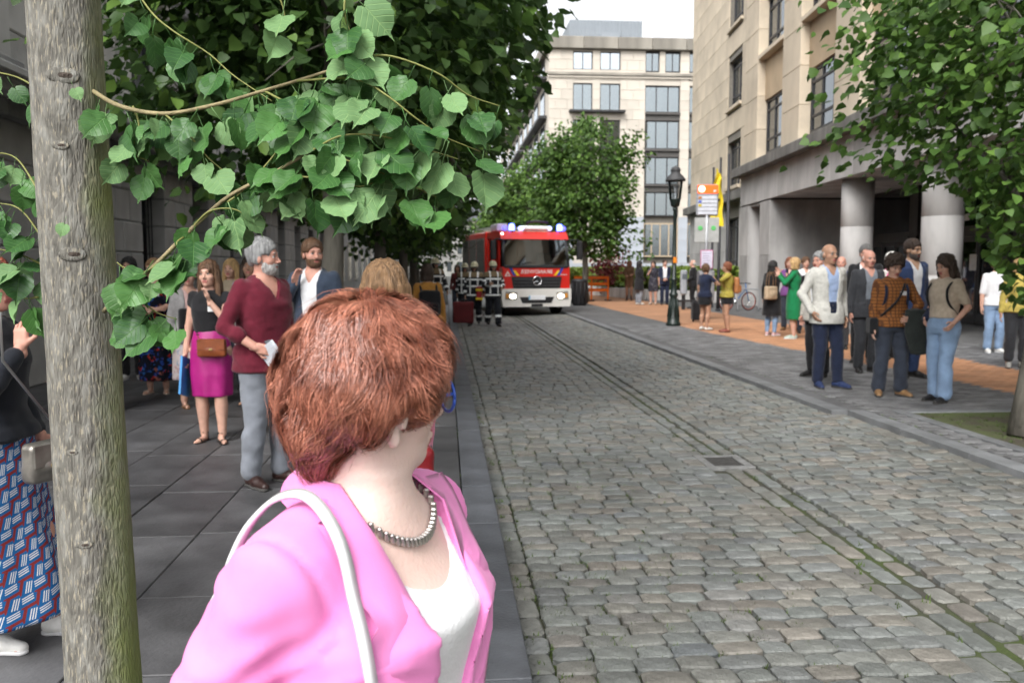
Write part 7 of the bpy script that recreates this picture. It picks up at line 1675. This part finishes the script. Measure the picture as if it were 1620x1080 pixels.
MB().lathe([(.145, 3.42), (.195, 3.9)], 12, caps=False).build('lantern_pane', glass('lantern_glass', (.8, .8, .8), .06), ln)
MB().lathe([(.27, 3.9), (.27, 3.94), (.22, 4.02), (.13, 4.1), (.12, 4.16), (.14, 4.18), (.11, 4.26), (.03, 4.3), (.0, 4.32)], 16).build('lantern_cap', mat('lamp_cap_grey', (.06, .06, .062), .6), ln)
# bus stop
M_pole = mat('galvanised', (.4, .41, .43), .45, metal=.5, var=.1)
bs = thing('bus_stop', 'tall bus stop post with orange lit head and timetable panels', 'bus stop', (7.95, 25.7, 0), R_(-6))
MB().tube([(0, 0, 0), (0, 0, 4.0)], .05, 12).build('post', M_pole, bs)
MB().box(-.33, .33, -.06, .06, 3.15, 4.1, 0, .04).build('sign_case', mat('case_grey', (.32, .33, .36), .5), bs)
MB().box(-.31, .31, -.075, -.061, 3.82, 4.08, 0, .01).build('orange_head', emit('sign_orange', (1.0, .11, .01), .9), bs)
MB().lathe([(.1, -.004), (.1, .004)], 20, (-.18, -.08, 3.95), axis='y').build('round_logo', emit('sign_white_glow', (1, .9, .7), 1.6), bs)
MB().box(.17, .25, -.082, -.076, 3.87, 3.92).build('bus_pictogram', MATS['paper'], bs)
for k in range(5):
    MB().box(-.29, .29, -.07, -.061, 3.19 + k * .115, 3.28 + k * .115, 0, .004).build('route_strip', mat('strip_pale', (.6, .62, .68), .5), bs)
for k, c in ((2, (.55, .42, .02)), (3, (.1, .14, .5)), (4, (.5, .2, .05))): MB().box(-.28, -.18, -.076, -.071, 3.2 + k * .115, 3.27 + k * .115).build('route_number', mat('route_%d' % k, c, .5), bs)
fr_ = MB().box(-.37, -.02, -.03, .0, 2.35, 3.1, 0, .01).box(.02, .37, -.03, .0, 2.35, 3.1, 0, .01).build('map_board', mat('board_grey', (.4, .41, .4), .5), bs)
for sx in (-1, 1): MB().lathe([(.06, -.003), (.075, -.003), (.075, .003), (.06, .003)], 16, (sx * .2, -.036, 2.78), axis='y').build('green_ring', mat('ring_green', (.12, .5, .15), .5), fr_)
pst = MB().box(-.19, .19, -.1, -.05, 1.55, 2.12, 0, .01).build('poster_frame', mat('poster_frame', (.5, .2, .32), .5), bs); MB().box(-.165, .165, -.106, -.1, 1.58, 2.09).build('notice_sheet', mat('notice', (.62, .6, .72), .6), pst)
for k in range(6): MB().box(-.12, .1 - .03 * (k % 3), -.1085, -.1065, 2.0 - k * .07, 2.015 - k * .07).build('text_line', mat('ink', (.25, .22, .35), .7), pst)
cb = MB().box(-.25, .25, -.14, .14, .55, 1.5, 0, .03).build('timetable_case', mat('timetable_grey', (.22, .22, .23), .5), bs)
for z0, z1 in ((1.05, 1.45), (.65, 1.0)): MB().box(-.2, .15, -.15, -.141, z0, z1).build('timetable', mat('timetable_sheet', (.33, .34, .36), .4), cb)
# flag poles, yellow banner
for i, (px, Y, lab, tpz) in enumerate(((1126, 34, 'thin dark flag pole left of the yellow banner', 5.6), (1137, 31, 'flag pole carrying the yellow banner', 5.6), (1150, 28.5, 'flag pole right of the yellow banner nearest the porch', 5.4))):
    t = thing('flag_pole', lab, 'flag pole', (at(px, 425, Y).x, Y, 0), 0, 'flag poles by the hedge'); MB().tube([(0, 0, 0), (0, 0, 1.2), (0, 0, tpz)], [.07, .06, .04], 10).build('pole', M_blk if False else mat('pole_dark', (.035, .035, .04), .5), t); MB().lathe([(.1, 0), (.1, .05), (.06, .08)], 10).build('base', MATS['pole_dark'], t)
fx = at(1134, 425, 30.9).x
fl = thing('banner', 'narrow yellow banner with a black lion hanging on its pole', 'banner', (fx, 30.9, 0))
V = []; F = []
for i in range(17):
    for j in range(7):
        u = j / 6; z = 5.2 - 2.1 * i / 16; wdt = .1 + .16 * math.sin(min(1, i / 9) * 1.6); V.append((-wdt + u * wdt * 1.6 + .03 * math.sin(i * .9), -.05 - .07 * math.sin(u * 9 + i * .35), z - .25 * u * (i < 3)))
        if i and j: k = i * 7 + j; F.append((k - 8, k - 7, k, k - 1))
n0 = len(V); V += [(x, y + .006, z) for x, y, z in V]; F += [tuple(i + n0 for i in f[::-1]) for f in F]
link('banner_cloth', mesh_np('banner_cloth', np.array(V), F, mat('banner_yellow', (.72, .55, .02), .7), True), fl)
MB().sphere((-.1, -.1, 4.25), .09, 8, 6, sc=(1, .3, 1.8)).sphere((-.05, -.12, 4.05), .07, 8, 6, sc=(1.2, .3, 1)).build('lion_emblem', C_black, fl)
# hedge in its stone planter
hx = [(7.6, 62), (8.6, 50), (10.0, 41.5), (12.4, 37.5), (15, 37)]
pw_ = thing('planter_wall', 'low grey curved stone wall holding the hedge', 'wall', (0, 0, 0))
for (a, b), (c, d_) in zip(hx, hx[1:]):
    n = max(2, int(math.hypot(c - a, d_ - b) / 1.2)); rz = math.atan2(d_ - b, c - a)
    for k in range(n):
        t = (k + .5) / n; piece('coping_stone', (round(math.hypot(c - a, d_ - b) / n - .015, 3), .34, .52), M_grey, pw_, (a + (c - a) * t, b + (d_ - b) * t, .26), (0, 0, rz), .02)
hp = []
rh_ = np.random.default_rng(8)
for (a, b), (c, d_) in zip(hx, hx[1:]):
    L_ = math.hypot(c - a, d_ - b); n = int(L_ * 1150); t = rh_.random(n); dep = rh_.random(n) * 3.2 + .15; nx, ny = -(d_ - b) / L_, (c - a) / L_
    if nx < 0: nx, ny = -nx, -ny
    zt = 1.35 + .25 * np.sin(t * L_ * .8 + a) + .1 * np.minimum(dep, 1); z = .3 + (zt - .3) * rh_.random(n) ** .45
    hp.append(np.stack([a + (c - a) * t + nx * dep, b + (d_ - b) * t + ny * dep, z], 1))
hp = np.concatenate(hp); hg = thing('hedge', 'bright green clipped hedge behind the low wall', 'hedge', (10, 45, 0))
tag(link('hedge_foliage', leaves_mesh('hedge_foliage', hp - np.array([10, 45, 0]), .16, leaf_mat('leaf_hedge', (.11, .19, .03), (.24, .32, .06)), .1, None, 9), hg), kind='stuff')
hs_ = MB()
for k in range(26): q = hp[k * 37]; hs_.tube([(q[0] - 10, q[1] - 45, 0), (q[0] - 9.95, q[1] - 45, q[2] * .8)], .03, 5)
hs_.build('stems', M_bark, hg)
shp = np.random.default_rng(3).normal(size=(900, 3)) * np.array([.5, .5, .45]) + np.array([0, 0, 1.5])
sb = thing('red_shrub', 'small purple red leaved shrub behind the round green tree', 'shrub', (at(962, 425, 47).x, 47, 0)); tag(link('shrub_foliage', leaves_mesh('shrub_foliage', shp, .16, leaf_mat('leaf_red', (.1, .02, .025), (.2, .05, .05)), .4, None, 5), sb), kind='stuff'); MB().tube([(0, 0, 0), (.05, 0, .8), (0, .05, 1.5)], [.04, .03, .015], 6).build('stem', M_bark, sb)
# bicycle and hoop rack near the porch corner
bk = thing('bicycle', 'blue and red bicycle parked at the hoop rack by the porch corner', 'bicycle', (at(1168, 425, 31).x, 31, 0), R_(20))
for x in (-.52, .52):
    wh = link('wheel', None, bk, (x, 0, .34)); MB().tube([(.33 * math.cos(t), 0, .33 * math.sin(t)) for t in np.linspace(0, 6.2832, 25)], .018, 6).build('tyre', M_tyre, wh); MB().tube([(.305 * math.cos(t), 0, .305 * math.sin(t)) for t in np.linspace(0, 6.2832, 25)], .01, 6).build('rim', mat('rim_red', (.5, .08, .05), .4), wh)
    sp_ = MB()
    for k in range(10): a = k * .628; sp_.tube([(0, 0, 0), (.3 * math.cos(a), 0, .3 * math.sin(a))], .003, 4)
    sp_.build('spokes', M_chr, wh)
MB().tube([(-.52, 0, .34), (-.1, 0, .32), (.36, 0, .78), (-.2, 0, .82), (-.1, 0, .32)], .02, 8).tube([(-.52, 0, .34), (-.2, 0, .82), (-.23, 0, .95)], .015, 8).tube([(.52, 0, .34), (.38, 0, .85), (.35, 0, 1.0)], .018, 8).build('frame', mat('bike_blue', (.03, .15, .4), .35), bk)
MB().tube([(.34, -.3, 1.0), (.37, 0, 1.02), (.34, .3, 1.0)], .016, 8).build('handlebar', M_blk, bk); MB().sphere((-.25, 0, .97), .1, 10, 6, sc=(1.3, .7, .4)).build('saddle', M_blk, bk); MB().lathe([(.09, -.01), (.09, .01)], 14, (-.1, -.05, .32), axis='y').build('chainring', M_chr, bk)
rk = thing('hoop_rack', 'low steel hoop rack with the bicycle', 'bike rack', (at(1185, 425, 30.6).x, 30.6, 0)); MB().tube(catmull([(-.4, 0, 0), (-.4, 0, .7), (-.3, 0, .8), (.3, 0, .8), (.4, 0, .7), (.4, 0, 0)], 5), .025, 8).build('hoop', M_pole, rk)
h2 = thing('hoop_rack', 'low steel hoop rack beside the street lamp', 'bike rack', (at(1088, 425, 27).x, 27, 0)); MB().tube(catmull([(-.4, 0, 0), (-.4, 0, .45), (-.3, 0, .52), (.3, 0, .52), (.4, 0, .45), (.4, 0, 0)], 5), .03, 8).build('hoop', M_blk, h2)
pm = thing('parking_meter', 'grey ticket post behind the street lamp', 'ticket post', (at(1082, 425, 32).x, 32, 0)); MB().box(-.13, .13, -.1, .1, .55, 1.5, 0, .06).build('head', mat('meter_grey', (.3, .32, .35), .5), pm); MB().box(-.06, .06, -.05, .05, 0, .55).build('post', M_blk, pm); MB().box(-.09, .09, -.106, -.1, 1.15, 1.35).build('display', mat('meter_display', (.12, .14, .16), .2), pm)
wb_ = thing('litter_bin', 'dark round litter bin at the foot of the round green tree', 'bin', (at(917, 425, 36).x, 36, 0)); MB().lathe([(.28, 0), (.32, .1), (.34, .95), (.36, 1.0), (.36, 1.06), (.25, 1.12)], 18).build('drum', M_blk, wb_)
for k in range(12): a = k * .5236; MB().tube([(.345 * math.cos(a), .345 * math.sin(a), .08), (.36 * math.cos(a), .36 * math.sin(a), .96)], .02, 5).build('slat', M_blk, wb_)
ob = thing('work_barrier', 'orange plastic work barrier behind the fire engine mirror', 'barrier', (at(936, 425, 41).x, 41, 0), R_(10)); M_or = mat('barrier_orange', (.75, .16, .01), .5)
for z in (.45, .75, 1.05): MB().box(-.9, .9, -.03, .03, z, z + .14, 0, .02).build('rail', M_or, ob)
for x in (-.85, 0, .85): MB().box(x - .04, x + .04, -.029, .029, .05, 1.19, 0, .01).build('post', M_or, ob); MB().box(x - .1, x + .1, -.25, .25, 0, .05, 0, .01).build('foot', M_blk, ob)
sc_ = thing('suitcase', 'black wheeled suitcase standing behind the bus stop post', 'suitcase', (at(1106, 425, 24.5).x, 24.5, 0)); MB().box(-.2, .2, -.12, .12, .05, .6, 0, .04).build('shell', C_black, sc_); MB().tube([(-.1, 0, .6), (-.1, 0, .7), (.1, 0, .7), (.1, 0, .6)], .012, 6).build('handle', M_blk, sc_)
for x in (-.15, .15): MB().lathe([(.03, -.02), (.03, .02)], 8, (x, 0, .03), axis='y').build('wheel', M_tyre, sc_)
from mathutils.kdtree import KDTree
# ================================================================ THE WOMAN IN THE PINK JACKET (near the lens)
PH = 1.49
SK['pale'] = mat('skin_pale', (.74, .53, .46), .5, scale=9, col2=(.8, .6, .53), bump=.12, bscale=160, spec=.4, sub=.08)
pose = dict(head=(R_(60), R_(0), R_(5)), hs=1.04, rh=(.27, .02, .9), lh=(-.25, .08, .9), lean=(.0, .015))
PX, PY, PF = -.13, 1.2, -120
t = thing('person', 'short haired woman in bright pink jacket looking away, closest to the lens', 'person', (PX, PY, 0), R_(PF))
K = Skel(PH, False, pose, 1.36)
for _k in K.S: K.S[_k] = K.S[_k] * np.array([1.24, 1, 1]) + np.array([0, 0, -.03])
for _s, _h in ((1, 'rh'), (-1, 'lh')): K.E[_s], K.Wr[_s] = ik(K.S[_s], np.array(pose[_h]) * K.q, .172 * PH, .148 * PH, (_s * .5, -1, -.35)); K.t = t; K.pose = pose; K.lod = 0
H = PH
# body: one surface, fine round the head and neck
S_ = Sdf(); K.torso(S_)
for sd in (-1, 1):
    K.leg(S_, sd, k=.03); K.arm(S_, sd, .006, k=.03)
    ft, ang = K.Ft[sd]; c, sn = math.cos(ang), math.sin(ang); X = (np.array([[c, -sn, 0], [sn, c, 0], [0, 0, 1]]), ft); S_.cap((0, -.04, .034), (0, .12, .02), .027, .018, .02, X)
a = np.array([0, -.004 + K.lean[1], .81 * H]); b = K.oh + K.Rh @ np.array([0, -.018, -.05]) * K.hs
S_.cap(a, b, .062, .056, .035); S_.cap(a + np.array([0, .0, -.03]), a + np.array([0, -.0, .02]), .075, .056, .03)
head_sdf(S_, K, ears=False)
Xh = K.XH; hh = K.hs; Pq = lambda *p: tuple(np.array(p) * hh)
for sd in (-1, 1):                                        # modelled ear: rim, bowl, lobe
    Re = K.Rh @ rot_zyx(sd * -.35, 0, 0); Xe = (Re, K.oh + K.Rh @ np.array([sd * .075, -.012, -.012]) * hh)
    for u, v in zip(np.linspace(-.5, 3.6, 9)[:-1], np.linspace(-.5, 3.6, 9)[1:]):
        S_.cap((sd * .009, .019 * math.cos(u) * -1 * -1, .004 + .03 * math.sin(u)), (sd * .009, .019 * math.cos(v), .004 + .03 * math.sin(v)), .0055, .0055, .003, Xe)
    S_.ell((sd * .004, 0, .0), (.006, .017, .027), .004, Xe); S_.ell((sd * .006, .006, -.031), (.006, .009, .012), .005, Xe)
V, Q = S_.mesh(.012, (K.oh - .2, K.oh + .15, .0048))
c = V[Q].mean(1); L = (c - K.oh) @ K.Rh / hh
lips = (np.abs(L[:, 0]) < .023) & (L[:, 1] > .07) & (L[:, 2] < -.053) & (L[:, 2] > -.08)
parts = [(V, Q, np.where(lips, 1, 0))]; BV = V.copy(); BN = vnormals(V, Q)
for sd in (-1, 1): v, f = hand_parts(K, sd, .4); parts.append((v, f, 0))
fe_ = face_extras(K, None, None, 0); parts.append((np.array(fe_.v), fe_.f, [m + 2 for m in fe_.m]))
V, F, M = join(parts); link('body', mesh_np('body', V, F, [SK['pale'], M_lip, M_eyew, M_iris, HR['auburn'], SK['pale']], True, M), t)
# white top
S_ = Sdf(); K.torso(S_, .007, .5 * H, .8 * H); S_.ell((0, .1, .8 * H), (.085, .1, .075), .01, None, 's'); S_.ell((0, -.02, .845 * H), (.09, .1, .06), .008, None, 's')
V, Q = S_.mesh(.009); link('white_top', mesh_np('white_top', wrinkle(V, Q, .002, (16, 16, 16)), Q, cloth('brightwhite', (.83, .83, .84), var=.03), True), t)
# trousers and shoes complete her below the frame
trousers(K, C_white, t, wide=.02); shoes(K, W_shoe, t)
# jacket: padded shoulders, open front
M_pink = mat('cloth_pink_jacket', (.86, .26, .58), .75, var=.04, scale=20, bump=.06, bscale=400, spec=.25, sheen=.2)
S_ = Sdf(); K.torso(S_, .022, .45 * H, None, .02); S_.loft([(.42 * H, .125 * H, .1 * H), (.5 * H, .115 * H + .01, .092 * H + .01), (.58 * H, .1 * H + .01, .085 * H)], .03)
for sd in (-1, 1):
    K.arm(S_, sd, .019, .97, .03); s0 = K.S[sd]
    S_.cap(s0 + np.array([-sd * .05, 0, .035]), s0 + np.array([sd * .0, 0, -.0]), .045, .05, .05)          # sloping shoulder
S_.ell((0, .012, .865 * H), (.078, .085, .058), .01, None, 's')
zt, zb = .83 * H, .56 * H
S_.func(lambda x, y, z: np.maximum(np.maximum(np.abs(x + .0) - (.012 + .085 * np.clip((z - zb) / (zt - zb), 0, 1) ** .9), .03 - y), zb - z), (-.3, 0, zb - .02), (.3, .4, .95 * H), .004)
for sd in (-1, 1):                                        # stitched seam where the sleeve joins: a shallow groove ring
    pass
V, Q = S_.mesh(.0075)
N_ = vnormals(V, Q)
for sd in (-1, 1):
    ax = np.array([sd * .93, 0, -.28]); ax /= np.linalg.norm(ax); d = (V - (K.S[sd] + np.array([sd * .012, 0, 0]))) @ ax; rr = np.linalg.norm(V - K.S[sd] - d[:, None] * ax, axis=1)
    m = (rr < .1); V = V - N_ * (np.exp(-(d / .006) ** 2) * .005 * m - np.exp(-((d - .02) / .016) ** 2) * .006 * m)[:, None]
    e = K.E[sd]; de = np.linalg.norm(V - e, axis=1); V = V + N_ * (np.exp(-(de / .11) ** 2) * .006 * np.sin(V[:, 2] * 150 + V[:, 1] * 60))[:, None]
    dd = np.linalg.norm(V - (K.S[sd] + np.array([sd * .02, -.05, -.11])), axis=1); V = V + N_ * (np.exp(-(dd / .09) ** 2) * .006 * np.sin((V[:, 2] + V[:, 0] * .8) * 110))[:, None]
rg = (1 - np.abs(vnoise(V * np.array([7, 7, 13]) + V[:, [2, 0, 1]] * 5, 31))) ** 4; arm_w = np.clip((np.abs(V[:, 0]) - .1) / .05, 0, 1) * np.clip((.8 * H - V[:, 2]) / .08, 0, 1) + .35
V = V + N_ * (rg * .0075 * arm_w)[:, None]
V = wrinkle(V, Q, .0035, (9, 9, 12), 6)
JV, JQ = V.copy(), Q
jk = link('jacket', mesh_np('jacket', V, Q, M_pink, True), t)
# collar and lapels: ribbon laid along the opening, folded outwards
def surf_y(x, z, off):
    A = np.array(FEM); a_ = np.interp(z / H, A[:, 0], A[:, 1]) * H + .022; b_ = np.interp(z / H, A[:, 0], A[:, 2]) * H * (1.18 if z < .74 * H else 1.05) + .022
    return b_ * max(1 - (min(abs(x) / a_, .99)) ** 2.3, .02) ** (1 / 2.3) + K.lean[1] * np.clip((z / H - .5) / .3, 0, 1.1) + off
for sd in (-1, 1):
    inner, outer = [], []
    # back collar
    for u in np.linspace(0, 1, 9):
        th = -math.pi / 2 + u * 1.75; x, y = .068 * math.cos(th), .012 + .074 * math.sin(th); z = .86 * H - .004 - .012 * u
        inner.append((sd * x, y, z)); outer.append((sd * x * (1.55 - .05 * u), .012 + (y - .012) * (1.5 - .1 * u), z - .03 - .012 * u))
    # front edge down to the button
    for i, u in enumerate(np.linspace(.08, 1, 16)):
        z = (.835 - (.835 - .565) * u) * H; x = .012 + .08 * (1 - u) ** .9; wd = (.062 + .02 * u if u < .42 else .085 * (1 - (u - .42) / .58) ** .75 + .004)
        if .36 < u < .44: wd *= .6
        xo = x + wd; zo = z + .012 + (.02 if u > .42 else 0) * (1 - u)
        inner.append((sd * x, surf_y(x, z, .006), z)); outer.append((sd * xo, surf_y(xo, zo, .012), zo))
    V = []; F = []; n = len(inner)
    kj = KDTree(len(JV)); [kj.insert(v, i) for i, v in enumerate(JV)]; kj.balance(); jn = vnormals(JV, JQ)
    def on_jacket(v, h):
        co, i, d_ = kj.find(v); nv = jn[i]; g_ = float((v - np.array(co)) @ nv); return v + nv * (h - g_) if (g_ < h or d_ < .03) else v
    for k in range(n):
        a_, b_ = np.array(inner[k]), np.array(outer[k]); mid = (a_ + b_) / 2; cn = mid - np.array([0, .0, mid[2]]); cn[2] = 0; cn = cn / (np.linalg.norm(cn) + 1e-6)
        for q in (0, .25, .5, .75, 1.0): V.append(on_jacket(a_ + (b_ - a_) * q, .005 + .009 * q) if k > 8 else a_ + (b_ - a_) * q + cn * (.006 + .008 * math.sin(q * math.pi)))
    Va = np.array(V).reshape(n, 5, 3)
    for _ in range(2): Va[10:-1] = (Va[9:-2] + 2 * Va[10:-1] + Va[11:]) / 4 if _ == 0 else Va[10:-1]
    V = [v for v in Va.reshape(-1, 3)]
    m_ = len(V); V = V + [v - np.array([v[0], v[1] - .01, .0]) / (np.hypot(v[0], v[1] - .01) + 1e-6) * .005 for v in V]
    for k in range(n - 1):
        for q in range(4): f = (k * 5 + q, k * 5 + q + 1, (k + 1) * 5 + q + 1, (k + 1) * 5 + q); F.append(f if sd > 0 else f[::-1]); F.append(tuple(m_ + i for i in (f[::-1] if sd > 0 else f)))
        for q in (0, 4): f = (k * 5 + q, (k + 1) * 5 + q, m_ + (k + 1) * 5 + q, m_ + k * 5 + q); F.append(f)
    link('lapel', mesh_np('lapel', np.array(V), F, M_pink, True), jk)
# necklace of flat silver links
kb = KDTree(len(BV)); [kb.insert(v, i) for i, v in enumerate(BV)]; kb.balance(); ncl = link('necklace', None, t); M_sil = mat('silver_links', (.5, .47, .45), .3, metal=.8, scale=60, var=.5)
for k in range(64):
    th = k / 64 * 6.2832; x, y = .078 * math.cos(th), .014 + .086 * math.sin(th); z = .825 * H - .052 * math.sin(th) * (1.0 if math.sin(th) > 0 else .4) + (.012 if math.sin(th) < 0 else 0)
    co, i_, d_ = kb.find((x * 1.05, y * 1.05, z)); nv = Vector(tuple(BN[i_])); pz = Vector((x, y, z)); pz = pz + nv * (.0055 - (pz - co).dot(nv))
    piece('link', (.009, .0062, .015), M_sil, ncl, pz, (.35 * math.sin(th), 0, math.atan2(nv.y, nv.x)), .002)
# glasses
M_gl = mat('blue_acetate', (.03, .1, .5), .3, var=.1, spec=.6); gl = link('glasses', None, t)
trh = lambda p: Vector(tuple(K.Rh @ (np.array(p) * hh) + K.oh))
for sd in (-1, 1):
    MB().tube([trh((sd * .034 + .0265 * math.cos(q), .108 - .25 * abs(.034 + sd * .0265 * math.cos(q)) * .4, .0 + .024 * math.sin(q))) for q in np.linspace(0, 6.2832, 25)], .0024, 8).build('rim', M_gl, gl)
    MB().tube(catmull([trh((sd * .059, .098, .008)), trh((sd * .079, .05, .01)), trh((sd * .086, -.012, .006)), trh((sd * .083, -.03, -.012)), trh((sd * .08, -.036, -.035))], 5), .0026, 7).build('temple', M_gl, gl)
MB().tube([trh((-.009, .112, .006)), trh((0, .115, .009)), trh((.009, .112, .006))], .0024, 6).build('bridge', M_gl, gl)
# ---- hair: cap plus thousands of strands
M_hair = mat('hair_copper', (.2, .06, .034), .3, scale=30, col2=(.46, .18, .115), spec=.6, bump=.2, island=True, rnd=.35)
S_ = Sdf()
S_.ell(Pq(0, -.024, .046), Pq(.095, .114, .102), 0, Xh); S_.ell(Pq(0, -.082, .0), Pq(.078, .046, .07), .03, Xh); S_.ell(Pq(.01, .045, .078), Pq(.074, .055, .045), .03, Xh)
for sd in (-1, 1): S_.ell(Pq(sd * .072, -.01, .02), Pq(.028, .07, .055), .025, Xh); S_.cap(Pq(sd * .08, .035, .03), Pq(sd * .078, .035, -.005), .014 * hh, .008 * hh, .015, Xh)
S_.cap(Pq(0, -.085, -.03), Pq(0, -.066, -.078), .044 * hh, .028 * hh, .03, Xh)
for sd in (-1, 1): S_.ell(Pq(sd * .088, -.004, -.034), Pq(.034, .03, .038), .01, Xh, 's')
S_.ell(Pq(0, .118, -.05), Pq(.066, .075, .095), .008, Xh, 's'); S_.cap(Pq(0, .0, -.1), Pq(0, .02, -.25), .05 * hh, .06 * hh, .01, Xh, 's')
V, Q = S_.mesh(.006); HV0, HQ0 = V.copy(), Q
hn = vnormals(V, Q); Lc = (V - K.oh) @ K.Rh
V = V + hn * (vnoise(Lc * 26, 2) * .008 + vnoise(Lc * np.array([70, 70, 22]), 4) * .003)[:, None]
hb = link('hair', mesh_np('hair', V, Q, M_hair, True), t)
rH = np.random.default_rng(4)
hn2 = vnormals(V, Q)
kd = KDTree(len(V)); [kd.insert(v, i) for i, v in enumerate(V)]; kd.balance()
crown = K.oh + K.Rh @ np.array([.02, -.035, .155]) * hh
tri = V[Q]; area = np.linalg.norm(np.cross(tri[:, 1] - tri[:, 0], tri[:, 3] - tri[:, 0]), axis=1)
_lc = (tri.mean(1) - K.oh) @ K.Rh; area = area * ~((_lc[:, 1] > .05) & (_lc[:, 2] < .03))
NG, PER, nseg = 900, 34, 9
pk = rH.choice(len(Q), NG, p=area / area.sum()); P0 = tri[pk].mean(1)
p = P0.copy(); G = [p.copy()]; GN = [hn2[Q[pk, 0]]]
ln = rH.uniform(.05, .105, NG) / nseg; bend = rH.normal(size=(NG, 3)) * .4; lay_h = rH.uniform(.0, .007, NG)
for s_i in range(nseg):                                     # guide locks run from the crown outwards and down, each with its own wave
    ids = np.array([kd.find(q)[1] for q in p]); nl = hn2[ids]; loc = (p - K.oh) @ K.Rh
    away = p - crown; away[:, 2] *= .5; d = away / (np.linalg.norm(away, axis=1)[:, None] + 1e-6) * .9 + np.array([0, 0, -.7])
    d = d + (K.Rh @ np.array([0, 1.0, 0])) * np.clip(loc[:, 1:2] * 10 + .1, -.2, 1)
    ph = np.sin(s_i / nseg * 4.2 + bend[:, :1] * 6); d = d + np.cross(nl, d) * ph * .42 + bend * .5
    d = d - nl * (d * nl).sum(1)[:, None]; d /= np.linalg.norm(d, axis=1)[:, None] + 1e-6
    p = p + d * ln[:, None]
    q2 = np.array([tuple(kd.find(q)[0]) for q in p]); off = ((p - q2) * nl).sum(1); p = p + nl * (lay_h * np.sin(min(1, (s_i + 1) / nseg * 1.25) * 2.6) + .001 - off)[:, None]
    G.append(p.copy()); GN.append(nl)
G = np.stack(G, 1); GN = np.stack(GN, 1); GT = np.gradient(G, axis=1); GT /= np.linalg.norm(GT, axis=2)[:, :, None] + 1e-9; GB = np.cross(GT, GN)
ns = NG * PER; gi = np.repeat(np.arange(NG), PER)
ang = rH.uniform(0, 6.283, ns); rad = .0125 * np.sqrt(rH.random(ns)); tt = np.linspace(0, 1, nseg + 1)
wd_ = (1 - .62 * tt ** 1.3)[None, :] * (1 + .25 * np.sin(tt * 9)[None, :] * rH.random(ns)[:, None])
A = G[gi] + GB[gi] * (np.cos(ang) * rad)[:, None, None] * wd_[:, :, None] + GN[gi] * ((np.sin(ang) * .35 + .3) * rad)[:, None, None] * wd_[:, :, None]
A = A + np.cumsum(rH.normal(size=A.shape) * .0004, axis=1)
nn = GN[gi][:, 0]
# loose ends: some strands lift off the outline, those at the nape hang free in points
fly = rH.random(ns) < .05; A[fly] += GN[gi][fly] * (tt ** 1.6)[None, :, None] * rH.uniform(.003, .02, fly.sum())[:, None, None]
zl = ((A[:, 0] - K.oh) @ K.Rh)[:, 2]; nap = (zl < -.05) & (rH.random(ns) < .6); A[nap] += np.array([0, 0, -1.0]) * (tt ** 1.2)[None, :, None] * rH.uniform(.004, .024, nap.sum())[:, None, None] - GN[gi][nap] * (tt ** 2)[None, :, None] * .006
T = np.gradient(A, axis=1); T /= np.linalg.norm(T, axis=2)[:, :, None] + 1e-9
U = np.cross(T, nn[:, None, :]); U /= np.linalg.norm(U, axis=2)[:, :, None] + 1e-9; W_ = np.cross(U, T)
tp = np.array([.6, 1, 1, 1, 1, .95, .85, .7, .45, .12]); wS = (rH.uniform(.0003, .00062, ns)[:, None] * tp)[:, :, None]
ring = np.stack([A - U * wS, A + U * wS], 2)
k_ = nseg + 1; base = (np.arange(ns) * k_ * 2)[:, None]; i0 = np.arange(nseg)[None, :] * 2
Fq = np.stack([base + i0, base + i0 + 1, base + i0 + 3, base + i0 + 2], -1).reshape(-1, 4)
st_ = link('hair_strands', mesh_np('hair_strands', ring.reshape(-1, 3), Fq, M_hair, True), hb); tag(st_, kind='stuff')
# shoulder bag: white strap over the near shoulder, bag at the hip below the frame
hbg = thing('shoulder_bag', 'white leather strap bag over the shoulder of the pink jacket', 'bag', (PX, PY, 0), R_(PF)); M_wl = mat('white_leather', (.72, .72, .73), .35, var=.04, spec=.6)
path = catmull([(.2, -.09, .52 * H), (.17, -.115, .66 * H), (.15, -.095, .775 * H), (.132, -.045, .835 * H), (.128, .015, .845 * H), (.142, .07, .81 * H), (.158, .125, .74 * H), (.175, .15, .64 * H), (.2, .09, .52 * H)], 7)
kj = KDTree(len(JV)); [kj.insert(v, i) for i, v in enumerate(JV)]; kj.balance(); jn = vnormals(JV, JQ)
def lay(q):
    co, i, d_ = kj.find(q); n_ = Vector(tuple(jn[i])); h_ = (q - co).dot(n_); return q + n_ * max(0.0, .019 - h_) if h_ < .04 else q + n_ * (.022 - h_) * .8
path = [lay(q) for q in path]; path = [path[0]] + [(path[i - 1] + path[i] * 2 + path[i + 1]) / 4 for i in range(1, len(path) - 1)] + [path[-1]]
V = []; F = []
for i, q in enumerate(path):
    tg = (path[min(i + 1, len(path) - 1)] - path[max(i - 1, 0)]).normalized(); sx = Vector((1, 0, -.35)); sx = (sx - tg * sx.dot(tg)).normalized(); nz_ = sx.cross(tg)
    for a_, b_ in ((-.008, -.003), (.008, -.003), (.008, .003), (-.008, .003)): V.append(q + sx * a_ + nz_ * b_)
    if i: F += [((i - 1) * 4 + k, (i - 1) * 4 + (k + 1) % 4, i * 4 + (k + 1) % 4, i * 4 + k) for k in range(4)]
link('strap', mesh_np('strap', np.array([tuple(v) for v in V]), F, M_wl, True), hbg)
MB().tube([q + Vector((-.009, 0, 0)) for q in path], .0026, 6).build('strap_edge', mat('grey_piping', (.3, .3, .31), .5), hbg)
MB().box(.17, .27, -.14, .14, .34 * H, .53 * H, 0, .03).build('bag_body', M_wl, hbg); MB().box(.268, .276, -.12, .12, .42 * H, .52 * H, 0, .003).build('flap', M_wl, hbg)
